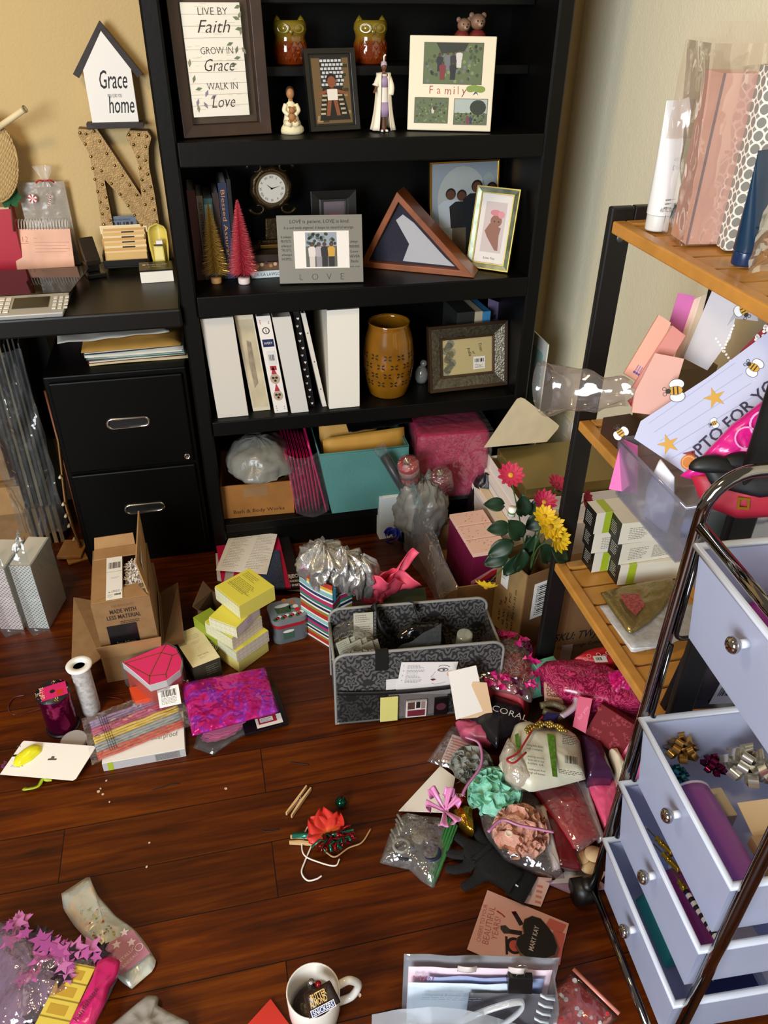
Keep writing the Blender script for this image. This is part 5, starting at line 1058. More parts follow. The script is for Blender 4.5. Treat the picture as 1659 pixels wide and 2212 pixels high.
for i in range(24):
 yy=.02+(hz-.06)*i/24;r=(hz-.06)/48
 for k in range(5):a=-pi/2+pi*k/4;outl.append((.128+r*1.1*cos(a),yy+r+r*sin(a)))
outl+=[(.0,hz-.04)];F.prism(z3(outl[:1]+outl[2:],.0042),(0,0,.0005),mat('#9dc2bb',.6));F.build('scalloped_border',t)
t=thing('wall_outlet','white outlet plate low on the right wall behind the boxes','outlet');c=atx(1226,935,XW);T=frame((XW-.0005,c.y,c.z),(0,-1,0),(0,0,1));MB(T).box((-.035,-.057,0),(.035,.057,.005),WHITE).build('plate',t,bevel=.002)
for s_ in(-.024,.024):MB(T).box((-.016,s_-.014,.0052),(.016,s_+.014,.007),mat('#e9e6de',.4)).build('socket',t,bevel=.002)
fl,fr=atz(989,1270,.12),atz(1070,1259,.12);bk=atz(889,1130,.12);x_=(fr-fl).normalized();T=frame((fl.x,fl.y,.0006),x_);dp=(bk-fl).length;wd=.168
t=thing('carton','open brown carton holding three maroon boxes and a grey bag of candles','carton');F=MB(T);th=.004
sk_=(bk.x-fl.x)/dp;F.T=T@Matrix(((1,sk_*.6,0,0),(0,1,0,0),(0,0,1,0),(0,0,0,1)));TC=F.T
for lo,hi in(((0,0,0),(wd,th,.12)),((0,th,0),(th,dp-th,.12)),((wd-th,th,0),(wd,dp-th,.12)),((0,dp-th,0),(wd,dp,.12)),((th,th,0),(wd-th,dp-th,.003))):F.box(lo,hi,KR2)
F.build('body',t,bevel=.0008)
MR=mat('#6d1238',.45);PT=mat('#eec3ae',.5)
p0,p1,q0=atz(971,1111,.2),atz(1022,1196,.2),None;d_=(p1-p0).normalized()*-1;
for i in range(3):
 p=p0 .lerp(p1,[0,.345,.69][i]);T=frame((p.x,p.y,.0046),V((-d_.y,d_.x,0))*(-1 if d_.x*0-(-d_.y)<0 else 1));xv=V((-d_.y,d_.x,0));xv=xv if xv.x>0 else-xv
 T=frame(V((p.x,p.y,.005))-V((0,0,0)),xv);L=(p1-p0).length*.322
 t=thing('advent_box',('maroon box with pink starred top, rearmost of three in the carton','maroon box with pink starred top, in the middle of three','maroon box with ribbon and lettering on its front, nearest of three')[i],'box','maroon boxes with pink tops')
 hh=.195;F=MB(T);F.box((0,-L,0),(.105,0,hh-.012),MR);
 if i==2:
  F.T=T@frame((0,-L-.0005,0),(1,0,0),(0,0,1));F.text('12 DOU',.045,.085,.012,mat('#d9b9a8',.5),.0003,0,0,'l',.05).lines(.07,.065,.03,3,.007,.003,mat('#a3405f',.5),.0003)
  F.poly([(0,.075,.0004),(.0,.10,.0004),(.075,.14,.0004),(.085,.13,.0004)],mat('#d88f8f',.5));F.poly([(0,.07,.0006),(.0,.08,.0006),(.06,.125,.0006),(.085,.13,.0006),(.07,.11,.0006)],mat('#b5222a',.5))
 F.build('body',t,bevel=.0006);F=MB(T);F.box((0,-L,hh-.0118),(.105,0,hh),PT);rr=random.Random(i)
 for k in range(16):F.disc((.105*rr.uniform(.05,.95),-L*rr.uniform(.08,.92)),.0018,mat('#b58a4a',.4),5,hh+.0004)
 F.build('lid',t,bevel=.0006)
t=crumple(frame((.57,1.915,.15),(1,0,0)),.085,.085,.115,mat('#85837c',.3,bump=.6,bscale=40,noise_=.2,nscale=14),5,.2,2.3,ridges=.55,lo=-.14)
tag(t.build('plastic_bag'),'grey plastic bag crumpled around two red jar candles in the carton','bag')
def candle(px,ptop,col,label,ax,band):
 c=aty(px,ptop,1.90);T=frame(c-V(ax)*.03,V((1,0,0)),None,V(ax));t=thing('jar_candle',label,'candle','red candles in the grey bag');r=.031
 T=frame(c-V(ax).normalized()*.075,(1,.0,-V(ax).normalized().x/V(ax).normalized().z),None,V(ax));F=MB(T);CW=mat(col,.3);F.lathe([(r*.96,0),(r,.004),(r,.07),(r*.9,.075),(r*.25,.075),(r*.2,.06),(0,.06)],CW,28);F.build('wax',t)
 if band:F=MB(T);F.lathe([(r*1.01,.03),(r*1.01,.058)],mat('#b98d86',.35,noise_=.6,nscale=90),28);F.build('printed_band',t)
 F=MB(T);F.lathe([(r*1.03,.0),(r*1.04,.07),(r*.95,.079),(r*.5,.077),(r*.3,.083)],film('#ffffff',.93,.9,.06,bump=.6,bscale=90),24,wob=lambda a,i:1+.03*sin(9*a+i));F.build('wrapper',t)
 F=MB(T);rr=random.Random(px)
 for k in range(22):a=rr.random()*6.28;F.add([(0,0,.076),(.012*cos(a),.012*sin(a),.084+.004*rr.random()),(.012*cos(a+.3),.012*sin(a+.3),.083)],[(0,1,2)],mat('#d9cfae',.15,metal=.8))
 F.build('foil_top',t)
candle(881,1000,'#9c2027','bright red candle with a printed band in clear wrap',(-.22,-.35,1),True)
candle(953,1025,'#6a101c','dark red candle in clear wrap, right of the banded one',(-.3,-.4,1),False)
a,b=aty(830,985,1.96),aty(866,1045,1.94);t=MB();t.tube([a,b,b+(b-a)*.7],.014,mat('#15110f',.35),12);tag(t.build('paper_roll'),'dark narrow roll in clear plastic leaning left of the candles','roll')
t=MB();t.tube([a+(a-b)*.3,a,b,b+(b-a)*.5],[.02,.0165,.0165,.018],CLR,12,cap=False);tag(t.build('plastic_sleeve'),'clear sleeve over the dark roll beside the candles','plastic sleeve')
T,w,h=box_T((820,1166),(858,1160),0,(816,1078));t=thing('box','tall white box with a pale blue side below the teal bin','box');MB(T).box((0,0,.0006),(.075,.06,h),mat('#d6dfe0',.45)).build('body',t,bevel=.001);MB(T).box((.012,.001,h+.0002),(.075,.06,h+.0012),WHITE).build('lid',t)
t=MB();a=aty(845,1090,1.88);t.sheet(lambda u,v:(fl.x-.03+.02*u+(bk.x-fl.x)*v*.9-.035*(1-v)*sin(pi*u)+.004*noise.noise(V((u*5,v*6,0))),fl.y+.02+dp*.9*v-.05*u*(1-v),.03+.11*u+(.15*v)*u+.014*noise.noise(V((u*4,v*5,3)))),22,26,film('#dfe0e2',.82,.6,.12,bump=.5,bscale=20));tag(t.build('plastic_bag'),'clear plastic bag draped over the left wall of the advent box carton','bag')
t=thing('artificial_rose','blue fabric rose with a dark leaf beside the silver tissue','artificial flower');c=atz(845,1160,.06);T=frame(c,(1,0,0),None,(-.2,-.5,1));rr=random.Random(4);BL=mat('#1f2d9c',.6)
for k in range(9):
 a0=k*2.4;r=.006+.0022*k
 F=MB(T);F.sheet(lambda u,v:((r+.007*v*v)*cos(a0+1.5*(u-.5)),(r+.007*v*v)*sin(a0+1.5*(u-.5)),.026*v*(1-.35*(2*u-1)**2)-.0012*k),8,6,BL);F.build('petal',t,solid=.0006)
F=MB(T);F.sheet(lambda u,v:(.02+.045*u,.022*(2*v-1)*sin(pi*min(.98,u+.02)),-.012-.02*u),8,6,mat('#17301c',.6));F.build('leaf',t,solid=.0006);MB(T).tube([(0,0,0),(.0,.01,-.055)],.002,mat('#1d3a20',.6),6).build('stem',t)
fc_,lc=atz(1118,1402,0),atz(1064,1346,0);e1=(lc-fc_);L1=.125;e1 .normalize();e2=V((-e1 .y,e1 .x,0));e2=e2 if e2 .x>0 else-e2;hz=aty(1137,1247,fc_.y).z
T=frame((fc_.x,fc_.y,.0006),e2)if e2 .cross(V((0,0,1))).dot(e1)<0 else frame((fc_.x,fc_.y,.0006),e1)
xl,yl=((.12,L1)if T.col[0].to_3d().dot(e2)>.9 else(L1,.12));t=thing('carton','tall narrow brown carton with printed marks, holding artificial flowers','carton');F=MB(T);th=.004
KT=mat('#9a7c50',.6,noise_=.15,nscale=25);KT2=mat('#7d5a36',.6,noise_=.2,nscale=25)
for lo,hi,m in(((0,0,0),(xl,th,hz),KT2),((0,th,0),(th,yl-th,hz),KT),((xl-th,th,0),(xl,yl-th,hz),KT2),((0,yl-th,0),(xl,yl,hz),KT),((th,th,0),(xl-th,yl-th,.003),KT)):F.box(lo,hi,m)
F.build('body',t,bevel=.0008)
lf=frame(T@V((-.0006,yl,0)),T@V((-.0006,0,0))-T@V((-.0006,yl,0)),(0,0,1));F=MB(lf)
F.box((yl*.18,hz*.62,0),(yl*.42,hz*.97,.0005),WHITE);F.lines(yl*.21,hz*.92,yl*.17,8,.007,.002,mat('#555',.5),.0008)
for i,s_ in enumerate(('A.W.  kg','G.W.  kg','QTY: 1 PC','MEAS: 33 x 13 x 35 cm')):F.text(s_,yl*(.28+.15*i),hz*.12,.011,INK,.0004,0,0,'l',hz*(.3+.1*i),90)
F.build('side_print',t,label='white label and printed shipping marks')
rf=frame(T@V((0,-.0006,0)),T@V((1,-.0006,0))-T@V((0,-.0006,0)),(0,0,1));F=MB(rf);F.box((xl*.22,hz*.38,0),(xl*.78,hz*.86,.0005),WHITE)
for i in range(16):F.rect(xl*.36,hz*(.42+.026*i),xl*.36,hz*(.008+.009*((i*7)%3)/2),INK,.0008)
F.text('N05B0R7SR34',xl*.3,hz*.82,.009,INK,.0008,0,0,'l',hz*.4,-90);F.build('barcode_label',t)
t=thing('artificial_flowers','artificial bouquet of pink and yellow daisies with dark green leaves','artificial flowers');LF=mat('#1e3a22',.45,noise_=.35,nscale=40);GS=mat('#4c6b38',.5);mid=T@V((xl*.5,yl*.5,hz))
def at_d(px,py,Y):return aty(px,py,Y)
def daisy(c,n,r,col,ctr,np_=11,cup=.25,ell=1.0):
 n=V(n).normalized();F=MB(frame(c,n.orthogonal(),None,n));m=mat(col,.55)
 for L in range(2):
  for k in range(np_):
   a=2*pi*(k+.5*L)/np_;ca,sa=cos(a),sin(a);rr_=r*(1-.18*L)
   pts=[]
   for(u,v)in((.12,-.05),(.5,-.15),(.85,-.13),(1,0),(.85,.13),(.5,.15),(.12,.05)):pts.append((rr_*(u*ca-v*sa),rr_*(u*sa+v*ca),rr_*(cup*u*u+.05*L)))
   F.poly(pts,m)
 f=F.build('flower_head',t,solid=.0006);F=MB(frame(c,n.orthogonal(),None,n));F.ball((0,0,r*.08),(r*.2,r*.2,r*.12),mat(ctr,.6),12,8);F.build('flower_center',f)
 p=c-n*.004;F=MB();F.tube(curve([p,p.lerp(mid,.5)-n*.02,mid-V((0,0,.06))],6),.0016,GS,6);F.build('stem',t)
yd=fc_.y+.07
daisy(aty(1103,1027,yd-.03),(-.1,-.6,.8),.034,'#c22a4c','#d99a2a')
for(px,py,Y,n,r)in((1188,1138,1.27,(.1,-.7,.6),.034),(1206,1166,1.255,(.3,-.75,.4),.03),(1176,1116,1.275,(-.1,-.5,.8),.027)):daisy(aty(px,py,Y),n,r,'#d9b012','#b9820f',10,.35)
daisy(aty(1175,1085,yd-.01),(0,-.5,.8),.032,'#b51f45','#c9902a',12,.5);daisy(aty(1203,1048,yd+.02),(.2,-.3,.9),.03,'#a31c3c','#8a1a30',11,.4);daisy(aty(1265,1082,yd+.03),(.6,-.6,.4),.03,'#a81c40','#8a1a30',12,.3)
daisy(aty(1050,1268,fc_.y-.01),(-.3,-.55,-.55),.03,'#dcb520','#a9780f',12,-.35)
for(px,py,Y,ang,L)in((1090,1180,yd-.04,200,.06),(1118,1150,yd-.05,120,.062),(1125,1205,yd-.06,265,.06),(1080,1205,yd-.03,190,.056),(1204,1192,1.272,320,.055),(1160,1100,yd,60,.06),(1075,1090,yd-.01,160,.045),(1130,1100,yd,100,.055),(1140,1175,yd-.03,280,.06),(1175,1190,yd-.03,300,.06),(1085,1140,yd-.02,170,.05),(1155,1130,yd-.01,40,.06),(1110,1215,yd-.05,240,.058),(1150,1170,yd-.05,250,.05),(1218,1050,yd+.03,45,.05)):
 c=aty(px,py,Y);a=radians(ang);d=V((cos(a),-.25,sin(a)));F=MB(frame(c-d*L*.4,d,None,V((-sin(a)*.2,-1,.75))));
 F.sheet(lambda u,v:(L*1.15*u,L*.78*.5*(2*v-1)*sin(pi*min(.97,max(.03,u)))**.7,.004*sin(5*u)-.012*u*u+.006*abs(2*v-1)),10,6,LF);F.build('leaf',t,solid=.0005)
c=aty(1106,1105,yd-.045);F=MB(frame(c,(1,0,0),None,(0,-.1,1)));F.lathe([(.0095,-.012),(.0095,.012)],WHITE,14).lathe([(.0097,-.003),(.0097,.002)],mat('#5c8a2e',.5),14);F.build('paper_tag',t,label='white paper band with green stripe')
#  on the floor: middle
z2=lambda x,y:(140+.3255*x,1120+.3255*y)
z3b=lambda x,y:(640+.3617*x,1100+.3617*y)
z1b=lambda x,y:(.3978*x,1340+.3978*y)
def fq(px4,z):return[atz(*p,z)for p in px4]
def flat_T(p0,p1,p3,z):
 """frame on a horizontal face: corner pixel p0, x towards p1, y towards p3"""
 return quad_T(atz(*p0,z),atz(*p1,z),atz(*p3,z))
def slab(px4,z,th,m,name,label,cat,group=None,bevel=.0006,deco=None,top_m=None):
 t=fq(px4,z);mb=MB();mb.hexa([V((p.x,p.y,z-th))for p in t],t,m,top_m)
 if deco:
  T=frame(t[0],t[1]-t[0],t[3]-t[0]);w=(t[1]-t[0]).length;h=(T.inverted()@t[3]).y
  if T.col[2].z<0:raise RuntimeError('flipped '+name)
  mb.T=T;deco(mb,w,h);mb.T=Matrix.Identity(4)
 return tag(mb.build(name,None,bevel=bevel),label,cat,group)
 # ---- notebooks: corners listed front-left, front-right, back-right, back-left
slab([z2(1010,395),z2(1370,470),z2(1490,250),z2(1000,230)],.012,.011,mat('#e6e0da',.6),'notepad','white pad at the bottom of the notebook stack before the bookcase','notepad')
slab([z2(1075,440),z2(1585,470),z2(1500,195),z2(1080,190)],.022,.0095,mat('#d8c39c',.6),'notebook','thick tan-paged notebook under the black one','notebook')
def d_bk(F,w,h):F.text('5 SUBJECT',w*.99,h*.17,.024,WHITE,.0005,0,.02,'r',w*.33);F.text('WIDE RULE BOOK',w*.99,h*.1,.012,WHITE,.0005,0,.02,'r',w*.26);F.text('100 SHEETS',w*.99,h*.03,.013,WHITE,.0005,0,.02,'r',w*.22)
slab([z2(1120,500),z2(1580,455),z2(1482,98),z2(1090,130)],.030,.0075,mat('#14110f',.45),'notebook','black composition notebook with white lettering, mostly under the pink one','notebook',None,.0006,d_bk)
def d_pk(F,w,h):F.rect(0,0,w*.13,h,mat('#b9b2aa',.4),.0005)
slab([z2(1048,470),z2(1500,455),z2(1420,125),z2(1000,150)],.037,.0065,mat('#c4164c',.45),'notebook','hot pink notebook with a silver spine strip','notebook',None,.0006,d_pk)
def glit(nt,b):
 tc=N(nt,'TexCoord');v=N(nt,'TexVoronoi',Scale=900.0);nt.links.new(tc.outputs['Object'],v.inputs['Vector']);rp=N(nt,'ValToRGB');e=rp.color_ramp.elements;e[0].color=srgb('#1e2c4a');e[1].color=srgb('#5b7196');e[1].position=.9;e[0].position=.3
 nt.links.new(v.outputs['Color'],rp.inputs[0]);nt.links.new(rp.outputs[0],b.inputs['Base Color']);b.inputs['Roughness'].default_value=.3;b.inputs['Metallic'].default_value=.3
slab([z2(1300,455),z2(1460,458),z2(1425,208),z2(1290,215)],.046,.008,pattern('navy_glitter',glit),'notebook','navy glitter notebook beside the white printed sheet','notebook',None,.0015)
def d_sheet(F,w,h):
 G_=mat('#8d8a84',.6);F.text('Disclaimer',w*.07,h*.93,.009,INK,.0004,.1,.002,'l',w*.22);F.rect(w*.05,h*.90,w*.9,.0004,G_,.0004)
 F.lines(w*.06,h*.86,w*.40,21,h*.038,.0014,G_,.0004,.45,3);F.lines(w*.53,h*.86,w*.40,21,h*.038,.0014,G_,.0004,.45,5)
t=slab([z2(1003,342),z2(1340,370),z2(1410,104),z2(1110,72)],.051,.001,PAPER,'printed_sheet','white sheet in two columns of small print lying on the notebooks','paper',None,0,d_sheet)
# ---- brown open carton behind the yellow boxes
t=thing('carton','low dark brown open carton behind the yellow box tower','carton');q=fq([z2(885,610),z2(1050,640),z2(1060,520),z2(975,480)],.075);F=MB();b=[V((p.x,p.y,.0006))for p in q]
F.add(b+q,[(0,1,5,4),(1,2,6,5),(2,3,7,6),(3,0,4,7),(3,2,1,0)],mat('#5a4028',.7));F.build('body',t,solid=.004);F=MB();F.add([q[3],q[0],q[0]+V((-.012,-.01,.025)),q[3]+V((-.02,.01,.03))],[(0,1,2,3)],mat('#6d5236',.7));F.build('flap',t,solid=.003)
# ---- the tower of yellow boxes
YL=mat('#ded24a',.45);YL2=mat('#cfcf9a',.45);LIM=mat('#b9c83a',.45)
def chain(F,w,h,c=None):
 c=c or mat('#b9ab9c',.4);nx,ny=max(2,int(w/.0125)),max(1,int(h/.0105))
 for i in range(nx):
  for j in range(ny):
   x,y=w*(i+.5)/nx,h*(j+.5)/ny;F.ring((x,y),.0026,.0040,c,10,.0004);F.rect(x+.0038,y-.0005,.0048,.001,c,.0004)
def ybox(corner,a1,w1,w2,z,h,side,lid,label,deco1=None,deco2=None,top=None):
 """box with its near corner at `corner`; face 1 runs left-back from it (angle a1), face 2 right-back"""
 e1=V((cos(radians(a1)),sin(radians(a1)),0));e2=V((e1 .y,-e1 .x,0));t=thing('gift_box',label,'box','yellow product boxes stacked in a tower')
 c=V((corner[0],corner[1],z));F=MB();b=[c,c+e2*w2,c+e2*w2+e1*w1,c+e1*w1];F.hexa(b,[p+V((0,0,h))for p in b],side,lid);F.build('body',t,bevel=.0006)
 if deco1:F=MB(frame(c+e1*w1-e2*.0006,-e1,(0,0,1)));deco1(F,w1,h);F.build('left_print',t)
 if deco2:F=MB(frame(c-e1*.0006,e2,(0,0,1)));deco2(F,w2,h);F.build('right_print',t)
 if top:F=MB(frame(c+e1*w1+V((0,0,h+.0003)),-e1,e2));top(F,w1,w2);F.build('top_print',t)
 return t
Cx,Cy=-.030,1.498;OL=mat('#8d8a3a',.5)
def d_band(F,w,h,z=.0003):F.rect(0,h*.08,w,h*.84,mat('#d9d6b4',.4),z);chain(F,w,h,mat('#b9c29a',.4))
def d_top(F,w,h):F.lines(w*.1,h*.86,w*.5,4,h*.05,.0015,OL,.0003,.3,4);F.lines(w*.1,h*.6,w*.75,8,h*.045,.0014,OL,.0003,.2,6);F.rect(w*.08,h*.35,w*.82,.0006,OL,.0003)
def d_lil(F,w,h):F.rect(w*.03,h*.12,w*.94,h*.76,mat('#d6c8cf',.4),.0003);F.text('SATIN',w*.42,h*.55,.013,mat('#a39a9e',.4),.0005,0,-.01,'l',w*.22);F.text('HANDS',w*.42,h*.4,.009,mat('#a39a9e',.4),.0005,0,-.01,'l',w*.2);F.lines(w*.3,h*.28,w*.4,2,.006,.0014,mat('#9d949a',.4),.0005)
def d_ch2(F,w,h):F.rect(0,0,w,h,mat('#d9cbb4',.4),.0002);chain(F,w,h)
z=.0006
ybox((Cx,Cy),128,.105,.105,z,.040,mat('#d3c26a',.45),mat('#cdbb80',.45),'yellow box with a kraft front, lowest of the tower');z+=.0406
ybox((Cx-.002,Cy-.004),126,.10,.108,z,.038,YL2,YL,'patterned box second from the bottom of the yellow tower',d_band,d_ch2);z+=.0386
ybox((Cx-.008,Cy+.002),130,.10,.104,z,.044,LIM,YL,'box printed with chain links, third in the yellow tower',d_band,d_ch2);z+=.0446
ybox((Cx+.006,Cy-.004),140,.085,.10,z,.036,YL2,YL,'box with a pale lilac text panel, second from the top of the yellow tower',d_band,d_lil);z+=.0366
pT=[atz(*z2(*p),z+.046)for p in((1158,580),(995,450),(1372,437))];e=pT[1]-pT[0]
ybox((pT[0].x,pT[0].y),math.degrees(atan2(e.y,e.x)),e.length,(pT[2]-pT[0]).length,z,.046,mat('#d8cc5a',.45),YL,'bright yellow box with small print on its lid, topmost of the tower',d_band,None,d_top)
GN=mat('#8fa02a',.45);q=fq([z2(1000,770),z2(1085,690),z2(965,590),z2(850,655)],.095);t=thing('gift_box','olive green box standing left of the yellow tower','box');F=MB();F.hexa([V((p.x,p.y,.0006))for p in q],q,GN);F.build('body',t,bevel=.0008)
F=MB(frame(q[0]+V((.0005,-.0008,-.094)),q[1]-q[0],(0,0,1)));chain(F,(q[1]-q[0]).length,.09,mat('#b9c77a',.4));F.build('side_print',t);F=MB(frame(q[3]+V((0,0,.0004)),q[0]-q[3],q[2]-q[3]));F.poly([(.03,.028,0),(.05,.034,0),(.06,.024,0),(.05,.03,0)],mat('#5f6d1c',.5));F.build('lid_notch',t)
zt=.062;q=fq([z2(850,990),z2(1030,920),z2(885,708),z2(712,780)],zt);t=thing('gift_box','cream-lidded dark box with faint circle art, beside the shipping carton','box');F=MB();F.hexa([V((p.x,p.y,.0006))for p in q],[V((p.x,p.y,zt-.0008))for p in q],mat('#3a352a',.5));F.build('body',t,bevel=.0006)
F=MB();F.hexa([V((p.x,p.y,zt-.0006))for p in q],q,mat('#e3d6a8',.4));T=frame(q[0],q[1]-q[0],q[3]-q[0]);w,h=(q[1]-q[0]).length,(T.inverted()@q[3]).y;F.T=T;G_=mat('#a99a72',.5)
for k in range(5):F.ring((w*.80,h*.35),.006+.0045*k,.0066+.0045*k,mat('#c9ba8c',.4),24,.0003+.00002*k)
F.lines(w*.28,h*.82,w*.5,3,h*.045,.0012,G_,.0004);F.lines(w*.35,h*.62,w*.35,2,h*.04,.0012,G_,.0004);F.text('satin hands',w*.34,h*.22,.009,G_,.0004,0,0,'l',w*.4).lines(w*.36,h*.17,w*.3,2,.005,.0012,G_,.0004);F.build('lid',t)
F=MB(frame(q[0]+V((0,-.0006,-.061)),q[1]-q[0],(0,0,1)));F.lines(w*.45,.046,w*.45,5,.007,.0014,mat('#8d8672',.5),.0003);F.build('front_print',t)
t=thing('tin','grey tin with mugs and holiday treats printed on its rounded lid, beside the striped bag','tin');zl=.082
q=fq([z2(1385,700),z2(1620,640),z2(1570,470),z2(1378,560)],zl);T=frame(q[0],q[1]-q[0],q[3]-q[0]);w,h=(q[1]-q[0]).length,(T.inverted()@q[3]).y;w=min(w,.098)
def rrect(w,h,r,n=6):return[(cx+r*cos(a),cy+r*sin(a))for(cx,cy,a0)in((w-r,h-r,0),(r,h-r,pi/2),(r,r,pi),(w-r,r,3*pi/2))for a in[a0+pi/2*k/n for k in range(n+1)]]
o_=rrect(w,h,.022);F=MB(T);F.prism(z3(o_,-zl+.0006),(0,0,zl-.026),mat('#6e7478',.35,metal=.3));F.build('body',t,bevel=.001)
F=MB(T);o2=rrect(w+.002,h+.002,.023);F.T=T@Matrix.Translation((-.001,-.001,0));F.prism(z3(o2,-.0255),(0,0,.011),mat('#a01f28',.4));F.prism(z3(o2,-.0142),(0,0,.0142),mat('#8a9094',.35,metal=.3))
z=.0004;cx,cy=w*.42,h*.58;F.poly([(cx-.02,cy-.014,z),(cx+.018,cy-.018,z),(cx+.022,cy+.012,z),(cx-.022,cy+.014,z)],mat('#2f5a34',.5));F.disc((cx,cy+.014),.021,mat('#e2ddd4',.5),18,z+.0002,.007);F.ring((cx+.026,cy),.006,.010,mat('#2f5a34',.5),18,z);F.text('JOY',cx-.011,cy-.006,.012,mat('#b33a34',.5),z+.0003,0,0,'l',.022)
for(dx,dy,c)in((.03,.02,'#a5683a'),(.012,.033,'#c0793c'),(.034,.0,'#e0d6cc'),(.036,-.014,'#c22a33')):F.disc((cx+dx,cy+dy),.008,mat(c,.5),12,z+.0004)
for k in range(12):F.disc((w*(.1+.07*k),h*.16+.004*(k%3)),.006,mat(('#2f5a34','#c22a33','#e9e0d6')[k%3],.5),8,z+.0005)
F.build('lid',t);F=MB(frame(T@V((w*.25,-.0008,-zl+.012)),T.col[0].to_3d(),(0,0,1)));F.rect(0,.004,.03,.028,mat('#3f5a48',.5),.0).disc((.015,.032),.016,mat('#d9d4ca',.5),14,.0002,.005);F.build('side_print',t)
A_,B_=atz(654,1363),atz(722,1405);e1=(B_-A_);wb=e1 .length;e1 .normalize();e2=V((-e1 .y,e1 .x,0));hb_=aty(654,1225,A_.y).z
t=thing('gift_bag','gift bag in multicolour horizontal stripes stuffed with silver tissue','gift bag')
cols=['#b3352a','#c9a63a','#e8e2d6','#7fb3b0','#e8e2d6','#27335f','#e8e2d6','#a8325e','#2f7a68','#e8e2d6','#1d2748','#e8e2d6','#8a7a2e','#b0302a','#e8e2d6','#8cbdb8','#e8e2d6','#27335f','#a8325e','#2f7a68','#e8e2d6','#1d2748','#e8e2d6','#8a7a2e','#b0302a','#e8e2d6']
wts=[1.2,.8,.5,1.1,.3,.8,.4,1.1,.8,.4,.7,.5,.8,1.2,.4,1.0,.3,.8,.9,.7,.4,.6,.4,.7,1.1,.5];tot=sum(wts)
dpt=.075
def side(nm,f):
 F=MB();acc=0
 for c,wt in zip(cols,wts):
  v1=1-acc/tot;acc+=wt;v0=1-acc/tot;m=mat(c,.45)
  for k in range(4):F.add([f(k/4,v0),f((k+1)/4,v0),f((k+1)/4,v1),f(k/4,v1)],[(0,1,2,3)],m)
 return F.build(nm,t,solid=.0008)
wav=lambda u:.010*(abs(2*u-1))
side('front_panel',lambda u,v:A_+e1*wb*u+V((0,0,.0006+hb_*v+(.012 if .2<u<.6 else 0)*v*.0))-e2*(.006*sin(pi*u)*v))
side('side_gusset',lambda u,v:B_+e2*dpt*u+V((0,0,.0006+hb_*v))-e1*(.014*(1-abs(2*u-1))*v))
side('back_panel',lambda u,v:A_+e2*dpt+e1*wb*u+V((0,0,.0006+hb_*v)));side('side_gusset',lambda u,v:A_+e2*dpt*u+V((0,0,.0006+hb_*v))+e1*(.01*(1-abs(2*u-1))*v))
F=MB();F.add([A_+V((0,0,.001)),B_+V((0,0,.001)),B_+e2*dpt+V((0,0,.001)),A_+e2*dpt+V((0,0,.001))],[(0,1,2,3)],WHITE);F.build('base',t)
F=MB(frame(B_-e1*.004+e2*.004+V((0,0,hb_*.98)),e1,(0,0,-1)));F.bag([(0,0),(.012,0),(.01,.05),(.002,.05)],.004,mat('#14566a',.6),rings=4,n=20);F.build('handle_ribbon',t)
def tissue(T,R0,hgt,m,seed,spikes=7,jag=.35,nu=72,nv=26,foldf=3.5,ex=1.0,ey=1.0):
 F=MB(T);off=V((seed*5.1,seed*2.3,seed*.7));vs=[]
 for j in range(nv+1):
  v=j/nv
  for i in range(nu):
   a=2*pi*i/nu;d=V((cos(a),sin(a),0));n_=abs(noise.noise(V((d.x*foldf,d.y*foldf,v*2.2))+off));n2=noise.noise(V((d.x*1.6,d.y*1.6,v*1.5))+off)
   r=R0*(.55+.65*sin(pi*min(1,.15+v*.75)))*(1+.35*n2-.75*n_);z=hgt*(v**.8)*(1+jag*noise.noise(V((d.x*spikes*.4,d.y*spikes*.4,3+v*1.5))+off))
   if v>.75:r*=1-(v-.75)*2.6
   vs.append((r*cos(a)*ex,r*sin(a)*ey,z))
 fs=[(j*nu+i,j*nu+(i+1)%nu,(j+1)*nu+(i+1)%nu,(j+1)*nu+i)for j in range(nv)for i in range(nu)]+[tuple(nv*nu+i for i in range(nu))]
 return F.add(vs,fs,m,True)
SIL=mat('#c6c4c0',.27,metal=.75,bump=.9,bscale=60)
cB=A_+e1*wb*.5+e2*dpt*.5
for k,(dx,dy,dz,r_,h_)in enumerate(((0,0,0,.062,.075),(-.035,.02,-.004,.045,.062),(.045,.03,-.008,.05,.07),(.075,.05,-.03,.045,.075))):
 o=cB+e1*dx+e2*dy+V((0,0,hb_-.035+dz));t_=tissue(frame(o,e1,e2),r_,h_+.035,SIL,k+2,foldf=3.2)
 tag(t_.build('tissue_paper'),('crumpled silver tissue filling the middle of the striped bag','silver tissue tuft at the left of the striped bag','silver tissue tuft at the right of the striped bag','silver tissue spilling past the right edge of the striped bag')[k],'tissue paper','silver tissue in the striped bag')
HP=mat('#ee5570',.55,bump=.35,bscale=40)
c=atz(833,1290,.20);c=V((.405,1.55,.09))
t_=thing('tissue_paper','hot pink tissue paper fanning up behind the patterned tote','tissue paper')
P2=aY(1.55,(768,1290),(893,1207));zb_=P2[0].z-.03;cx_=P2[0].x+.055
for k,(dx,top,w_,ph)in enumerate(((-.035,.085,.11,0),(.015,.08,.12,1.3),(.06,.115,.10,2.1),(.045,.08,.13,3.7),(.0,.065,.15,4.4))):
 F=MB();F.sheet(lambda u,v:(cx_+dx*v*1.1+w_*(u-.5)*(.35+.9*v)-(.02*v*(u-.5)if k else 0),1.545+.008*k-.02*v*(k%2)+.016*v*sin(7*u+ph)+.010*noise.noise(V((u*5,v*4,k))),zb_+(top+.03)*v*(1-.9*abs(u-(.85 if k==2 else .3))**1.5)+.01*noise.noise(V((u*6,v*3,k+9)))),22,16,HP);F.build('crumpled_sheet',t_,solid=.0006)
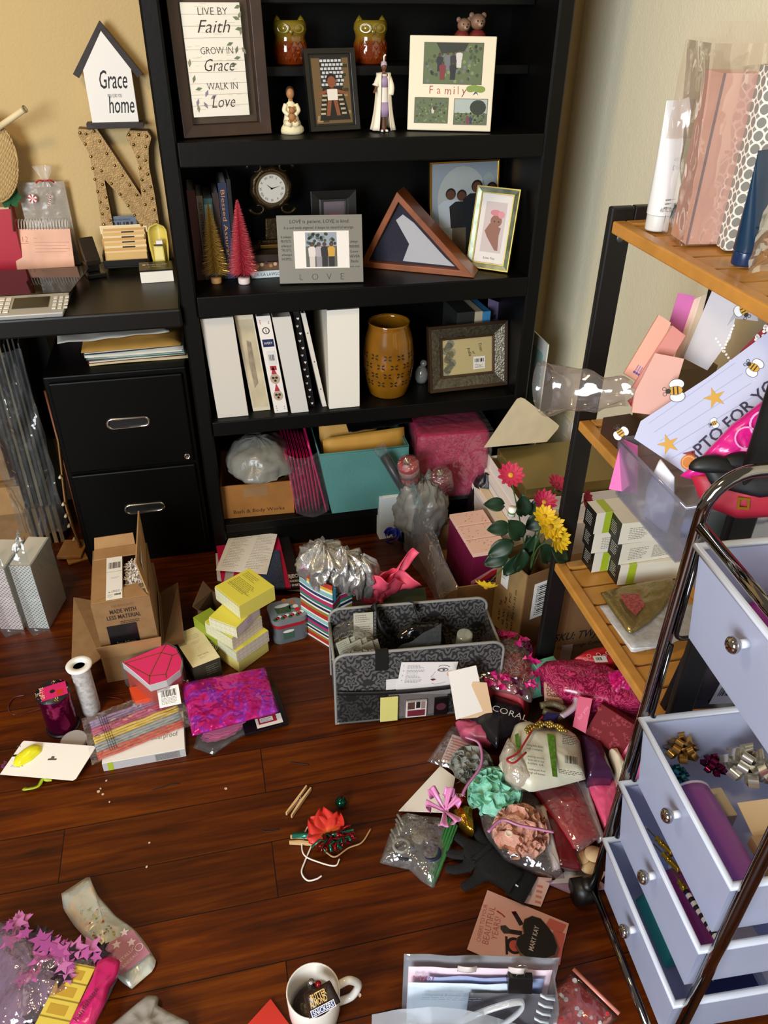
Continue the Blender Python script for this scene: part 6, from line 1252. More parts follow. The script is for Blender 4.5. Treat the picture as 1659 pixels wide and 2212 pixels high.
t=thing('gift_bag','dark plain bag holding the hot pink tissue behind the tote','gift bag');MB().hexa([(.36,1.525,.0006),(.47,1.515,.0006),(.48,1.575,.0006),(.37,1.585,.0006)],[(.345,1.515,zb_),(.475,1.505,zb_),(.49,1.585,zb_),(.355,1.595,zb_)],mat('#2f3a24',.5)).build('body',t,bevel=.001)
#  the tote
def damask(nt,b):
 tc=N(nt,'TexCoord');mp=N(nt,'Mapping');mp.inputs['Scale'].default_value=(1,1,1);nt.links.new(tc.outputs['UV'],mp.inputs[0]);sp=N(nt,'SeparateXYZ');nt.links.new(mp.outputs[0],sp.inputs[0])
 def M(op,a,b_=None,c=None):
  n=N(nt,'Math',operation=op)
  for i,q in enumerate((a,b_,c)):
   if q is None:continue
   if isinstance(q,(int,float)):n.inputs[i].default_value=q
   else:nt.links.new(q,n.inputs[i])
  return n.outputs[0]
 u,v=sp.outputs[0],sp.outputs[1]
 def cell(ou,ov):
  x=M('SUBTRACT',M('FRACT',M('MULTIPLY_ADD',u,1/.075,ou)),.5);y=M('SUBTRACT',M('FRACT',M('MULTIPLY_ADD',v,1/.095,ov)),.5)
  r=M('SQRT',M('ADD',M('MULTIPLY',x,x),M('MULTIPLY',M('MULTIPLY',y,y),.8)));a=M('ARCTAN2',y,M('ABSOLUTE',x))
  pet=M('MULTIPLY_ADD',M('SINE',M('MULTIPLY',a,8.0)),.08,.34);body=M('LESS_THAN',r,pet)
  rip=M('GREATER_THAN',M('SINE',M('ADD',M('MULTIPLY',r,44.0),M('MULTIPLY',M('SINE',M('MULTIPLY',a,5.0)),2.2))),-.1)
  return M('MULTIPLY',body,rip)
 f=M('MAXIMUM',cell(0,0),cell(.5,.5))
 cu=M('MULTIPLY',M('SINE',M('ADD',M('MULTIPLY',u,190),M('MULTIPLY',M('SINE',M('MULTIPLY',v,130)),1.8))),M('SINE',M('ADD',M('MULTIPLY',v,170),M('MULTIPLY',M('SINE',M('MULTIPLY',u,150)),1.8))))
 f=M('MAXIMUM',f,M('MULTIPLY',M('GREATER_THAN',cu,.72),.6))
 mx=N(nt,'MixRGB');mx.inputs[1].default_value=srgb('#242222');mx.inputs[2].default_value=srgb('#5d5a58');nt.links.new(f,mx.inputs[0]);nt.links.new(mx.outputs[0],b.inputs['Base Color']);b.inputs['Roughness'].default_value=.7
 w=N(nt,'TexNoise',Scale=600.0);nt.links.new(tc.outputs['Object'],w.inputs['Vector']);bp=N(nt,'Bump',Strength=.2,Distance=.002);nt.links.new(w.outputs[0],bp.inputs['Height']);nt.links.new(bp.outputs[0],b.inputs['Normal'])
DAM=pattern('damask_fabric',damask);PIP=mat('#8b8984',.6)
t=TOTE=thing('tote_organizer','grey damask fabric tote organizer with mesh pocket and straps on the floor','tote bag')
zT=.232;fl0=atz(727,1566);TL,TR_,BR_,BL_=atz(717,1414,zT),atz(1092,1382,zT),atz(1038,1304,zT),atz(712,1313,zT)
b0=V((fl0 .x,fl0 .y,.0006));ex=(TR_-TL).normalized();Wt=(TR_-TL).length-.008;ey=V((-ex.y,ex.x,0));Dt=.165
def panel(nm,p,ax,w,h0,h1,m,r=0,tilt=0.0,out=None):
 o=V(p);F=MB();n_=24;pts=[(0,h0)]+[(0,h1-r)]+[(r-r*cos(pi/2*k/6),h1-r+r*sin(pi/2*k/6))for k in range(1,7)]+[(w-r+r*sin(pi/2*k/6),h1-r+r*cos(pi/2*k/6))for k in range(0,7)]+[(w,h0)]
 if not r:pts=[(0,h0),(0,h1),(w,h1),(w,h0)]
 T=frame(o,ax,(0,0,1));F.T=T;F.poly([(q[0],q[1],0)for q in pts],m);ob=F.build(nm,t,solid=.004);return ob,T,pts
fp,FT,fpts=panel('front_panel',b0,ex,Wt,.004,zT,DAM,.028);uvbox(fp,FT)
bp_,BT,_=panel('back_panel',b0+ey*Dt,ex,Wt,.004,zT-.006,DAM,.03);uvbox(bp_,BT)
for nm,p in(('side_panel',b0+ex*.002),('side_panel',b0+ex*(Wt-.002))):
 F=MB();F.add([p+ey*.002+V((0,0,.004)),p+ey*(Dt-.002)+V((0,0,.004)),p+ey*(Dt-.002)+V((0,0,zT-.05)),p+ey*.002+V((0,0,zT-.04))],[(0,1,2,3)],DAM);ob=F.build(nm,t,solid=.003);uvbox(ob,frame(p,ey,(0,0,1)))
F=MB();F.hexa([b0+ex*.004+ey*.004,b0+ex*(Wt-.004)+ey*.004,b0+ex*(Wt-.004)+ey*(Dt-.004),b0+ex*.004+ey*(Dt-.004)],[p+V((0,0,.005))for p in(b0+ex*.004+ey*.004,b0+ex*(Wt-.004)+ey*.004,b0+ex*(Wt-.004)+ey*(Dt-.004),b0+ex*.004+ey*(Dt-.004))],mat('#1b1a1a',.7));F.build('base',t)
for T_,pts,off in((FT,fpts,0),(BT,fpts,-.006)):
 F=MB(T_);F.tube([(q[0],min(q[1],zT-.0)+off*(q[1]>.05),0)for q in pts],.0038,PIP,6,cap=False);F.tube([(pts[0][0],pts[0][1]+.002,0),(pts[-1][0],pts[-1][1]+.002,0)],.0038,PIP,6);F.build('piping',t)
F=MB();F.tube([b0+ex*.0+ey*.002+V((0,0,zT-.036)),b0+ey*(Dt-.002)+V((0,0,zT-.046))],.0035,PIP,6).build('piping',t);F=MB();F.tube([b0+ex*Wt+ey*.002+V((0,0,zT-.036)),b0+ex*Wt+ey*(Dt-.002)+V((0,0,zT-.046))],.0035,PIP,6).build('piping',t)
def meshm(nt,b):
 out=nt.nodes['Material Output'];tc=N(nt,'TexCoord');sp=N(nt,'SeparateXYZ');nt.links.new(tc.outputs['UV'],sp.inputs[0])
 def tri(op):
  a=N(nt,'Math',operation=op);nt.links.new(sp.outputs[0],a.inputs[0]);m0=N(nt,'Math',operation='MULTIPLY');m0 .inputs[1].default_value=.62;nt.links.new(sp.outputs[1],m0 .inputs[0]);nt.links.new(m0 .outputs[0],a.inputs[1]);m=N(nt,'Math',operation='MULTIPLY');m.inputs[1].default_value=880;nt.links.new(a.outputs[0],m.inputs[0]);s=N(nt,'Math',operation='SINE');nt.links.new(m.outputs[0],s.inputs[0]);ab=N(nt,'Math',operation='ABSOLUTE');nt.links.new(s.outputs[0],ab.inputs[0]);return ab.outputs[0]
 mn=N(nt,'Math',operation='MINIMUM');nt.links.new(tri('ADD'),mn.inputs[0]);nt.links.new(tri('SUBTRACT'),mn.inputs[1]);g=N(nt,'Math',operation='GREATER_THAN');g.inputs[1].default_value=.40;nt.links.new(mn.outputs[0],g.inputs[0])
 tr=N(nt,'BsdfTransparent');ms=N(nt,'MixShader');nt.links.new(g.outputs[0],ms.inputs[0]);nt.links.new(b.outputs[0],ms.inputs[1]);nt.links.new(tr.outputs[0],ms.inputs[2]);nt.links.new(ms.outputs[0],out.inputs[0]);b.inputs['Base Color'].default_value=srgb('#0b0b0c');b.inputs['Roughness'].default_value=.6
MSH=pattern('black_net',meshm)
F=MB();hm=.105;F.T=FT;F.sheet(lambda u,v:(.006+(Wt-.012)*u,.006+(hm-.025*(1-abs(2*u-1)**1.6)*0+.010*abs(2*u-1)**2-.006)*v,.007+.005*sin(pi*u)*v),24,8,MSH);ob=F.build('mesh_pocket',t);uvbox(ob,FT)
F=MB(FT);F.sheet(lambda u,v:(.004+(Wt-.008)*u,hm-.004+.010*abs(2*u-1)**2+.011*v,.0075+.005*sin(pi*u)),24,2,mat('#0c0c0d',.6));F.build('pocket_binding',t,solid=.0015)
SB=mat('#0d0d0e',.55)
for fx in(.34,):
 F=MB(FT);F.box((Wt*.235,zT-.055,.0025),(Wt*.31,zT+.002,.005),SB).box((Wt*.235,zT+.002,-.006),(Wt*.31,zT+.0045,.005),SB);F.build('strap',t)
def strap(pts,w,nm='strap'):
 F=MB();F.tube(curve(pts,6),w/2,SB,4,flat=.14,up=ey);F.build(nm,t)
bk=b0+ey*Dt
strap([bk+ex*Wt*.30+V((0,0,zT+.0)),bk+ex*Wt*.27-ey*.02+V((0,0,zT+.012)),bk+ex*Wt*.30-ey*.05+V((0,0,zT-.03)),bk+ex*Wt*.36-ey*.06+V((0,0,zT-.07))],.022)
strap([bk+ex*Wt*.50+V((0,0,zT+.0)),bk+ex*Wt*.52-ey*.012+V((0,0,zT+.006)),bk+ex*Wt*.54-ey*.02+V((0,0,zT-.025))],.022)
F=MB(BT);F.box((Wt*.50,zT-.045,-.0045),(Wt*.72,zT-.022,-.0025),SB);F.build('strap_patch',t)
def tl(u,v,z):return b0+ex*Wt*u+ey*Dt*v+V((0,0,z))
LGT=mat('#aaa693',.5);DLN=mat('#6f6a5c',.6)
for i in range(6):
 o=tl(.06+.035*i,.22+.05*(i%2),.155-.004*i);T=frame(o,(ex+ey*.35+V((0,0,.2))).normalized(),(V((-.35,.1,1))));F=MB(T);F.box((0,0,0),(.033,.075,.0009),LGT);F.lines(.003,.068,.027,12,.0056,.0014,DLN,.0011,.25,i);tag(F.build('sample_card'),'grey printed sample card in the fan at the left of the tote','card','sample cards fanned in the tote')
T=frame(tl(.14,.62,.115),ex,(ey*.12+V((0,0,1))));F=MB(T);F.box((0,0,0),(.047,.135,.001),mat('#b5b09c',.5))
for k in range(4):F.lines(.004,.127-.033*k,.038,4,.006,.0018,DLN,.0012,.35,k);F.rect(0,.034*k,.047,.0006,DLN,.0012)
tag(F.build('sample_sheet'),'tall strip of four printed sample panels standing in the tote','card');F=MB(T@Matrix.Translation((.049,0,.002)));F.box((0,0,0),(.005,.137,.0008),mat('#c9c9c9',.15,metal=.8));[F.rect(.001,.01*k+.003,.003,.003,INK,.001)for k in range(13)];tag(F.build('foil_strip'),'silver foil strip at the edge of the tall sample strip','strip')
VIN=mat('#0b0b0c',.12,bump=.6,bscale=35)
t_=MB(frame(tl(.40,.45,.125),ex,(ey*.45+V((0,0,1)))));t_.bag([(0,0),(.125,-.005),(.118,.05),(.105,.088),(.04,.095),(-.005,.07)],.022,VIN,rings=8,amp=.006,freq=30,n=44,crease=.6,flat_bottom=False);tag(t_.build('vinyl_pouch'),'shiny black vinyl pouch inside the tote','pouch')
F=MB(frame(tl(.56,.34,.135),(ex*.8+V((0,0,-.45))),(ey*.3+V((0,0,1)))));F.box((0,0,0),(.05,.018,.0012),mat('#b7b7b9',.2,metal=.3));tag(F.build('mirror_card'),'small grey-white card beneath the black vinyl pouch in the tote','card')
j=thing('glass_jar','small clear glass jar standing in the right of the tote','jar');T=frame(tl(.80,.40,.168),ex,None,V((.05,-.15,1)));GJ=film('#e9efe9',.62,.9,.04,bump=0);F=MB(T);F.lathe([(.018,0),(.019,.003),(.019,.026),(.017,.030),(.0155,.030),(.0155,.004),(0,.004)],GJ,24);F.build('jar_body',j);MB(T).lathe([(.0185,.0305),(.019,.033),(.019,.038),(.015,.0395),(0,.0395)],film('#dfe4dc',.4,.9,.05,bump=0),24).build('lid',j)
F=MB();p=tl(.80,.40,.006);F.hexa([p+ex*a+ey*b for a,b in((-.025,-.025),(.025,-.025),(.025,.025),(-.025,.025))],[p+ex*a+ey*b+V((0,0,.16))for a,b in((-.025,-.025),(.025,-.025),(.025,.025),(-.025,.025))],mat('#1d1b1b',.6));tag(F.build('box'),'dark box inside the tote under the little glass jar','box')
F=MB();F.sheet(lambda u,v:tl(.30+.33*u,.05+.12*v,zT-.07+.09*v*(.3+u)+.008*noise.noise(V((u*5,v*4,1)))),18,10,CLR);tag(F.build('plastic_sleeve'),'clear plastic sleeve rising behind the makeup card at the tote front','plastic sleeve')
F=MB();F.sheet(lambda u,v:tl(-.01+.28*u,.1+.75*v,zT-.055+.035*sin(pi*u)+.012*noise.noise(V((u*6,v*5,7)))),16,16,film('#e3e3dc',.93,.8,.1,bump=.6,bscale=30));tag(F.build('plastic_bag'),'clear plastic bag bunched over the left end of the tote','bag')
def face(F,w,h):
 L_=mat('#8d8a86',.6);S_=mat('#d9b6a6',.6);z=.0012;F.rect(w*.005,h*.01,w*.99,h*.98,mat('#ece4df',.5),z-.0002)
 for k in range(4):F.text(str(k+1),w*.05,h*(.82-.22*k),.008,L_,z);F.lines(w*.12,h*(.86-.22*k),w*.33,3,h*.06,.0016,L_,z,.4,k)
 F.disc((w*.9,h*.5),w*.06,mat('#e3bdb0',.6),20,z,h*.14);F.disc((w*.76,h*.66),w*.1,mat('#7d6e6c',.6),20,z+.0001,h*.09);F.disc((w*.77,h*.655),w*.07,mat('#e9e2dc',.6),18,z+.0002,h*.045);F.disc((w*.775,h*.655),w*.022,mat('#3a3034',.6),14,z+.0003)
 F.tube([(w*(.67+.2*k/8),h*(.79+.08*sin(pi*(k/8)**.7)),z)for k in range(9)],.0008,mat('#2a2221',.6),4,flat=.2);F.tube(curve([(w*.635,h*.58,z),(w*.60,h*.42,z),(w*.575,h*.35,z),(w*.60,h*.32,z),(w*.64,h*.34,z)],5),.0004,mat('#4a4240',.6),4,flat=.3)
 F.poly([(w*.57,h*.24,z+.0002),(w*.63,h*.27,z+.0002),(w*.68,h*.23,z+.0002),(w*.62,h*.16,z+.0002)],mat('#6b1f2b',.5));F.tube(curve([(w*.61,h*.05,z),(w*.70,h*.0+.001,z),(w*.86,h*.1,z)],5),.0004,mat('#4a4240',.6),4,flat=.3)
T,w,h=quad_T(aY(0,)[0]if 0 else(FT@V((*on(FT,*z3b(600,1035)),.006))),FT@V((*on(FT,*z3b(930,1030)),.006)),FT@V((*on(FT,*z3b(595,895)),.010)));h+=.0;F=MB(T);F.box((0,-.035,0),(w,h,.0009),mat('#e6ded8',.5));face(F,w,h);tag(F.build('makeup_card'),'white makeup chart with a drawn face in the tote pocket','card')
F=MB(FT);x,y=on(FT,*z3b(535,1035));F.box((x,y-.02,.004),(x+.03,y+.014,.0052),mat('#ded8d2',.5));tag(F.build('leaflet'),'small white leaflet just left of the makeup chart in the tote pocket','leaflet')
x0,y0=on(FT,*z3b(497,1295));x1,y1=on(FT,*z3b(605,1098));F=MB(FT);F.box((x0,max(.008,y0),.008),(x1,y1,.0115),mat('#d8cf7a',.5));tag(F.build('sample_packet',None,bevel=.0008),'pale yellow packet in the mesh pocket of the tote','packet')
x0,y0=on(FT,*z3b(648,1255));x1,y1=on(FT,*z3b(778,1118));T=FT@Matrix.Translation((x0,max(.012,y0),.006));w,h=x1-x0,y1-max(.012,y0);t_=thing('eye_palette','square white makeup palette in the mesh pocket of the tote','palette');MB(T).box((0,0,0),(w,h,.004),mat('#d9cfc6',.4)).build('case',t_,bevel=.001)
for(a,b,c,d,col)in((.08,.5,.42,.92,'#54362e'),(.48,.55,.68,.92,'#1a1413'),(.72,.5,.92,.92,'#8d7a72'),(.08,.08,.92,.44,'#6b1d2a')):MB(T).rect(w*a,h*b,w*(c-a),h*(d-b),mat(col,.6),.0043).build('shade_pan',t_)
x0,y0=on(FT,*z3b(815,1225));x1,y1=on(FT,*z3b(905,1105));T=FT@Matrix.Translation((x0,max(.012,y0),.006));w,h=x1-x0,y1-max(.012,y0);t_=thing('compact','square black compact with a round plum pan in the mesh pocket','compact');MB(T).box((0,0,0),(w,h,.004),mat('#0f0d0e',.3)).build('case',t_,bevel=.001);MB(T).disc((w*.5,h*.5),w*.36,mat('#4a1d2c',.6),24,.0043).build('shade_pan',t_)
F=MB(FT);x0,y0=on(FT,*z3b(540,1095));x1,_y=on(FT,*z3b(905,1060));F.box((x0+.004,.012,.002),(x1,y0-.001,.0038),mat('#b7a9a6',.5));tag(F.build('leaflet',None),'pale pinkish leaflet backing the palettes in the mesh pocket','leaflet')
# ---- left foreground group
t=thing('ribbon_roll','magenta metallic ribbon spool with a pink label on its sprinkle-print end','ribbon spool');o=atz(*z1b(338,622));o.y+=.028;T=yaw_frame((o.x,o.y,.0006),0);r=.036;hz=.118
F=MB(T);F.lathe([(r*.93,.003),(r,.006),(r*.985,.03),(r,.06),(r*.985,.09),(r,hz-.006),(r*.93,hz-.003)],mat('#7a0f48',.12,metal=.85,bump=.4,bscale=50),36);F.build('ribbon',t)
for z in(0,hz-.003):
 F=MB(T);F.lathe([(r*1.08,z),(r*1.08,z+.003)],mat('#121013',.4),36)
 if z:
  rr=random.Random(1)
  for k in range(46):
   a=rr.random()*6.28;q=r*rr.uniform(.35,1.03);c=(q*cos(a),q*sin(a));b_=rr.random()*3;dx,dy=.003*cos(b_),.003*sin(b_);F.poly([(c[0]-dx-dy*.25,c[1]-dy+dx*.25,hz+.0004),(c[0]+dx-dy*.25,c[1]+dy+dx*.25,hz+.0004),(c[0]+dx+dy*.25,c[1]+dy-dx*.25,hz+.0004),(c[0]-dx+dy*.25,c[1]-dy-dx*.25,hz+.0004)],mat(('#e9d9a0','#d94a7a','#e9e4dc','#c99a3a')[k%4],.4))
  F.T=T@Matrix.Rotation(radians(14),4,'Z');F.rect(-r*.72,-r*.62,r*1.6,r*1.22,mat('#d9266e',.45),hz+.0007);F.disc((0,.0),.0058,INK,20,hz+.0012);F.text('GIF-TYE',-r*.5,-r*.45,.013,mat('#f2d9a8',.4),hz+.001,0,.01,'l',r*1.1,90);F.rect(r*.22,-r*.48,r*.4,r*.45,mat('#c9341f',.5),hz+.001);F.T=T
 F.build('end_disc',t)
t=thing('ribbon_roll','tall slim white tulle roll with a hollow white core, behind the magenta spool','ribbon spool');o=atz(*z1b(505,520));o.y+=.02;T=yaw_frame((o.x-.004,o.y,.0006),0);hz=.158;r=.0215
F=MB(T);F.lathe([(r,0),(r*1.03,.01),(r*1.02,hz-.012),(r*.98,hz-.008)],mat('#c9c3c0',.5,noise_=.45,nscale=120),28);F.build('tulle',t);F=MB(T);F.lathe([(r*1.02,hz-.008),(r*1.36,hz-.007),(r*1.4,hz-.002),(r*1.3,hz),(r*.72,hz),(r*.66,hz-.004),(r*.62,hz-.05)],WHITE,32);F.build('core',t)
F=MB();pts=curve([atz(*z1b(*p),.004+.012*(k==2))for k,p in enumerate(((240,470),(150,500),(70,510),(45,470),(75,420),(135,405)))],8);F.tube(pts,.0021,mat('#5e1616',.3),4,flat=.3);tag(F.build('ribbon_loop'),'thin dark red ribbon loop on the floor left of the magenta spool','ribbon')
F=MB();F.tube(curve([atz(*z1b(*p),.003)for p in((580,415),(650,425),(672,450),(640,480))],6),.0016,mat('#5e1616',.3),4,flat=.3);tag(F.build('ribbon_loop'),'thin dark red ribbon end right of the tulle roll','ribbon')
F=MB(frame(atz(*z1b(205,880),.006),(1,.2,0),(0,1,0)));F.tube(curve([(-.03,-.004,0),(-.022,-.014,.006),(0,-.013,.003),(.012,.002,.004),(.02,-.004,.004),(.03,-.006,.002)],6),.005,mat('#a9bf2a',.5),4,flat=.15);tag(F.build('ribbon_loop'),'lime green ribbon under the card with the yellow clip','ribbon')
F=MB(yaw_frame(atz(*z1b(405,668),.0006),0));F.ring((0,0),.0,.03,mat('#a9a49c',.4),30,.012);F.lathe([(.03,0),(.031,.006),(.03,.012),(.0285,.0125),(.028,.011),(0,.011)],mat('#8d8a86',.35,metal=.3),30);tag(F.build('tape_roll'),'flat grey round tin half under the card with the yellow clip','tin')
q=[atz(*z1b(*p),zz)for p,zz in(((0,838),.010),((410,870),.012),((530,690),.026),((125,655),.024))];t=thing('clip_card','white display card holding one yellow hair clip, at the left edge','hair clip card');T,w,h=quad_T(q[0],q[1],q[3]);F=MB(T);sk=(T.inverted()@q[3]).x
F.prism([(0,0,0),(w-.006,-.001,0),(w,.004,0),(w+sk,h-.004,0),(w+sk-.005,h,0),(sk+.003,h,0),(sk,h-.004,0)],(0,0,.0012),mat('#efe9df',.5));c_=lambda x,y:on(T,*z1b(x,y))
x,y=c_(90,735);F.poly([(x-.008,y-.004,.0015),(x+.008,y-.002,.0015),(x+.008,y+.003,.0015),(x-.008,y+.001,.0015)],INK);x,y=c_(285,755);F.poly([(x-.01,y-.004,.0015),(x+.01,y-.002,.0015),(x+.01,y+.002,.0015),(x+.003,y+.002,.0015),(x+.003,y+.007,.0015),(x-.004,y+.007,.0015),(x-.004,y+.002,.0015),(x-.01,y,.0015)],mat('#5a5148',.5))
x,y=c_(112,690);F.text('3',x,y,.012,mat('#555',.5),.0015,0,0,'l',None,100);x,y=c_(15,805);F.text('ghd',x,y,.012,mat('#7d3f86',.5),.0015,0,.004,'l',None,80);x,y=c_(62,790);F.lines(x,y,.03,2,.003,.001,mat('#777',.5),.0015);F.build('card',t)
F=MB(T);x,y=c_(155,735);F.T=T@Matrix.Translation((x,y,.0015))@Matrix.Rotation(radians(48),4,'Z');F.bag([(-.036,0),(-.028,-.014),(0,-.018),(.026,-.013),(.034,0),(.024,.014),(0,.018),(-.026,.013)],.017,mat('#dcd41c',.25),rings=8,amp=.0015,n=40);F.build('hair_clip',t,label='glossy yellow plastic hair clip')
fl,fr=atz(*z1b(565,820)),atz(*z1b(1012,737));T=frame((fl.x,fl.y,.0006),fr-fl);w=(fr-fl).length;hz=.026;dp=.115;t=thing('product_box','white flat box with a lime stripe under the bag of tissue strips','box');MB(T).box((0,0,0),(w,dp,hz),mat('#ece7df',.4)).build('body',t,bevel=.0006)
F=MB(T@frame((0,-.0006,0),(1,0,0),(0,0,1)));F.rect(w*.06,0,w*.065,hz,mat('#a5b82c',.45),.0002);F.rect(0,0,w,hz*.98,mat('#b7b4b4',.4),.0);F.rect(w*.06,0,w*.065,hz,mat('#a5b82c',.45),.0003);F.rect(w*.63,hz*.1,w*.3,hz*.8,mat('#908d8d',.4),.0003);F.lines(w*.64,hz*.85,w*.28,7,hz*.11,.0008,mat('#5a5858',.5),.0005,.1);F.build('front_panel',t,label='grey front panel with a lime stripe')
F=MB(T@Matrix.Translation((0,0,hz+.0005)));x,y=on(F.T,*z1b(818,652));F.text('clearproof',x,y,.022,mat('#8d8a86',.5),0,0,0,'l',.062);F.build('lid_print',t)
zz=.036;q=[atz(*z1b(*p),zz)for p in((505,770),(1045,555),(1000,405),(455,545))];T=frame(q[0],q[1]-q[0],q[3]-q[0]);w=(q[1]-q[0]).length;Ti=T.inverted();h=(Ti@q[3]).y;sk=(Ti@q[3]).x;t=thing('tissue_pack','clear bag of coloured tissue strips: red, grey, yellow, magenta, lilac','tissue pack')
for k,c in enumerate(('#c23a22','#8d979c','#d9b83a','#b81f6a','#8f6f9c')):
 F=MB(T);y0=h*(.03+.19*k);m=mat(c,.55)
 for j in range(3):F.sheet(lambda u,v:(.012+sk*(y0/h)+(w-.03)*u,y0+h*(.05*j)+h*.055*v,-.007+.0018*j+.0025*noise.noise(V((u*6,k*3+j,0)))+.002*sin(pi*v)),26,3,m)
 F.build('tissue_strip',t,solid=.001)
F=MB(T);F.sheet(lambda u,v:(sk*v-.004+(w+.006)*u,-.008+(h+.016)*v,.001+.004*sin(pi*u)*sin(pi*v)+.003*noise.noise(V((u*8,v*6,2)))),36,18,film('#ffffff',.9,.9,.1,bump=.5,bscale=28));F.T=T@Matrix.Translation((sk*.5,0,.006))
for j in range(4):F.rect(w*(.16+.022*j),h*.06,.0009,h*.86,INK,0)
for j in range(9):F.rect(w*.16,h*(.08+.1*j),w*.07,.0007,INK,0)
F.build('bag',t)
zt=.098;zl=[atz(*z1b(*p),zt)for p in((663,228),(905,127),(955,152),(988,215),(978,268),(905,325),(812,352),(752,300))];t=thing('gem_box','hot pink gem-shaped gift box with gold facet lines in clear wrap','gift box');F=MB();F.prism([p+V((0,0,-.022))for p in zl],(0,0,.022),mat('#df2f6a',.5),mat('#e8dcd8',.4));G_=mat('#8d6a2a',.35,metal=.6);
def seg(F,p,q,w_,z,m):d=(q-p).normalized();n=V((-d.y,d.x,0))*w_;F.poly([p+n,q+n,q-n,p-n],m)
g=lambda x,y:atz(*z1b(x,y),zt+.0004)
for p,q_ in(((680,232),(875,175)),((875,175),(905,128)),((875,175),(935,190)),((935,190),(965,180)),((680,232),(812,302)),((812,302),(875,175)),((812,302),(810,345)),((812,302),(900,292)),((900,292),(935,190)),((900,292),(905,312)),((680,232),(668,230))):seg(F,g(*p),g(*q_),.0011,0,G_)
F.build('lid',t,bevel=.0008);cz=sum(zl,V((0,0,0)))/8;F=MB();F.prism([V((p.x,p.y,.0006))*1.0 if 0 else V(((p.x-cz.x)*.95+cz.x,(p.y-cz.y)*.95+cz.y,.0006))for p in zl],(0,0,zt-.0235),mat('#c93a1c',.5));F.build('body',t,label='orange-red base')
F=MB();out_=[V(((p.x-cz.x)*1.05+cz.x,(p.y-cz.y)*1.05+cz.y,0))for p in zl];F.add([p+V((0,0,zt+.002))for p in out_]+[p+V((0,0,.02))for p in out_],[(k,(k+1)%8,8+(k+1)%8,8+k)for k in range(8)],CLR);F.build('clear_wrap',t)
q=fq([z1b(735,440),z1b(850,415),z1b(800,345),z1b(700,365)],.045);F=MB();F.hexa([V((p.x,p.y,.0006))for p in q],q,mat('#d9481c',.5));F.T=Matrix.Identity(4);tag(F.build('box',None,bevel=.0008),'small orange-red box under the left of the pink gem box','box')
q=[atz(*z1b(*p),zz)for p,zz in(((868,478),.046),((985,452),.046),((968,358),.072),((855,372),.072))];T,w,h=quad_T(q[0],q[1],q[3]);t=MB(T);t.box((0,0,0),(w,h,.0008),mat('#e9e4de',.45));t.bars(w*.15,h*.5,w*.7,h*.34,INK,.001,18).lines(w*.12,h*.42,w*.75,5,h*.07,.0012,mat('#666',.5),.001,.3).text('1.5x1.5',w*.32,h*.88,.005,INK,.001);tag(t.build('price_tag'),'white barcode tag hanging from the gem box over the tissue strips','tag')
def holo(nt,b):
 tc=N(nt,'TexCoord');n=N(nt,'TexNoise',Scale=22.0,Detail=3.0,Distortion=1.6);nt.links.new(tc.outputs['Object'],n.inputs['Vector']);rp=N(nt,'ValToRGB');e=rp.color_ramp.elements;e[0].position=.3;e[0].color=srgb('#c01a6a');e[1].position=.75;e[1].color=srgb('#e8506a')
 k=e.new(.5);k.color=srgb('#d62a94');k=e.new(.58);k.color=srgb('#8f36d0');k=e.new(.64);k.color=srgb('#d84cc0')
 nt.links.new(n.outputs[0],rp.inputs[0]);nt.links.new(rp.outputs[0],b.inputs['Base Color']);b.inputs['Roughness'].default_value=.17;b.inputs['Metallic'].default_value=.55
 n2=N(nt,'TexNoise',Scale=28.0,Detail=2.0);nt.links.new(tc.outputs['Object'],n2 .inputs['Vector']);bp=N(nt,'Bump',Strength=.7,Distance=.012);nt.links.new(n2 .outputs[0],bp.inputs['Height']);nt.links.new(bp.outputs[0],b.inputs['Normal'])
HOLO=pattern('pink_hologram_foil',holo);zb=.044;q=[atz(*z1b(*p),zb)for p in((1045,630),(1518,497),(1438,258),(985,345))];T=frame(q[0],q[1]-q[0],q[3]-q[0]);Ti=T.inverted();t=MB(T);t.bag([((Ti@p).x,(Ti@p).y)for p in q],.014,HOLO,rings=10,amp=.0045,freq=22,n=80,seed=2);tag(t.build('holographic_pouch'),'shiny pink holographic pouch on top of the packets','pouch')
t=MB(frame(V((q[3].x-.012,q[3].y+.012,zb-.003)),(1,-.1,0),(0,1,0)));t.tube([(0,0,0),(.012,.004,.003),(.022,.0,.0)],.0022,CHR,8);t.ball((.026,0,0),.0045,CHR,10,8);tag(t.build('metal_clip'),'tiny silver clasp at the top left corner of the holographic pouch','clasp')
q=[atz(*z1b(*p),.014)for p in((1330,620),(1565,558),(1470,330),(1250,400))];T=frame(q[0],q[1]-q[0],q[3]-q[0]);w=(q[1]-q[0]).length;h=(T.inverted()@q[3]).y;t=thing('packet','black-backed packet with white and red labels under the holographic pouch','packet');MB(T).box((0,0,-.008),(w,h,0),mat('#141013',.2)).build('body',t,bevel=.001);F=MB(T);F.rect(w*.3,h*.05,w*.6,h*.22,mat('#e6ddd6',.4),.0004);F.rect(w*.36,h*.12,w*.42,h*.2,mat('#a3202a',.4),.0007);F.rect(w*.4,h*.15,w*.3,h*.1,mat('#ece4dd',.4),.001);F.lines(w*.42,h*.22,w*.25,3,.004,.001,INK,.0013);F.build('label_print',t)
c=atz(*z1b(1230,590),.012);t=thing('packet','clear packet of pink scalloped shapes below the holographic pouch','packet');T=yaw_frame(c,15)
for k in range(5):F=MB(T@Matrix.Translation((.004*k-.01,.003*k,.0016*k-.004)));F.prism([((.05+.004*(j%2))*cos(2*pi*j/28),(.022+.002*(j%2))*sin(2*pi*j/28),0)for j in range(28)],(0,0,.0012),mat(('#c06a8a','#b85a80')[k%2],.5));F.build('scalloped_shape',t)
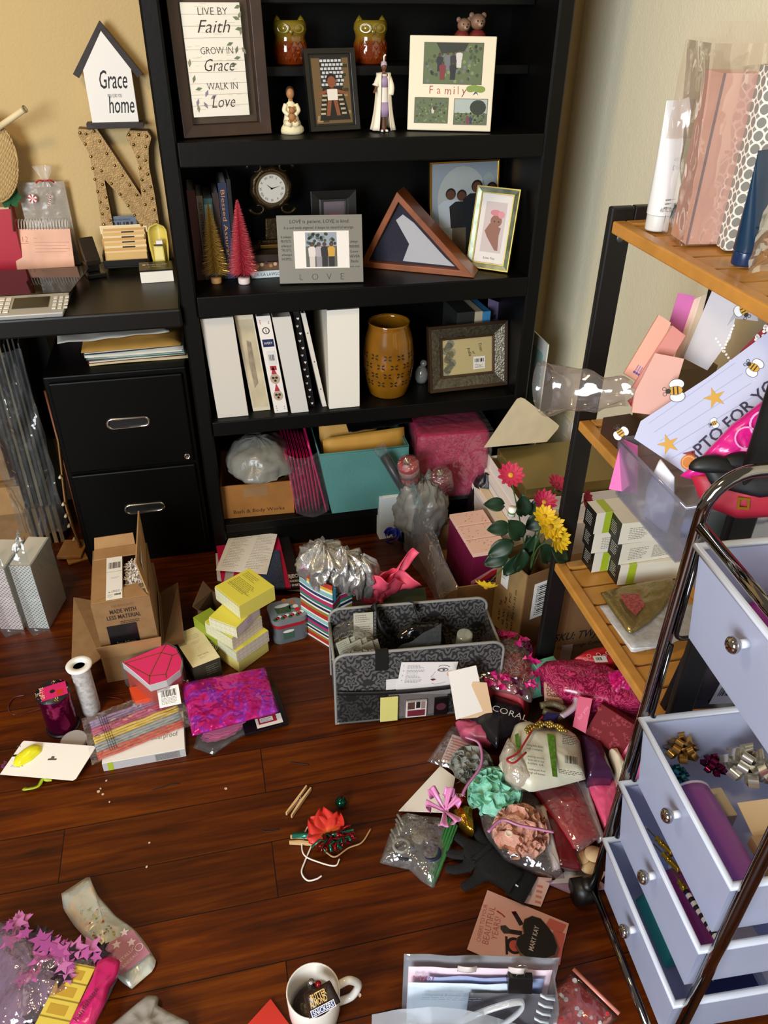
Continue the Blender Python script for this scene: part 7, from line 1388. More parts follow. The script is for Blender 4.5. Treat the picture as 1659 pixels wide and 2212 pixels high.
F=MB(T);F.bag([(-.085,-.01),(-.05,-.05),(.0,-.035),(.075,-.02),(.08,.03),(-.06,.035)],.012,CLR,rings=6,amp=.003,n=40,flat_bottom=True,z0=-.0112);F.build('bag',t)
#  bamboo rack against the right wall
z5=lambda x,y:(1140+.3165*x,60+.3165*y)
z6=lambda x,y:(1140+.3128*x,600+.3128*y)
z5b=lambda x,y:(1180+.2887*x,1180+.2887*y)
RX0,RX1,RY0,RY1=.70,.965,.80,1.28;RZ=[1.16,.773,.411]
t=thing('shelf_rack','black metal rack with bamboo shelves against the right wall','rack');RB=mat('#0e0d0c',.45);BAM=mat('#c58a3c',.42,noise_=.25,nscale=22,coat=.15)
for y in(RY1,RY0-.016):
 for x in(RX0-.005,RX1-.035):MB().box((x,y+.0003,.0006),(x+.045,y+.0157,1.182),RB).build('post',t,bevel=.004)
 MB().box((RX0+.0405,y+.0003,1.145),(RX1-.0355,y+.0157,1.182),RB).build('top_rail',t,bevel=.002)
for z in RZ:
 s=MB();b=.024;F=MB().box((RX0,RY0,z-.021),(RX0+b,RY1,z),BAM);sh=F.build('shelf',t,bevel=.003)
 MB().box((RX1-b,RY0,z-.021),(RX1,RY1,z),BAM).build('rail',sh,bevel=.003)
 for y in(RY0,RY1-b):MB().box((RX0+b+.0003,y,z-.021),(RX1-b-.0003,y+b,z),BAM).build('rail',sh,bevel=.003)
 F=MB()
 for i in range(7):y=RY0+b+.006+i*(RY1-RY0-2*b-.006)/7;F.box((RX0+b-.004,y,z-.012),(RX1-b+.004,y+.053,z-.004),BAM)
 F.build('slats',sh)
 MB(frame((RX0+.02,RY1-.0005,z-.03),(1,0,0),(0,0,1))).lathe([(.0075,-.002),(.0075,.002),(.004,.0025),(0,.002)],mat('#5b5a56',.4,metal=.6),14).build('bolt',t)
z1_=RZ[0]+.0006
def tube_of(c,r,h,capm,bodym,name,label,txt=None,wide=1.5):
 t=thing(name,label,'tube');T=yaw_frame((c[0],c[1],z1_),12);hc=h*.13
 MB(T).lathe([(r*.9,0),(r*.93,.002),(r*.93,hc-.002),(r*.9,hc)],capm,24).build('cap',t)
 F=MB(T);F.sheet(lambda u,v:((r+(r*wide-r)*v)*cos(2*pi*u),r*(1-v**1.4*.93)*sin(2*pi*u),hc+.0005+(h-hc)*v),32,14,bodym);F.sheet(lambda u,v:(r*wide*(2*u-1),.0012*(2*v-1),h),6,2,bodym);F.build('body',t)
 if txt:F=MB(T@frame((0,-r*1.02,0),(1,0,0),(0,0,1)));txt(F,r,h);F.build('print',t)
TUB=mat('#dfe2e2',.22,coat=.4)
def tt(F,r,h):
 G_=mat('#77726c',.5);F.text('DIA',-r*.4,h*.5,.010,G_,.001);F.disc((-r*.1,h*.58),r*.35,mat('#b7bcc4',.5),16,.0005,r*.15);F.lines(-r*.5,h*.26,r*1.1,3,.006,.002,G_,.001);F.text('4.0 FL OZ.',-r*.9,h*.17,.010,G_,.001,0,0,'l',r*1.6)
a=atz(*z5(870,1375),z1_);tube_of((a.x,a.y),.019,aty(*z5(985,495),a.y).z-z1_,mat('#cfd0cc',.3),TUB,'cosmetic_tube','white cosmetic tube with small grey lettering, first on the top rack shelf',tt)
T,w,h=box_T(z5(1075,1480),z5(1205,1532),z1_,z5(1262,300));hb=h
t=thing('gift_box','tall pale pink box inside a clear bag on the top rack shelf','box');T=yaw_frame(T.translation,-8);MB(T).box((0,0,0),(.062,.06,h),mat('#e3b9ae',.5)).build('body',t,bevel=.0008);MB(T).box((.0,-.0006,0),(.004,-.0001,h),mat('#8d7f86',.5)).build('edge_stripe',t);TP=T
a=T@V((.066,-.005,0));t=MB(yaw_frame(a,-6));t.box((0,0,0),(.045,.05,h*.76),mat('#6d6a62',.6));tag(t.build('box',None,bevel=.001),'tall grey box right of the pale pink one on the top rack shelf','box')
def petals(nt,b):
 tc=N(nt,'TexCoord');sp=N(nt,'SeparateXYZ');nt.links.new(tc.outputs['UV'],sp.inputs[0]);o=[]
 for i in(0,1):
  m=N(nt,'Math',operation='MULTIPLY');m.inputs[1].default_value=185;nt.links.new(sp.outputs[i],m.inputs[0]);s=N(nt,'Math',operation='SINE');nt.links.new(m.outputs[0],s.inputs[0]);ab=N(nt,'Math',operation='ABSOLUTE');nt.links.new(s.outputs[0],ab.inputs[0]);o.append(ab)
 ad=N(nt,'Math',operation='ADD');nt.links.new(o[0].outputs[0],ad.inputs[0]);nt.links.new(o[1].outputs[0],ad.inputs[1]);sb=N(nt,'Math',operation='SUBTRACT');sb.inputs[1].default_value=1;nt.links.new(ad.outputs[0],sb.inputs[0]);ab=N(nt,'Math',operation='ABSOLUTE');nt.links.new(sb.outputs[0],ab.inputs[0]);g=N(nt,'Math',operation='LESS_THAN');g.inputs[1].default_value=.3;nt.links.new(ab.outputs[0],g.inputs[0])
 mx=N(nt,'MixRGB');mx.inputs[1].default_value=srgb('#85837d');mx.inputs[2].default_value=srgb('#e6e2d8');nt.links.new(g.outputs[0],mx.inputs[0]);nt.links.new(mx.outputs[0],b.inputs['Base Color'])
T,w,h=box_T(z5(1310,1518),z5(1372,1562),z1_,z5(1600,255));T=yaw_frame(T.translation+V((.004,-.004,0)),-12);t=thing('gift_box','tall box with a grey and white petal lattice on the top rack shelf','box');o=MB(T).box((0,0,0),(.07,.03,h),pattern('petal_lattice',petals)).build('body',t,bevel=.0008);uvbox(o,T)
a=atz(*z5(1430,1620),z1_);tube_of((a.x+.012,a.y+.004),.019,aty(*z5(1560,840),a.y).z-z1_,mat('#132c52',.25),mat('#10304a',.25,coat=.4),'cosmetic_tube','dark blue cosmetic tube before the petal-pattern box',lambda F,r,h:F.lines(-r*.5,h*.35,r,4,.03,.003,mat('#4f7fa0',.5),.001))
t=MB(TP);CB=film('#f3ece6',.94,.8,.08,bump=.16,bscale=12)
t.sheet(lambda u,v:((-.012+.09*u if 1 else 0)-.015*v*v*(1-u)+.02*v*u,-.012-.006*sin(2*pi*u)*(.4+v)+.004*noise.noise(V((u*6,v*9,0))),.002+(hb+.035)*v),22,34,CB);t.sheet(lambda u,v:(-.012-.02*v*v+.004*noise.noise(V((u*5,v*8,4))),-.012+.08*u,.002+(hb+.035)*v),10,30,CB);t.sheet(lambda u,v:(-.035+.13*u,.07+.004*noise.noise(V((u*5,v*8,9))),hb*.6+(hb*.4+.06)*v),12,10,CB)
tag(t.build('plastic_bag'),'clear plastic bag standing open around the tall pale pink box','bag')
a=atz(*z5(1560,1690),z1_);t=MB(yaw_frame(a,0));t.sheet(lambda u,v:(-.02+.09*u,-.004+.016*sin(pi*u)+.006*noise.noise(V((u*5,v*6,2))),.002+.17*v*(.5+.5*u)),16,20,CB);tag(t.build('plastic_bag'),'clear plastic bag in front of the dark blue tube, top rack shelf','bag')
zm=RZ[1]+.0006
def leaf(pts,Y,name,label,cat,m,n=(0,-1,.25),th=.0012,deco=None,grp=None):
 """a flat sheet through the pixels pts, standing at depth Y"""
 o=aty(pts[0][0],pts[0][1],Y);nn=V(n).normalized();P=[atpl(p[0],p[1],o,nn)for p in pts];F=MB();F.prism(P,-nn*th,m)
 if deco:F.T=frame(P[0]+nn*.0004,P[1]-P[0],nn.cross(P[1]-P[0]));F.loc=lambda x,y:(lambda q:(q.x,q.y))(F.T.inverted()@atpl(x,y,o,nn));deco(F)
 return tag(F.build(name),label,cat,grp)
a=atz(1290,935,zm);t=MB(yaw_frame((.722,1.16,zm),5));t.box((0,0,0),(.06,.06,.035),mat('#3a2216',.6));tag(t.build('box',None,bevel=.001),'small dark brown box at the far end of the middle rack shelf','box')
t=MB(yaw_frame((.80,1.20,zm),3));t.box((0,0,0),(.13,.05,.13),mat('#5a452c',.6));F=t;tag(t.build('box',None,bevel=.001),'brown printed box at the back of the middle rack shelf','box')
leaf([z6(975,320),z6(1040,105),z6(1150,125),z6(1110,420)],1.13,'envelope','bright pink envelope standing at the back of the middle rack shelf','envelope',mat('#cf6fae',.55),(-.25,-1,.25))
for k,(x,c)in enumerate(((1010,'#e8c3b8'),(1040,'#e0cdb8'),(1065,'#cbb79c'))):leaf([z6(x,560),z6(x+140,150-15*k),z6(x+175,130-10*k),z6(x+60,560)],1.11-.006*k,'envelope',('pale pink envelope edge beside the bright pink one','cream envelope edge in the fan on the middle rack shelf','tan envelope edge against the white folder')[k],'envelope',mat(c,.6),(-.3,-1,.25),grp='envelopes on the middle rack shelf')
leaf([z6(1075,555),z6(1275,85),z6(1460,170),z6(1400,420),z6(1240,640)],1.085,'folder','white folder with a pearl string printed on it, behind the bee certificate','folder',mat('#cfcbd0',.5),(-.3,-1,.3),deco=lambda F:[F.disc(F.loc(*z6(1300+14*k if k<9 else 1420-9*(k-9),420+22*(k%9)-(90 if k>8 else 0))),.0022,WHITE,8,.0004)for k in range(18)])
def d_peach(F):
 x,y=F.loc(*z6(790,700));
 for k in range(5):x,y=F.loc(*z6(735+16*k,650+10*k));F.disc((x,y),.0022,mat('#6a4a9a',.5),8,.0005)
 for k in range(5):x,y=F.loc(*z6(745+14*k,640+8*k));F.rect(x,y,.010,.0012,mat('#7d6fae',.5),.0005)
PEA=mat('#e0a892',.5)
for k,pts in enumerate(([z6(665,660),z6(905,255),z6(990,310),z6(800,740)],[z6(720,760),z6(1000,330),z6(1090,400),z6(850,800)],[z6(740,790),z6(880,520),z6(1080,560),z6(960,960),z6(720,930)])):leaf(pts,1.07-.025*k,'card_pack',('peach card pack with a violet monogram, leftmost on the middle rack shelf','deeper pink card pack tucked behind the monogrammed one','pale pink card pack in front, above the bee certificate')[k],'card pack',(PEA,mat('#d08a80',.5),mat('#dba99c',.5))[k],(-.35,-1,.45),.008,d_peach if k==0 else None)
t=MB();A0=aty(*z6(700,800),1.03);B0=aty(*z6(100,760),1.12);dv=B0-A0
t.sheet(lambda u,v:A0+dv*u+V((0,.05*sin(2*pi*v)*(.25+u*.6),.045*cos(2*pi*v)*(.5+u*.55)+.012*noise.noise(V((u*5,cos(2*pi*v)*2,3))))),26,28,film('#eae4e2',.9,.9,.1,bump=.6,bscale=18));tag(t.build('plastic_bag'),'clear plastic bag stretching left out of the middle rack shelf','bag')
leaf([z6(690,850),z6(755,800),z6(760,850),z6(715,890)],1.05,'tag','small red tag inside the clear plastic on the middle rack shelf','tag',mat('#b8281c',.5))
leaf([z6(560,1460),z6(650,1110),z6(760,1160),z6(760,1495)],1.0,'paper_sheet','bright pink paper hanging over the front of the middle rack shelf','paper',mat('#e06aa8',.55),(-.5,-1,.25))
def bee(F,x,y,s,rot=0,z=.0008):
 c=F.loc(*z6(x,y));k=s*.000135;T0=F.T;F.T=T0@Matrix.Translation((c[0],c[1],z))@Matrix.Rotation(radians(rot),4,'Z')
 O_=mat('#2a2420',.6);W_=mat('#e6e8ea',.5)
 for sy in(1,-1):F.disc((.2*k*8,sy*7*k),8.6*k,O_,18,0,6.4*k);F.disc((.2*k*8,sy*7*k),8*k,W_,18,.0002,5.8*k)
 F.disc((0,0),8*k,O_,20,.0004,5.4*k);F.disc((0,0),7.5*k,mat('#c9982a',.5),20,.0006,5*k)
 for q in(-3,1.5):F.rect(q*k,-4.4*k,1.6*k,8.8*k,O_,.0008)
 F.disc((-8*k,0),3*k,O_,14,.0008)
 for sy in(1,-1):F.ring((-12*k,sy*3*k),1.7*k,2.3*k,O_,14,.0006)
 F.T=T0
def d_cert(F):
 L_=mat('#8d93a8',.5)
 for k in range(5):a=F.loc(*z6(830+40*k,1010+60*k));b=F.loc(*z6(1430+55*k,590+70*k));F.poly([(a[0],a[1],.0005),(b[0],b[1],.0005),(b[0],b[1]+.0012,.0005),(a[0],a[1]+.0012,.0005)],L_)
 for(x,y)in((1290,830),(970,1150)):
  c=F.loc(*z6(x,y));F.poly([(c[0]+(.017 if k%2==0 else .006)*cos(pi*k/5),c[1]+(.017 if k%2==0 else .006)*sin(pi*k/5),.0006)for k in range(10)],mat('#c99a3a',.5))
 bee(F,640,1070,7,-20);bee(F,1020,780,10,40);bee(F,1560,620,8,0);bee(F,1285,1005,4.5,60);
 a=F.loc(*z6(1170,1250));b=F.loc(*z6(1560,900));F.text('¡PTO FOR YOU!',a[0],a[1],.026,mat('#332a45',.6),.0007,0,.012,'l',None,math.degrees(atan2(b[1]-a[1],b[0]-a[0])))
 c=F.loc(*z6(1110,1275));F.disc(c,.012,mat('#c9762a',.5),20,.0008);F.ring(c,.009,.0096,mat('#efd9a0',.5),20,.001);F.poly([(c[0]-.016,c[1]+.006,.0007),(c[0]-.004,c[1]+.02,.0007),(c[0]+.004,c[1]+.012,.0007)],mat('#8a2a22',.5))
CN=(-.42,-.75,.5)
leaf([z6(735,1110),z6(1090,1350),z6(1720,840),z6(1720,330),z6(1240,690),z6(780,990)],.97,'certificate','pale blue award certificate with cartoon bees and gold stars over the rack edge','certificate',mat('#b9bdd8',.55),CN,.001,d_cert)
def d_pearl(F):
 for k in range(26):c=F.loc(*z6(1540+5*k,500+45*sin(k*.55)-k*6));F.disc(c,.0025,WHITE,8,.0006)
leaf([z6(1465,510),z6(1540,580),z6(1720,500),z6(1720,250)],.985,'card','dark red card with pearl strings at the right edge, above the bees','card',mat('#8a1f2a',.5),CN,.001,d_pearl)
def d_bee2(F):bee(F,1490,220,8,70)
leaf([z6(1380,330),z6(1430,280),z6(1590,300),z6(1570,130),z6(1470,160)],1.0,'bee_cutout','cartoon bee paper cut-out in front of the upper bamboo edge','cut-out',mat('#a9a7ae',.55),(-.3,-1,.2),.001,d_bee2)
P=[aty(*p,y)for p,y in(((1352,968),1.0),((1360,1075),1.0),((1478,1190),.83),((1500,1080),.83))]
zm+=.002;bx0,by1,by0,bzt=.645,1.01,.815,zm+.105
t=thing('clear_bin','clear plastic bin overhanging the middle rack shelf, full of packets','bin');CBN=film('#e3e4ee',.86,.8,.08,bump=.15,bscale=8);F=MB()
F.add([(bx0,by1,zm),(bx0,by0,zm),(.93,by0,zm),(.93,by1,zm),(bx0-.012,by1+.006,bzt),(bx0-.012,by0-.006,bzt),(.94,by0-.006,bzt),(.94,by1+.006,bzt)],[(0,1,5,4),(1,2,6,5),(2,3,7,6),(3,0,4,7),(3,2,1,0)],CBN);F.build('body',t,solid=.0022)
F=MB();F.tube([(bx0-.012,by1+.006,bzt),(bx0-.012,by0-.006,bzt),(.94,by0-.006,bzt),(.94,by1+.006,bzt)],.004,CBN,6,closed=True);F.build('rim',t)
t=MB(frame((bx0+.012,.93,zm+.004),(.25,-1,0),(-.1,0,1)));t.bag([(0,0),(.05,-.002),(.055,.05),(.045,.105),(.012,.12),(-.004,.06)],.012,mat('#dfe1ea',.5,bump=.4,bscale=50),rings=6,amp=.004,n=36);tag(t.build('tissue_paper'),'white tissue pack inside the left wall of the clear bin','tissue paper')
MPK=mat('#d41f86',.25,coat=.3,bump=.5,bscale=30);n=V((-.35,-.8,.5)).normalized();o=aty(*z6(1100,1360),.84);P=[atpl(*z6(*p),o,n)for p in((1050,1370),(1200,1230),(1400,1020),(1720,770),(1720,1330),(1380,1400),(1150,1400))];T=frame(P[0],P[5]-P[0],n.cross(P[5]-P[0]));Ti=T.inverted();t=MB(T);ol=[((Ti@p).x,(Ti@p).y)for p in P];t.bag(ol,.02,MPK,rings=9,amp=.006,freq=24,n=56,crease=.5)
for(x,y,r)in((1590,1020,.02),(1470,1110,.016),(1560,1180,.014)):
 q=Ti@atpl(*z6(x,y),o,n);t.ring((q.x,q.y),r*.86,r,mat('#e9a0d4',.4),20,.028);
q=Ti@atpl(*z6(1560,1030),o,n);t.text('M',q.x,q.y,.02,mat('#f0b8d8',.4),.029);tag(t.build('packet'),'shiny hot pink packet with white ring marks above the chrome arch','packet')
for k,(x,y)in enumerate(((1290,1330),(1500,1310))):c=atpl(*z6(x,y),o+n*.022,n);t=MB(frame(c,P[5]-P[0],n.cross(P[5]-P[0])));t.bag([(.036*cos(a)*(1 if a<pi else 1),(.022 if a<pi else .006)*sin(a))for a in[2*pi*i/24 for i in range(24)]],.01,mat('#0d0c0e',.5),rings=5,amp=.0008,n=30);tag(t.build('lash_pad'),('black half-moon pad, left of two on the pink packet','black half-moon pad, right of two on the pink packet')[k],'pad')
c=atpl(*z6(1440,1470),o+n*.0,n)+V((0,-.01,0));t=thing('coin_purse','red pouch with a black flap and gold buckle inside the clear bin','pouch');T=frame(c,P[5]-P[0],n.cross(P[5]-P[0]));F=MB(T);F.bag([(-.07,.02),(-.05,-.02),(0,-.035),(.06,-.025),(.09,.01),(.06,.03),(0,.035),(-.05,.035)],.016,mat('#a81c34',.5),rings=6,amp=.002,n=40);F.build('body',t);F=MB(T);F.bag([(-.06,.034),(-.045,.008),(.02,-.002),(.085,.012),(.08,.032)],.006,mat('#121014',.5),rings=4,amp=.001,n=30,z0=.0165);F.build('flap',t);F=MB(T@Matrix.Translation((.0,-.012,.018)));fring(F,-.008,-.008,.008,.008,.003,0,.003,mat('#c9a02a',.25,metal=.9));F.build('buckle',t)
t=MB(yaw_frame((bx0+.03,.82,zm+.004),0));t.box((0,.004,0),(.10,.006,.075),mat('#8fb37a',.5));t.T=frame((bx0+.03,.8235,zm+.004),(1,0,0),(0,0,1));[t.ring((.03+.02*k,.035+.012*(k%2)),.012,.0135,mat('#7ca068',.5),18,.0003)for k in range(3)];tag(t.build('card'),'pale green embossed card inside the near wall of the clear bin','card')
t=MB(yaw_frame((bx0+.05,.835,zm+.003),0));t.bag([(0,0),(.14,0),(.15,.05),(.0,.06)],.03,mat('#8b93b8',.5),rings=5,amp=.003,n=36);tag(t.build('packet'),'blue-grey packet lying behind the green card in the bin','packet')
# ---- lower shelf: cosmetic boxes
zl=RZ[2]+.0006;LW=mat('#d9d3c2',.45);LB=mat('#121110',.45);LL=mat('#9fb328',.45)
labs=['white box with lime stripe, bottom of the near column, lower rack shelf','white box with small print, middle of the near column, lower rack shelf','white box printed tool, top of the near column, lower rack shelf','white box, bottom of the far column by the rack post','white box with black lettered end, middle of the far column by the rack post','white box with lime-striped lid, top of the far column by the rack post']
def cosm(x,y,z,label,k):
 t=thing('cosmetic_box',label,'box','white cosmetic boxes on the lower rack shelf');L,D,H=.165,.048,.0535;T=yaw_frame((x,y,z),-2+3*(k%2));MB(T).box((0,0,0),(L,D,H),LW).build('carton',t,bevel=.0005)
 F=MB(T@frame((-.0005,D,0),(0,-1,0),(0,0,1)));F.rect(0,0,D,H,LB,0);F.lines(D*.15,H*.7,D*.6,6,H*.09,.0013,mat('#c9c4b8',.5),.0003,.3,k);F.build('end_label',t,label='black lettered end')
 F=MB(T@frame((0,-.0005,0),(1,0,0),(0,0,1)))
 if k in(0,3,5):F.rect(L*.12,0,L*.11,H,LL,0)
 else:F.lines(L*.12,H*.72,L*.28,7,H*.085,.0013,mat('#77736a',.5),0,.3,k);F.lines(L*.46,H*.74,L*.44,12,H*.052,.0012,mat('#8d8980',.5),0,.1,k)
 F.build('side_print',t);F=MB(T@Matrix.Translation((0,0,H+.0005)));F.rect(L*.12,0,L*.11,D,LL,0)if k in(5,0,3)else F.text('tool' if k==2 else 'too',L*.28,D*.35,.017,mat('#77736a',.5),0);F.build('lid_print',t)
for k,(x,y,z)in enumerate(((.80,1.176,zl),(.795,1.180,zl+.0545),(.785,1.182,zl+.109),(.765,1.229,zl),(.755,1.2295,zl+.0545),(.75,1.2275,zl+.109))):cosm(x,y,z,labs[k],k)
def blob(name,label,cat,px,z,hgt,m,rings=8,amp=.004,freq=26,n=60,seed=0,crease=.3,grp=None,power=.5,parent=None,zb=None):
 P=[atz(*p,z)for p in px];F=MB();zb=z if zb is None else zb;F.bag([(p.x,p.y)for p in P],hgt,m,rings=rings,amp=amp,freq=freq,n=n,seed=seed,crease=crease,z0=zb,base=z-zb,power=power)
 if parent is not None:return F.build(name,parent)
 return tag(F.build(name),label,cat,grp)
S_=lambda f,*p:[f(*q)for q in p]
for k,(z,c)in enumerate(((zl,'#c9c5c2'),(zl+.011,'#dcd8d3'),(zl+.022,'#a8a49e'))):blob('organza_bag',('white patterned pouch at the bottom of the pouch pile, lower rack shelf','white pouch in the middle of the pouch pile, lower rack shelf','grey satin pouch under the gold one, lower rack shelf')[k],'pouch',S_(z5b,(410-8*k,470-10*k),(640,800-20*k),(900,745),(1150,640),(1130,440),(700,400)),z,.010,mat(c,.45,noise_=.25,nscale=90,bump=.3,bscale=70),seed=k,amp=.003)
t=blob('organza_bag','gold mesh pouch with a red print, on the lower rack shelf','pouch',S_(z5b,(405,355),(560,310),(760,270),(940,245),(960,300),(880,470),(780,570),(640,660),(600,640),(480,470)),zl+.034,.014,mat('#8d7a4c',.22,metal=.65,bump=.6,bscale=45),seed=6,amp=.005)
q=[atz(*z5b(*p),zl+.049)for p in((545,370),(690,365),(735,455),(665,530),(600,470))];F=MB();F.poly([p+V((0,0,.004))for p in q],mat('#b5504a',.5,noise_=.8,nscale=160));F.build('red_print',None).parent=t
t=thing('tulle_bow','hot pink tulle bow hanging over the lower rack shelf','bow');TU=film('#f0208a',.35,.2,.4,bump=.5,bscale=60)
c0=aty(*z5b(640,930),.99);
for k,(a,L,w_)in enumerate(((200,.05,.05),(250,.045,.05),(20,.09,.05),(60,.06,.035))):
 a=radians(a);d=V((cos(a),-.15,sin(a)));s_=V((-sin(a),.1,cos(a)));F=MB();F.sheet(lambda u,v:c0+d*L*u+s_*w_*(v-.5)*(.15+u)*1.2+V((0,.008*sin(14*v+k)*u,.004*sin(20*v))),10,22,TU);F.build('loop',t)
MB().ball(c0,.009,mat('#e02a86',.5),10,8).build('knot',t)
t=thing('clear_case','dark clear-fronted case with a white barcode label standing behind the cart','case');P=[aty(*z5b(*p),y)for p,y in(((885,1240),.80),((1360,1215),.80),((1010,700),.80))];T,w,h=quad_T(*P);MB(T).prism([(0,0,-.018),(.17,0,-.018),(.17,h,-.018),(-.006+(T.inverted()@P[2]).x*0,h,-.018)],(0,0,.016),mat('#1b1d22',.12,coat=.5)).build('body',t,bevel=.0015);MB(T).box((.0,.025,-.0018),(.165,h-.006,-.0006),mat('#332c30',.1,noise_=.4,nscale=18)).build('window',t);F=MB(T);x,y=on(T,*z5b(1215,1180));F.box((x,y,0),(x+.06,y+.085,.0006),mat('#c9ccd8',.5));F.bars(x+.008,y+.02,.04,.038,INK,.001,14);F.build('barcode_label',t)
t=thing('storage_carton','large brown carton lettered SKU TWJ30 on the floor under the rack','carton');MB().box((.79,1.335,.0006),(1.12,1.40,.33),mat('#6d4c2c',.75)).build('body',t,bevel=.0015);F=MB(frame((.79,1.3344,0),(1,0,0),(0,0,1)));a=aty(*(1205,1385),1.335);F.text('SKU: TWJ30',a.x-.79-.012,a.z,.036,INK,.0003,.25,.01,'l',.145);F.text('2 Store Storage Cutter',a.x-.79-.012,a.z-.03,.018,INK,.0003,.2,.004,'l',.14);F.build('lettering',t)
MB(frame((.79,1.3342,.0),(1,0,0),(0,0,1))).box((.0,.03,0),(.03,.085,.0006),mat('#a58a86',.5)).build('tape',t)
#  rolling drawer cart
CO_=V((.596,.728,0));CX=V((-.07,-.9975,0)).normalized();CY=V((.9975,-.07,0)).normalized();CT=Matrix(((CX.x,CY.x,0,CO_.x),(CX.y,CY.y,0,CO_.y),(0,0,1,0),(0,0,0,1)))
t=thing('drawer_cart','chrome rolling cart with translucent drawers, right of the clutter','cart');L,D=.30,.36;CM=mat('#8d8a88',.08,metal=1)
for x in(0,L):F=MB(CT);F.tube([(x,0,.05),(x,0,.5),(x,0,.93)]+[(x,.06-.06*cos(a),.93+.06*sin(a))for a in[pi/2*k/8 for k in range(1,9)]]+[(x,D-.06+.06*sin(a),.93+.06*cos(a))for a in[pi/2*k/8 for k in range(0,9)]]+[(x,D,.5),(x,D,.05)],.0092,CM,14);F.build('end_frame',t)
for y in(0,D):
 for z in(.912,.055):MB(CT).tube([(.008,y,z),(L-.008,y,z)],.0085 if z>.5 else .0075,CM,12).build('crossbar',t)
LEV=[.885,.718,.548,.391,.231]
for x,sx in((.0,1),(L,-1)):
 for i,z in enumerate(LEV[1:],1):
  zu=LEV[i-1]-.012;F=MB(CT);F.tube([(x+sx*.012,.004,zu),(x+sx*.0125,.006,z+.012)]+[(x+sx*.0125,.006+.012*(1-cos(a)),z+.012-.012*sin(a))for a in[pi/2*k/4 for k in range(1,5)]]+[(x+sx*.0125,D-.02,z)],.0036,mat('#4a4a4c',.12,metal=1),8);F.build('runner',t)
for x,y in((0,0),(L,0),(0,D),(L,D)):
 c=t;F=MB(CT@Matrix.Translation((x-(.012 if x==0 else-.012),y-.012,0)));F.tube([(0,-.02,.026),(0,.02,.026)],.026,mat('#0e0d0d',.4),20);F.tube([(0,.0,.03),(.006,.006,.06)],.012,mat('#131212',.4),10);F.build('caster',t)
FRO=film('#d3daf0',.32,.5,.28,bump=.1,bscale=10);KN=mat('#b9b4ae',.06,metal=1)
def drawer(z,name,h=.142,out=.012):
 dr=None;th=.0024;x0,x1,y0,y1=.0165,L-.0165,-out,.33
 b=[(x0+.012,y0+.014,z-h),(x1-.012,y0+.014,z-h),(x1-.012,y1-.012,z-h),(x0+.012,y1-.012,z-h)];tp=[(x0,y0,z),(x1,y0,z),(x1,y1,z),(x0,y1,z)]
 F=MB(CT);F.add(b+tp,[(0,1,5,4),(1,2,6,5),(2,3,7,6),(3,0,4,7),(3,2,1,0)],FRO);dr=F.build('drawer',t,solid=th)
 F=MB(CT);F.tube([(x0-.003,y0-.004,z),(x1+.003,y0-.004,z),(x1+.003,y1,z),(x0-.003,y1,z)],.0075,mat('#c3c9d6',.25),8,closed=True,flat=.7);F.build('rim',dr)
 F=MB(CT@Matrix.Translation((L/2,y0+.003,z-.045))@Matrix.Rotation(pi/2,4,'X'));F.lathe([(.006,0),(.0055,.012)],mat('#dfe3ea',.3),16);F.build('knob_stem',dr);F=MB(CT@Matrix.Translation((L/2,y0-.0168,z-.045)));F.ball((0,0,0),(.0115,.0085,.0115),KN,18,12);F.build('knob',dr,label='round chrome knob')
for z,h,o in((LEV[0],.150,-.002),(LEV[2],.142,.006),(LEV[3],.135,.010),(LEV[4],.135,.010)):drawer(z,'',h,o)
cl=lambda x,y,z:CT@V((x,y,z))
t=thing('zip_pouch','clear zipper pouch of pink things in the top cart drawer','pouch');F=MB(CT@Matrix.Translation((.165,.05,.815)));F.bag([(0,0),(.10,-.01),(.105,.14),(-.01,.15)],.035,mat('#b5808a',.4,noise_=.5,nscale=30),rings=6,amp=.004,n=40);F.build('contents',t);F=MB(CT@Matrix.Translation((.16,.045,.812)));F.bag([(-.005,-.005),(.115,-.015),(.12,.15),(-.015,.16)],.045,CLR,rings=6,amp=.003,n=40);F.build('bag',t);MB(CT).box((.165,.05,.85),(.172,.21,.857),mat('#d9d2cc',.5)).build('zipper',t);MB(CT).box((.158,.06,.855),(.178,.085,.87),WHITE).build('slider',t)
t=MB(CT@Matrix.Translation((.03,.06,.74)));t.bag([(0,0),(.10,0),(.11,.16),(0,.17)],.09,mat('#a02a86',.5,bump=.5,bscale=40),rings=7,amp=.008,n=44,crease=.8);tag(t.build('tissue_paper'),'purple tissue paper at the far end of the top cart drawer','tissue paper')
t=MB(CT@Matrix.Translation((.09,.18,.83)));t.bag([(0,0),(.14,0),(.15,.13),(.01,.14)],.035,mat('#17161a',.5),rings=6,amp=.002,n=40)
for i in range(9):
 for j in range(7):t.disc((.02+.013*i,.02+.014*j),.0026,mat('#a9a7a4',.5),8,.0375)
tag(t.build('mesh_bag'),'black pouch with white dots behind the zipper pouch in the cart','pouch')
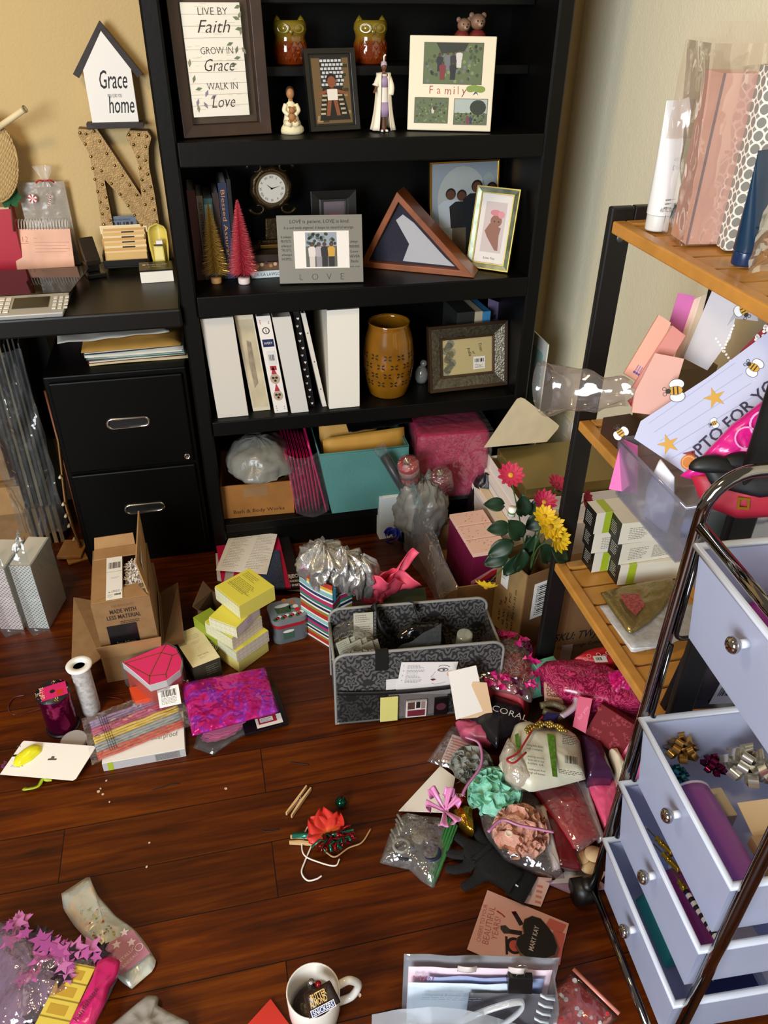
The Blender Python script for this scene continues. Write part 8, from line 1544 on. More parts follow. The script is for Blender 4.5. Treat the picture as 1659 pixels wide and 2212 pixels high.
# ---- in the middle drawer (bows)
z0=LEV[2]-.139
t=thing('ribbon_roll','lilac roll lying along the front of the second cart drawer','ribbon spool');p0,p1=cl(.095,.045,z0+.052),cl(.262,.045,z0+.052);T=frame(p0,(0,0,1),None,p1-p0);Lr=(p1-p0).length;F=MB(T);F.lathe([(.036,.003),(.037,.02),(.037,Lr-.02),(.036,Lr-.003)],mat('#8d4f9c',.4,bump=.2,bscale=40),30);F.build('ribbon',t);[MB(T@Matrix.Translation((0,0,q))).lathe([(.038,0),(.038,.003),(.012,.003)],mat('#cfcbe0',.4),28).build('end_disc',t)for q in(0,Lr-.003)]
def bow(c,r,col,label,metal=.8,tilt=(0,0,1)):
 t=thing('gift_bow',label,'bow','gift bows in the cart drawer');m=mat(col,.2,metal=metal);T=frame(c,V(tilt).orthogonal(),None,tilt);F=MB(T)
 for L_ in range(3):
  for k in range(7-L_*2):
   a=2*pi*k/(7-L_*2)+L_*.4;R=r*(1-.25*L_);d=V((cos(a),sin(a),0));s=V((-sin(a),cos(a),0))*r*.2;zz=V((0,0,r*.35*L_));pts=[V((0,0,0))+zz,d*R*.6+zz+V((0,0,r*.45)),d*R+zz+V((0,0,r*.2)),d*R*.6+zz-V((0,0,.0)),V((0,0,0))+zz];F.add([p+s*(.4 if i in(0,4)else 1)for i,p in enumerate(pts)]+[p-s*(.4 if i in(0,4)else 1)for i,p in enumerate(pts)],[(i,i+1,6+i,5+i)for i in range(4)],m,True)
 F.build('loops',t)
bow(cl(.03,.06,z0+.075),.03,'#b98f4a','gold bow at the far corner of the second cart drawer');bow(cl(.085,.14,z0+.085),.04,'#c9c4b4','silver bow behind the gold one in the second cart drawer');bow(cl(.05,.115,z0+.05),.022,'#6f1440','small plum bow between the gold and silver bows');bow(cl(.055,.05,z0+.045),.02,'#2a7a86','small teal bow low in the second cart drawer',.6);bow(cl(.09,.22,z0+.1),.025,'#d06a6a','coral ribbon bow at the back of the second cart drawer',.2)
MB_=MB(CT@Matrix.Translation((.085,.06,z0+.005)));MB_.box((0,0,0),(.05,.05,.042),mat('#cdbfa0',.6));tag(MB_.build('box',None,bevel=.001),'small tan box under the silver bow in the cart drawer','box')
T=CT@Matrix.Translation((.135,.10,z0+.078))@Matrix.Rotation(.2,4,'Y');F=MB(T);F.box((0,0,0),(.15,.06,.0012),mat('#dabf94',.6))
for k in range(4):F.poly([(.118+.008*k,.008,.0016),(.122+.008*k,.008,.0016),(.128+.008*k,.03,.0016),(.122+.008*k,.052,.0016),(.118+.008*k,.052,.0016),(.124+.008*k,.03,.0016)],INK)
tag(F.build('kraft_card'),'tan card with black arrow marks across the second cart drawer','card')
F=MB(CT@Matrix.Translation((.19,.09,z0+.06)));F.box((0,0,0),(.075,.2,.02),mat('#a58a66',.7));[F.rect(.008,.02+.022*k,.018,.012,mat(('#4a3a2a','#cdb48a')[k%2],.6),.0204)for k in range(8)];tag(F.build('stamped_card_pack'),'kraft pack stamped with dark shapes under the arrow card','card pack')
F=MB(CT@Matrix.Translation((.11,.20,z0+.03)));F.bag([(0,0),(.15,-.02),(.15,.1),(.0,.11)],.10,mat('#c95a60',.35,bump=.6,bscale=35,noise_=.3,nscale=25),rings=8,amp=.012,n=50,crease=.9);tag(F.build('organza_bag'),'coral organza bundle at the back of the second cart drawer','bundle')
z0=LEV[3]-.132
T=CT@Matrix.Translation((.035,.10,z0+.06))@Matrix.Rotation(radians(8),4,'Z')@Matrix.Rotation(-.25,4,'Y');F=MB(T);F.box((0,0,0),(.10,.075,.0012),mat('#cfd0d6',.5));F.poly([(.03,.02,.0016),(.04,.012,.0016),(.046,.02,.0016),(.05,.034,.0016),(.046,.048,.0016),(.04,.056,.0016),(.03,.048,.0016),(.034,.034,.0016)],mat('#55565c',.5));F.text('Brushes',.062,.008,.015,mat('#55565c',.5),.0016,0,0,'l',None,90);F.text('à ongles',.08,.008,.015,mat('#55565c',.5),.0016,0,0,'l',None,90);tag(F.build('brush_card'),'white card lettered Brushes in the third cart drawer','card')
t=MB(CT@Matrix.Translation((.10,.05,z0+.004)));t.bag([(0,0),(.17,0),(.17,.085),(0,.08)],.05,mat('#a3165e',.2,coat=.5,bump=.2,bscale=30),rings=6,amp=.003,n=40);tag(t.build('plastic_case'),'magenta plastic case in the third cart drawer','case')
t=MB(CT@Matrix.Translation((.19,.055,z0+.056))@Matrix.Rotation(-.1,4,'Y'));t.box((0,0,0),(.075,.06,.004),mat('#cdbcb4',.5));tag(t.build('card'),'pale card over the near end of the magenta case','card')
def brush(x,y,z,dx,label,stripes):
 t=thing('nail_brush',label,'brush','gold nail-art brushes in the cart drawer');p,q=cl(x,y,z),cl(x+dx,y+.012,z+.012);d=(q-p).normalized();T=frame(p,d.orthogonal(),None,d);Lh=(q-p).length;GO_=mat('#c9a02e',.2,metal=.9)
 MB(T).ball((0,0,-.012),.0036,mat('#c9c4bc',.3),10,8).build('pearl',t);MB(T).lathe([(.001,-.01),(.0012,.012),(.0055,.016),(.003,.02),(.006,.025),(.0045,.032)],GO_,14).build('ferrule',t)
 F=MB(T);n_=14
 for k in range(n_):F.tube([(0,0,.032+(Lh-.032)*k/n_),(0,0,.032+(Lh-.032)*(k+1)/n_)],.0048,(INK,WHITE)[k%2]if stripes else GO_,12,cap=k in(0,n_-1))
 F.build('handle',t)
brush(.145,.030,z0+.077,.125,'nail brush with a black and white striped handle',True);brush(.07,.025,z0+.075,.05,'small gold nail brush nearest the card',False);brush(.10,.022,z0+.078,.05,'small gold nail brush beside the striped one',False)
t=thing('chain_charm','pink round charm with a dark swirl at the near end of the third cart drawer','charm');F=MB(CT@Matrix.Translation((.255,.075,z0+.052)));F.lathe([(.02,0),(.021,.004),(.019,.008),(0,.0085)],mat('#d9aaa4',.4),20);F.build('disc',t);F=MB(CT@Matrix.Translation((.255,.075,z0+.0615)));F.tube(curve([(-.01,0,0),(-.004,.008,0),(.006,.004,0),(.002,-.006,0),(.01,-.008,0)],5),.0016,INK,6);F.build('swirl',t)
z0=LEV[4]-.132
t=MB(CT@Matrix.Translation((.06,.05,z0+.004)));t.bag([(0,0),(.12,0),(.12,.1),(0,.1)],.085,mat('#2f9a84',.4),rings=6,amp=.004,n=40);tag(t.build('bottle_pack'),'teal pack in the bottom cart drawer','pack')
t=MB(CT@Matrix.Translation((.19,.06,z0+.07)));t.box((0,0,0),(.075,.09,.02),mat('#232a5e',.4));t.text('NAIL',.01,.03,.02,mat('#c9c9d6',.5),.0206).lines(.01,.02,.05,3,.006,.002,mat('#c9c9d6',.5),.0206);tag(t.build('packet',None,bevel=.001),'navy packet with white print in the bottom cart drawer','packet')
t=MB(CT@Matrix.Translation((.2,.17,z0+.06)));t.box((0,0,0),(.06,.12,.02),mat('#d9d6d8',.5));t.text('2/4',.015,.05,.02,INK,.0206).lines(.012,.04,.04,4,.006,.002,INK,.0206);t.rect(0,.1,.06,.02,mat('#7d2a4a',.5),.0206);tag(t.build('box',None,bevel=.001),'white printed box behind the navy packet in the bottom cart drawer','box')
#  the pile before the rack
z4=lambda x,y:(800+.3737*x,1360+.3737*y)
def tilted(px,zs,name,label,cat,m,th=.0012,deco=None,grp=None):
 """a flat card whose corners p0 p1 p2 p3 lie at the given heights"""
 q=[atz(*p,z)for p,z in zip(px,zs)];T,w,h=quad_T(q[0],q[1],q[3]);F=MB(T);Ti=T.inverted();P=[(Ti@p)for p in q]
 F.prism([(p.x,p.y,0)for p in P],(0,0,th),m)
 if deco:F.T=T@Matrix.Translation((0,0,th));deco(F,w,h)
 return tag(F.build(name),label,cat,grp)
PC=film('#f2eeee',.92,.9,.1,bump=.6,bscale=30)
tilted(S_(z4,(1010,1465),(1160,1530),(1370,1500),(1280,1420)),(.004,)*4,'card_pack','pale plum card pack flat on the floor under the pile edge','card pack',mat('#a5859a',.4),.006)
tilted(S_(z4,(1040,1470),(1330,1455),(1370,1400),(1130,1395)),(.012,)*4,'leaflet','white leaflet on the plum pack near the cart caster','leaflet',mat('#d5cac2',.5))
tilted(S_(z4,(890,1580),(985,1605),(1050,1440),(890,1425)),(.002,.002,.008,.008),'greeting_card','pink streaked card with a grey corner under the black glove','card',mat('#e3bcae',.5),.0015,lambda F,w,h:[F.rect(w*.62,h*(.1+.2*k),w*.36,h*.09,mat('#cf7f74',.5),.0004)for k in range(4)]+[F.rect(0,h*.3,w*.35,h*.7,mat('#8d8886',.5),.0004)])
t=thing('photo_pack','small clear pack with a blush striped card at the left of the pile','packet');P=[atz(*z4(*p),.03)for p in((410,760),(530,800),(565,640),(440,600))];T,w,h=quad_T(P[0],P[1],P[3]);F=MB(T);F.box((0,0,0),(w,h,.003),mat('#e6dcd6',.5));[F.rect(w*.06,h*(.05+.1*k),w*.88,h*.055,mat('#c98d84',.5),.0034)for k in range(9)];F.build('card',t);F=MB(T);F.bag([(-.03,-.012),(w+.012,-.01),(w+.01,h+.03),(-.01,h+.028)],.012,PC,rings=5,amp=.004,n=36,z0=-.003);F.build('bag',t)
tilted(S_(z4,(165,1050),(450,1060),(470,800),(405,790)),(.002,.05,.06,.012),'paper_sheet','white sheet of paper under the grey bath puff and zip bag','paper',PAPER)
blob('packet','rose pink packet between the folded card and the grey bath puff','packet',S_(z4,(490,540),(560,520),(640,545),(722,640),(700,660),(600,640),(520,600)),.06,.02,mat('#c0506e',.35,noise_=.5,nscale=40),crease=.6,zb=.03)
blob('packet','black packet with pale lettering under the folded white card','packet',S_(z4,(560,500),(680,440),(700,380),(880,450),(900,560),(760,640),(730,690),(640,600)),.07,.025,mat('#1b1a1f',.25,noise_=.2,nscale=30),crease=.5,amp=.003)
q=[atz(*z4(*p),.1)for p in((700,465),(840,510))];t=MB(frame(q[0],q[1]-q[0]));t.text('CORAL',0,0,.026,mat('#d8d4ce',.5),0,0,-.01);o=t.build('lettering');o.parent=TOPS[-1]
tilted(S_(z4,(1010,1285),(1175,1400),(1330,1260),(1210,1240)),(.02,)*4,'disc_pack_card','pale card under the wooden discs','card',mat('#cbb59a',.5))
for k,(x,y)in enumerate(((1240,1300),(1275,1330),(1225,1345),(1262,1370),(1215,1310),(1290,1300))):
 c=atz(*z4(x,y),.024+.003*k);t=MB(frame(c,(1,.1*k,0),None,(.05*(k-3),.04,1)));t.lathe([(.018,0),(.0185,.0015),(.018,.003),(0,.003)],mat('#d9b98a',.55),20);tag(t.build('wooden_disc'),'flat round wooden disc in the loose heap near the cart','wooden disc','wooden discs beside the cart')
for k,(pts,z,c,la)in enumerate(((((955,1020),(1060,1390),(1100,1380),(1010,1010)),.045,'#e2dbd4','white narrow frame edge beside the peach bath puff'),(((1000,1040),(1090,1370),(1225,1390),(1110,1030)),.046,'#5e1218','maroon gift box right of the peach bath puff'),(((945,930),(1180,1270),(1330,1200),(1190,880)),.056,'#b0202a','glossy red foil packet on the maroon box'),(((1185,880),(1330,1225),(1352,1215),(1240,870)),.05,'#b9b0ac','clear sleeve between the red and pink packets'),(((1240,870),(1355,1140),(1430,1050),(1420,870)),.06,'#e0567c','bright pink packet against the cart post'))):
 blob('packet' if k else 'frame',la,'packet' if k else 'frame',S_(z4,*pts),z,.012,mat(c,.22,coat=.4,bump=.35,bscale=40),crease=.4,amp=.003,seed=k,zb=.01)
blob('plastic_bag','clear bag over the red foil packet','bag',S_(z4,(960,930),(1200,1290),(1350,1190),(1200,870)),.064,.012,PC,amp=.005,crease=.8,zb=.06)
for k,(pts,z,c,la)in enumerate(((((1380,700),(1440,860),(1500,840),(1420,690)),.10,'#e3d3b8','cream sheet leaning beside the purple packet'),(((1220,610),(1260,860),(1410,860),(1330,660)),.10,'#3d1e3c','dark purple packet right of the green and white pouch'),(((1500,770),(1520,850),(1580,840),(1570,750)),.1,'#ee6fae','pink tissue scrap behind the cart post'))):blob('packet',la,'packet',S_(z4,*pts),z,.02,mat(c,.25,coat=.3,bump=.3,bscale=50),crease=.5,seed=k+9,zb=.02)
t=thing('gift_box','burgundy gift box with pale hearts leaning behind the cart post','box');P=[atz(*z4(*p),z)for p,z in(((1235,600),.11),((1480,760),.09),((1560,480),.17),((1290,400),.18))];T,w,h=quad_T(P[0],P[1],P[3]);F=MB(T);F.box((0,0,-.035),(w,h,0),mat('#6d1018',.65,spec=.2));rr=random.Random(3)
for k in range(34):
 x,y,s=w*rr.random()*.94,h*rr.random()*.92,.006;F.poly([(x,y,.0005),(x+s,y+s,.0005),(x+s*.6,y+s*1.7,.0005),(x,y+s*1.25,.0005),(x-s*.6,y+s*1.7,.0005),(x-s,y+s,.0005)],mat('#8a2e36',.65,spec=.2))
F.build('body',t,bevel=.001);MB(T).box((w*.86,0,.0006),(w*.98,h,.002),mat('#c93a6a',.4)).build('ribbon',t)
t=thing('printed_pack','cream text-printed paper pack left of the magenta swirl bag','packet');P=[atz(*z4(*p),.14)for p in((1010,395),(1150,410),(1090,230),(960,225))];T,w,h=quad_T(P[0],P[1],P[3]);F=MB(T);F.box((0,0,-.012),(w,h,0),mat('#dcb7a4',.55));[F.text(s_,w*.08,h*(.82-.15*k),.016,INK,.0005,0,.01,'l',w*.7)for k,s_ in enumerate(('RATHER','WAX WITH','EYES OF','YOUR TO','DO NOT','Clubbing'))];F.build('body',t,bevel=.001)
blob('gift_bag','red heart-scroll bag with a barcode sticker behind the magenta swirl bag','gift bag',S_(z4,(1170,180),(1250,135),(1400,100),(1430,180),(1350,215)),.17,.02,mat('#a81420',.4),zb=.02);q=atz(*z4(1290,165),.195);t=MB(frame(q,(1,0,0)));[t.ring((.012*k-.02,.008*(k%2)),.004,.0056,mat('#e6a8a6',.5),14,.001)for k in range(7)];o=t.build('scroll_print');o.parent=TOPS[-1]
t=MB(frame(atz(*z4(1300,190),.197),(1,-.15,0)));t.box((0,0,0),(.03,.02,.0008),mat('#d2cdc4',.5));t.bars(.005,.005,.014,.01,INK,.001,8);o=t.build('barcode_label');o.parent=TOPS[-1]
t=MB(yaw_frame(atz(*z4(1020,200),.13),8));t.box((-.03,-.01,-.10),(.03,.02,.0),mat('#6fb79c',.5));tag(t.build('box',None,bevel=.001),'mint green box corner behind the star confetti bag','box')
def swirl(nt,b):
 tc=N(nt,'TexCoord');n=N(nt,'TexNoise',Scale=34.0,Detail=1.0,Distortion=2.2);nt.links.new(tc.outputs['Object'],n.inputs['Vector']);m=N(nt,'Math',operation='MULTIPLY');m.inputs[1].default_value=34;nt.links.new(n.outputs[0],m.inputs[0]);s=N(nt,'Math',operation='SINE');nt.links.new(m.outputs[0],s.inputs[0]);g=N(nt,'Math',operation='GREATER_THAN');g.inputs[1].default_value=.25;nt.links.new(s.outputs[0],g.inputs[0]);mx=N(nt,'MixRGB');mx.inputs[1].default_value=srgb('#7e1238');mx.inputs[2].default_value=srgb('#c23a68');nt.links.new(g.outputs[0],mx.inputs[0]);nt.links.new(mx.outputs[0],b.inputs['Base Color']);b.inputs['Roughness'].default_value=.3;b.inputs['Coat Weight'].default_value=.3
blob('gift_bag','magenta cellophane bag with scroll pattern across the back of the pile','gift bag',S_(z4,(975,225),(1010,190),(1200,185),(1330,195),(1420,250),(1560,330),(1575,440),(1400,430),(1200,390),(1100,360)),.165,.022,pattern('magenta_scroll',swirl),amp=.006,crease=.6,zb=.05)
tilted(S_(z4,(1170,560),(1245,600),(1290,400),(1205,385)),(.13,.13,.18,.18),'gift_tag','raspberry pink card tag hanging below the magenta scroll bag','tag',mat('#c23a60',.4),.0015,lambda F,w,h:F.text('for you',w*.3,h*.3,.012,mat('#e08aa0',.5),.0004,.2,0,'l',None,80))
F=MB();P=[atz(*z4(*p),.16)for p in((1195,390),(1190,430),(1150,470),(1105,500))];F.tube(curve(P,6),.008,mat('#cdb6c6',.4),4,flat=.2);tag(F.build('ribbon'),'pale lilac ribbon beside the raspberry tag','ribbon')
t=thing('confetti_bag','clear bag printed with pink stars over red crinkle shred, behind the folded card','treat bag');P=[atz(*z4(*p),.12)for p in((575,255),(650,215),(700,130),(720,60),(800,45),(900,80),(945,180),(960,330),(930,420),(830,370),(700,340),(640,310))];F=MB();rr=random.Random(6)
for k in range(420):
 a,b=rr.random()*6.28,sqrt(rr.random());cx,cy=sum(p.x for p in P)/12,sum(p.y for p in P)/12;x,y=cx+.06*b*cos(a),cy+.055*b*sin(a);d=rr.random()*6.28;L_=.012;z=.115+.02*(1-b)+.006*rr.random();u=V((cos(d),sin(d),rr.uniform(-.4,.4)))*L_;s=V((-sin(d),cos(d),0))*.0009;o=V((x,y,z));F.add([o-u-s,o-u+s,o+s+V((0,0,.003)),o-s+V((0,0,.003)),o+u+s,o+u-s],[(0,1,2,3),(3,2,4,5)],mat(('#c2202c','#c9182c','#d8ccc3','#d94a50','#d3242e')[k%5],.35))
F.bag([(p.x*.9+cx*.1,p.y*.9+cy*.1)for p in P],.09,mat('#a3202e',.6),rings=5,amp=.004,n=36,z0=.03);F.build('paper_shred',t)
F=MB();F.bag([(p.x,p.y)for p in P],.03,PC,rings=8,amp=.006,n=60,crease=.6,z0=.115);F.build('bag',t);F=MB()
for k in range(34):
 i=k%12;p=P[i].lerp(P[(i+1)%12],rr.random());p=p.lerp(V((cx,cy,0)),.02+.35*rr.random()*(k>18));s=.012+.008*rr.random();a0=rr.random()*6;zt=V((p.x,p.y,.142 if k>18 else .13));F.poly([zt+V((s*(1 if j%2==0 else .42)*cos(a0+pi*j/5),s*(1 if j%2==0 else .42)*sin(a0+pi*j/5),.004*(j%3)))for j in range(10)],mat(('#c01a6e','#d42a86','#4a1030')[k%3],.3))
F.build('star_print',t)
tilted(S_(z4,(520,515),(710,500),(680,320),(590,300)),(.085,.085,.17,.17),'folded_card','cream back leaf of the folded card beside the tote','card',mat('#dcb890',.5));TOPS[-1]['label']='cream card tucked behind the folded white card, beside the tote'
tilted(S_(z4,(495,520),(668,465),(612,208),(450,243)),(.09,.10,.205,.20),'folded_card','folded white blank card standing against the tote corner','card',mat('#f0e7dc',.5))
t=thing('epsom_pouch','white and green printed pouch with a barcode, on top of the pile','pouch');zz=.13;P=[atz(*z4(*p),zz)for p in((745,760),(800,640),(840,530),(900,515),(1010,560),(1150,570),(1215,610),(1250,840),(1100,880),(930,915),(800,850))];F=MB();o=F.bag([(p.x,p.y)for p in P],.04,mat('#c9c6b0',.35,bump=.25,bscale=40),rings=9,amp=.003,n=60,z0=.095,base=.02);F.build('body',t)
cc=sum(P,V((0,0,0)))/11;T=frame((cc.x,cc.y,.158),P[7]-P[0]-(P[7]-P[0]).z*V((0,0,1)),(0,1,0));on3=lambda x,y:(lambda q:(q.x,q.y))(T.inverted()@atz(*z4(x,y),.158));F=MB(T);a,b=on3(1020,600),on3(1062,850);F.poly([(a[0],a[1],0),(b[0]-.003,b[1],0),(b[0]+.007,b[1],0),(a[0]+.016,a[1],0)],mat('#5f8f2e',.4,noise_=.6,nscale=120));a,b=on3(835,600),on3(860,700);F.poly([(a[0],a[1],-.004),(b[0]-.004,b[1],-.004),(b[0]+.004,b[1],-.004),(a[0]+.008,a[1]+.006,-.004)],mat('#5f8f2e',.4,noise_=.6,nscale=120))
for s_,x,y in(('healing baths, Epsom',905,670),('salt contains.',905,690),('soaking mound,',910,735),('Epsom salts on your',910,755),('bubble tub.',910,775),('soaking pain from',915,810),('high of bones.',915,830)):a=on3(x,y);F.text(s_,a[0],a[1],.0075,INK,0,0,.006,'l',.034)
a=on3(1125,770);F.bars(a[0],a[1],.026,.02,INK,0,16);a=on3(1110,610);F.lines(a[0],a[1],.036,6,.0045,.0016,INK,0);a=on3(1090,810);F.lines(a[0],a[1],.05,3,.004,.0014,INK,0);F.build('print',t)
F=MB();rr=random.Random(2)
for k in range(60):
 u=k/59;p=atz(*z4(900+225*u,585-40*sin(pi*u)),.165);F.ball((p.x,p.y+.004*sin(k*2.1),p.z+.004*cos(k*1.7)),.0042,mat('#a58a3e',.25,metal=.8),7,5)
tag(F.build('bead_garland'),'gold bead garland lying across the top of the printed pouch','garland',None,None)
F=MB();F.tube(curve([atz(*z4(*p),.165)for p in((1000,500),(950,560),(900,640),(850,715),(790,750),(830,770),(900,710))],6),.0022,mat('#a31c24',.6),6);tag(F.build('yarn'),'red yarn curling over the printed pouch','yarn')
blob('packet','navy cardboard corner behind the gold bead garland','packet',S_(z4,(985,530),(1020,480),(1095,490),(1060,525)),.16,.006,mat('#221d56',.5),crease=0,zb=.13)
F=MB();F.tube(curve([atz(*z4(*p),.15)for p in((985,440),(1060,430),(1130,470),(1090,500),(1000,470))],6),.008,mat('#5b5138',.4,bump=.6,bscale=200),8);tag(F.build('cord'),'dark gold cord behind the bead garland','cord')
blob('cotton_bag','clear bag with white cotton tufts left of the printed pouch','bag',S_(z4,(745,740),(790,640),(830,700),(900,780),(930,900),(850,910),(780,860)),.12,.035,film('#e6ddd0',.4,.8,.15,bump=.6,bscale=50),crease=.9,amp=.006,seed=5,zb=.08)
def puff(x,y,r,z,col,label,seed):
 c=atz(*z4(x,y),z);t=thing('bath_puff',label,'bath puff','mesh bath puffs in the pile');rr=random.Random(seed);m=mat(col,.75,bump=.7,bscale=260,noise_=.25,nscale=60);crumple(frame(c,(1,0,0)),r*.86,r*.86,r*.72,m,seed,.16,5.0,40,24).build('core',t);F=MB(frame(c,(1,0,0)))
 for k in range(46):
  d=V((rr.gauss(0,1),rr.gauss(0,1),abs(rr.gauss(0,1))*.8)).normalized();a=d.orthogonal().normalized();a=(Matrix.Rotation(rr.random()*6.28,3,d)@a);b=d.cross(a);ph=rr.random()*6;L_=r*.55
  F.sheet(lambda u,v:(d*(r*(.72+.24*v))+a*(L_*(u-.5)*1.3)+b*(r*.10*sin(7*u+ph)*(.4+v))-d*r*.35*(u-.5)**2),10,3,m)
 F.build('ruffles',t)
puff(585,800,.052,.055,'#8d8f86','grey mesh bath puff in the pile, left of the mint one',3);puff(720,960,.062,.062,'#93d8bc','mint green mesh bath puff in the middle of the pile',4);puff(870,1180,.062,.058,'#dda48c','peach mesh bath puff with a pink ribbon, beside the black glove',5)
F=MB();c=atz(*z4(800,1185),.112);F.lathe([(.005,0),(.008,.003),(.0085,.005),(.005,.003)],mat('#ecd2bd',.5),16,c=tuple(c));tag(F.build('plastic_ring'),'small cream ring on the peach bath puff','ring')
for pts,la in((((550,620),(630,660),(640,780),(560,900),(530,960)),'lilac pink ribbon curling over the grey bath puff'),(((680,1170),(760,1100),(860,1130),(960,1150),(1060,1170)),'lilac pink ribbon across the peach bath puff')):F=MB();F.tube(curve([atz(*z4(*p),.118)for p in pts],7),.0034,mat('#c07ba6',.35),4,flat=.25);tag(F.build('ribbon'),la,'ribbon','ribbons on the bath puffs')if 0 else tag(F.build('ribbon'),la,'ribbon')
blob('plastic_bag','clear crinkled bag round the bath puffs','bag',S_(z4,(600,950),(660,1180),(780,1330),(960,1400),(1130,1440),(1060,1330),(980,1000),(760,790)),.045,.03,PC,amp=.006,crease=.8,zb=.004)
blob('tag','red sticker pack with white lettering above the zip bag','tag',S_(z4,(425,950),(460,920),(540,990),(520,1012),(440,1000)),.06,.006,mat('#b81420',.35),crease=0,zb=.04);t=MB(frame(atz(*z4(455,965),.0675),(1,-.25,0)));t.text('CUTEX',0,0,.011,WHITE,0,0,.006);o=t.build('lettering');o.parent=TOPS[-1]
blob('foil_wrap','gold foil scrap between the zip bag and the mint bath puff','foil',S_(z4,(480,1050),(530,1020),(590,1050),(600,1180),(560,1160),(510,1110)),.04,.014,mat('#b5852a',.2,metal=.9,bump=.9,bscale=90),crease=.9,amp=.006,seed=8,zb=.01)
t=thing('zip_bag','clear zip bag with a green seal full of hair ties and buttons','zip bag');P=[atz(*z4(*p),.02)for p in((55,1320),(110,1160),(190,1040),(330,1060),(470,1080),(505,1130),(370,1470),(300,1430),(230,1360),(130,1340))]
F=MB()
for k,(x,y,r,c)in enumerate(((360,1200,.026,'#15182c'),(200,1280,.02,'#10131f'),(245,1220,.024,'#2a2f3c'),(180,1250,.016,'#8d8b86'),(350,1290,.018,'#131a38'))):p=atz(*z4(x,y),.016+.003*k);F.T=frame(p,(1,0,0),None,(.1*(k-2),.15,1));F.tube([(r*cos(a),r*sin(a),0)for a in[2*pi*i/20 for i in range(20)]],.0036,mat(c,.6),7,closed=True)
F.build('hair_ties',t,label='dark hair ties');p=atz(*z4(290,1195),.022);F=MB(frame(p,(1,.2,0),None,(0,0,1)));F.disc((0,0),.02,mat('#a99a80',.5,noise_=.8,nscale=300),24,.004);F.lathe([(.02,0),(.02,.004)],mat('#8d8068',.5),24);F.build('button',t)
F=MB();rr=random.Random(4)
for k in range(5):p=atz(*z4(150+12*k,1260-30*k),.014);F.tube([p,p+V((.01*rr.uniform(-1,1),.03,.004))],.003,mat('#a9a6a0',.2,metal=.5),7)
F.build('clips',t);F=MB();F.bag([(p.x,p.y)for p in P],.034,film('#f0efec',.86,1.0,.08,bump=.6,bscale=35),rings=9,amp=.006,n=60,crease=.8,z0=.0015);F.build('bag',t)
P2=[atz(*z4(*p),z)for p,z in(((505,1140),.03),((372,1475),.004),((322,1455),.006),((450,1085),.034))];F=MB();F.prism(P2,(0,0,.003),film('#3f9a4a',.2,.8,.15,bump=.3));[F.tube([P2[0].lerp(P2[3],q)+V((0,0,.0036)),P2[1].lerp(P2[2],q)+V((0,0,.0036))],.0011,mat('#2c7a38',.3),5)for q in(.15,.4,.65,.9)];F.build('zip_seal',t,label='bright green press seal')
t=thing('ribbon_bow','shiny pink ribbon bow at the top of the zip bag','bow');c0=atz(*z4(430,1050),.07);PB_=mat('#dd86bc',.25,sheen=.3)
for k,(a,L_)in enumerate(((60,.045),(110,.05),(160,.04),(250,.05),(290,.045),(20,.035))):a=radians(a);d=V((cos(a),sin(a),.2));s_=V((-sin(a),cos(a),.1));F=MB();F.sheet(lambda u,v:c0+d*L_*sin(pi*u*.75)+s_*.02*(v-.5)*(.3+u)+V((0,0,.014*sin(pi*u)+.003*sin(6*v))),12,5,PB_);F.build('loop',t,solid=.0006)
t=thing('glove','black knit glove lying palm down at the front of the pile','glove');G=mat('#0b0b0c',.85,bump=.5,bscale=420);zg=.022
def gp(x,y,dz=0):return atz(*z4(x,y),zg+dz)
vs=[gp(850,1470),gp(770,1410),gp(690,1340),gp(620,1270)];ed=[(0,1),(1,2),(2,3)];rd=[.030,.029,.034,.032]
for root,pts in((2,((650,1220),(605,1150),(570,1105))),(3,((560,1235),(510,1205),(470,1180))),(3,((550,1300),(480,1300),(425,1290))),(3,((560,1370),(490,1390),(430,1385))),(2,((620,1440),(560,1480),(520,1500)))):
 pr_=root
 for k,p in enumerate(pts):vs.append(gp(*p,-.004*k));rd.append((.0125,.0115,.0095)[k]);ed.append((pr_,len(vs)-1));pr_=len(vs)-1
me=bpy.data.meshes.new('skin');me.from_pydata([tuple(p)for p in vs],ed,[]);ob=bpy.data.objects.new('skin',me);COL.objects.link(ob);ob.modifiers.new('s','SKIN');sm=ob.modifiers.new('d','SUBSURF');sm.levels=sm.render_levels=2
for v,r in zip(me.skin_vertices[0].data,rd):v.radius=(r,r)
me.skin_vertices[0].data[1].use_root=True;dg=bpy.context.evaluated_depsgraph_get();m2=bpy.data.meshes.new_from_object(ob.evaluated_get(dg));bpy.data.objects.remove(ob)
for v in m2 .vertices:v.co.z=.0206+(v.co.z-zg)*.46
for p in m2 .polygons:p.use_smooth=True
m2 .materials.append(G);m2 .name='glove';g=bpy.data.objects.new('knit',m2);COL.objects.link(g);g.parent=t
F=MB();a,b=gp(900,1370,-.002),gp(800,1560,-.014);e=(b-a);n=V((-e.y,e.x,0)).normalized();F.tube([a.lerp(b,.5)-n*.012,a.lerp(b,.5)+n*.028],e.length*.46,G,24,flat=.25,up=(0,0,1));F.build('cuff',t)
F=MB(frame(gp(838,1480,.016),(1,0,0)));F.poly([(0,0,0),(.004,-.004,0),(.006,-.002,0),(.002,.003,0)],WHITE);tag(F.build('paper_scrap'),'tiny white paper scrap on the glove cuff','scrap')
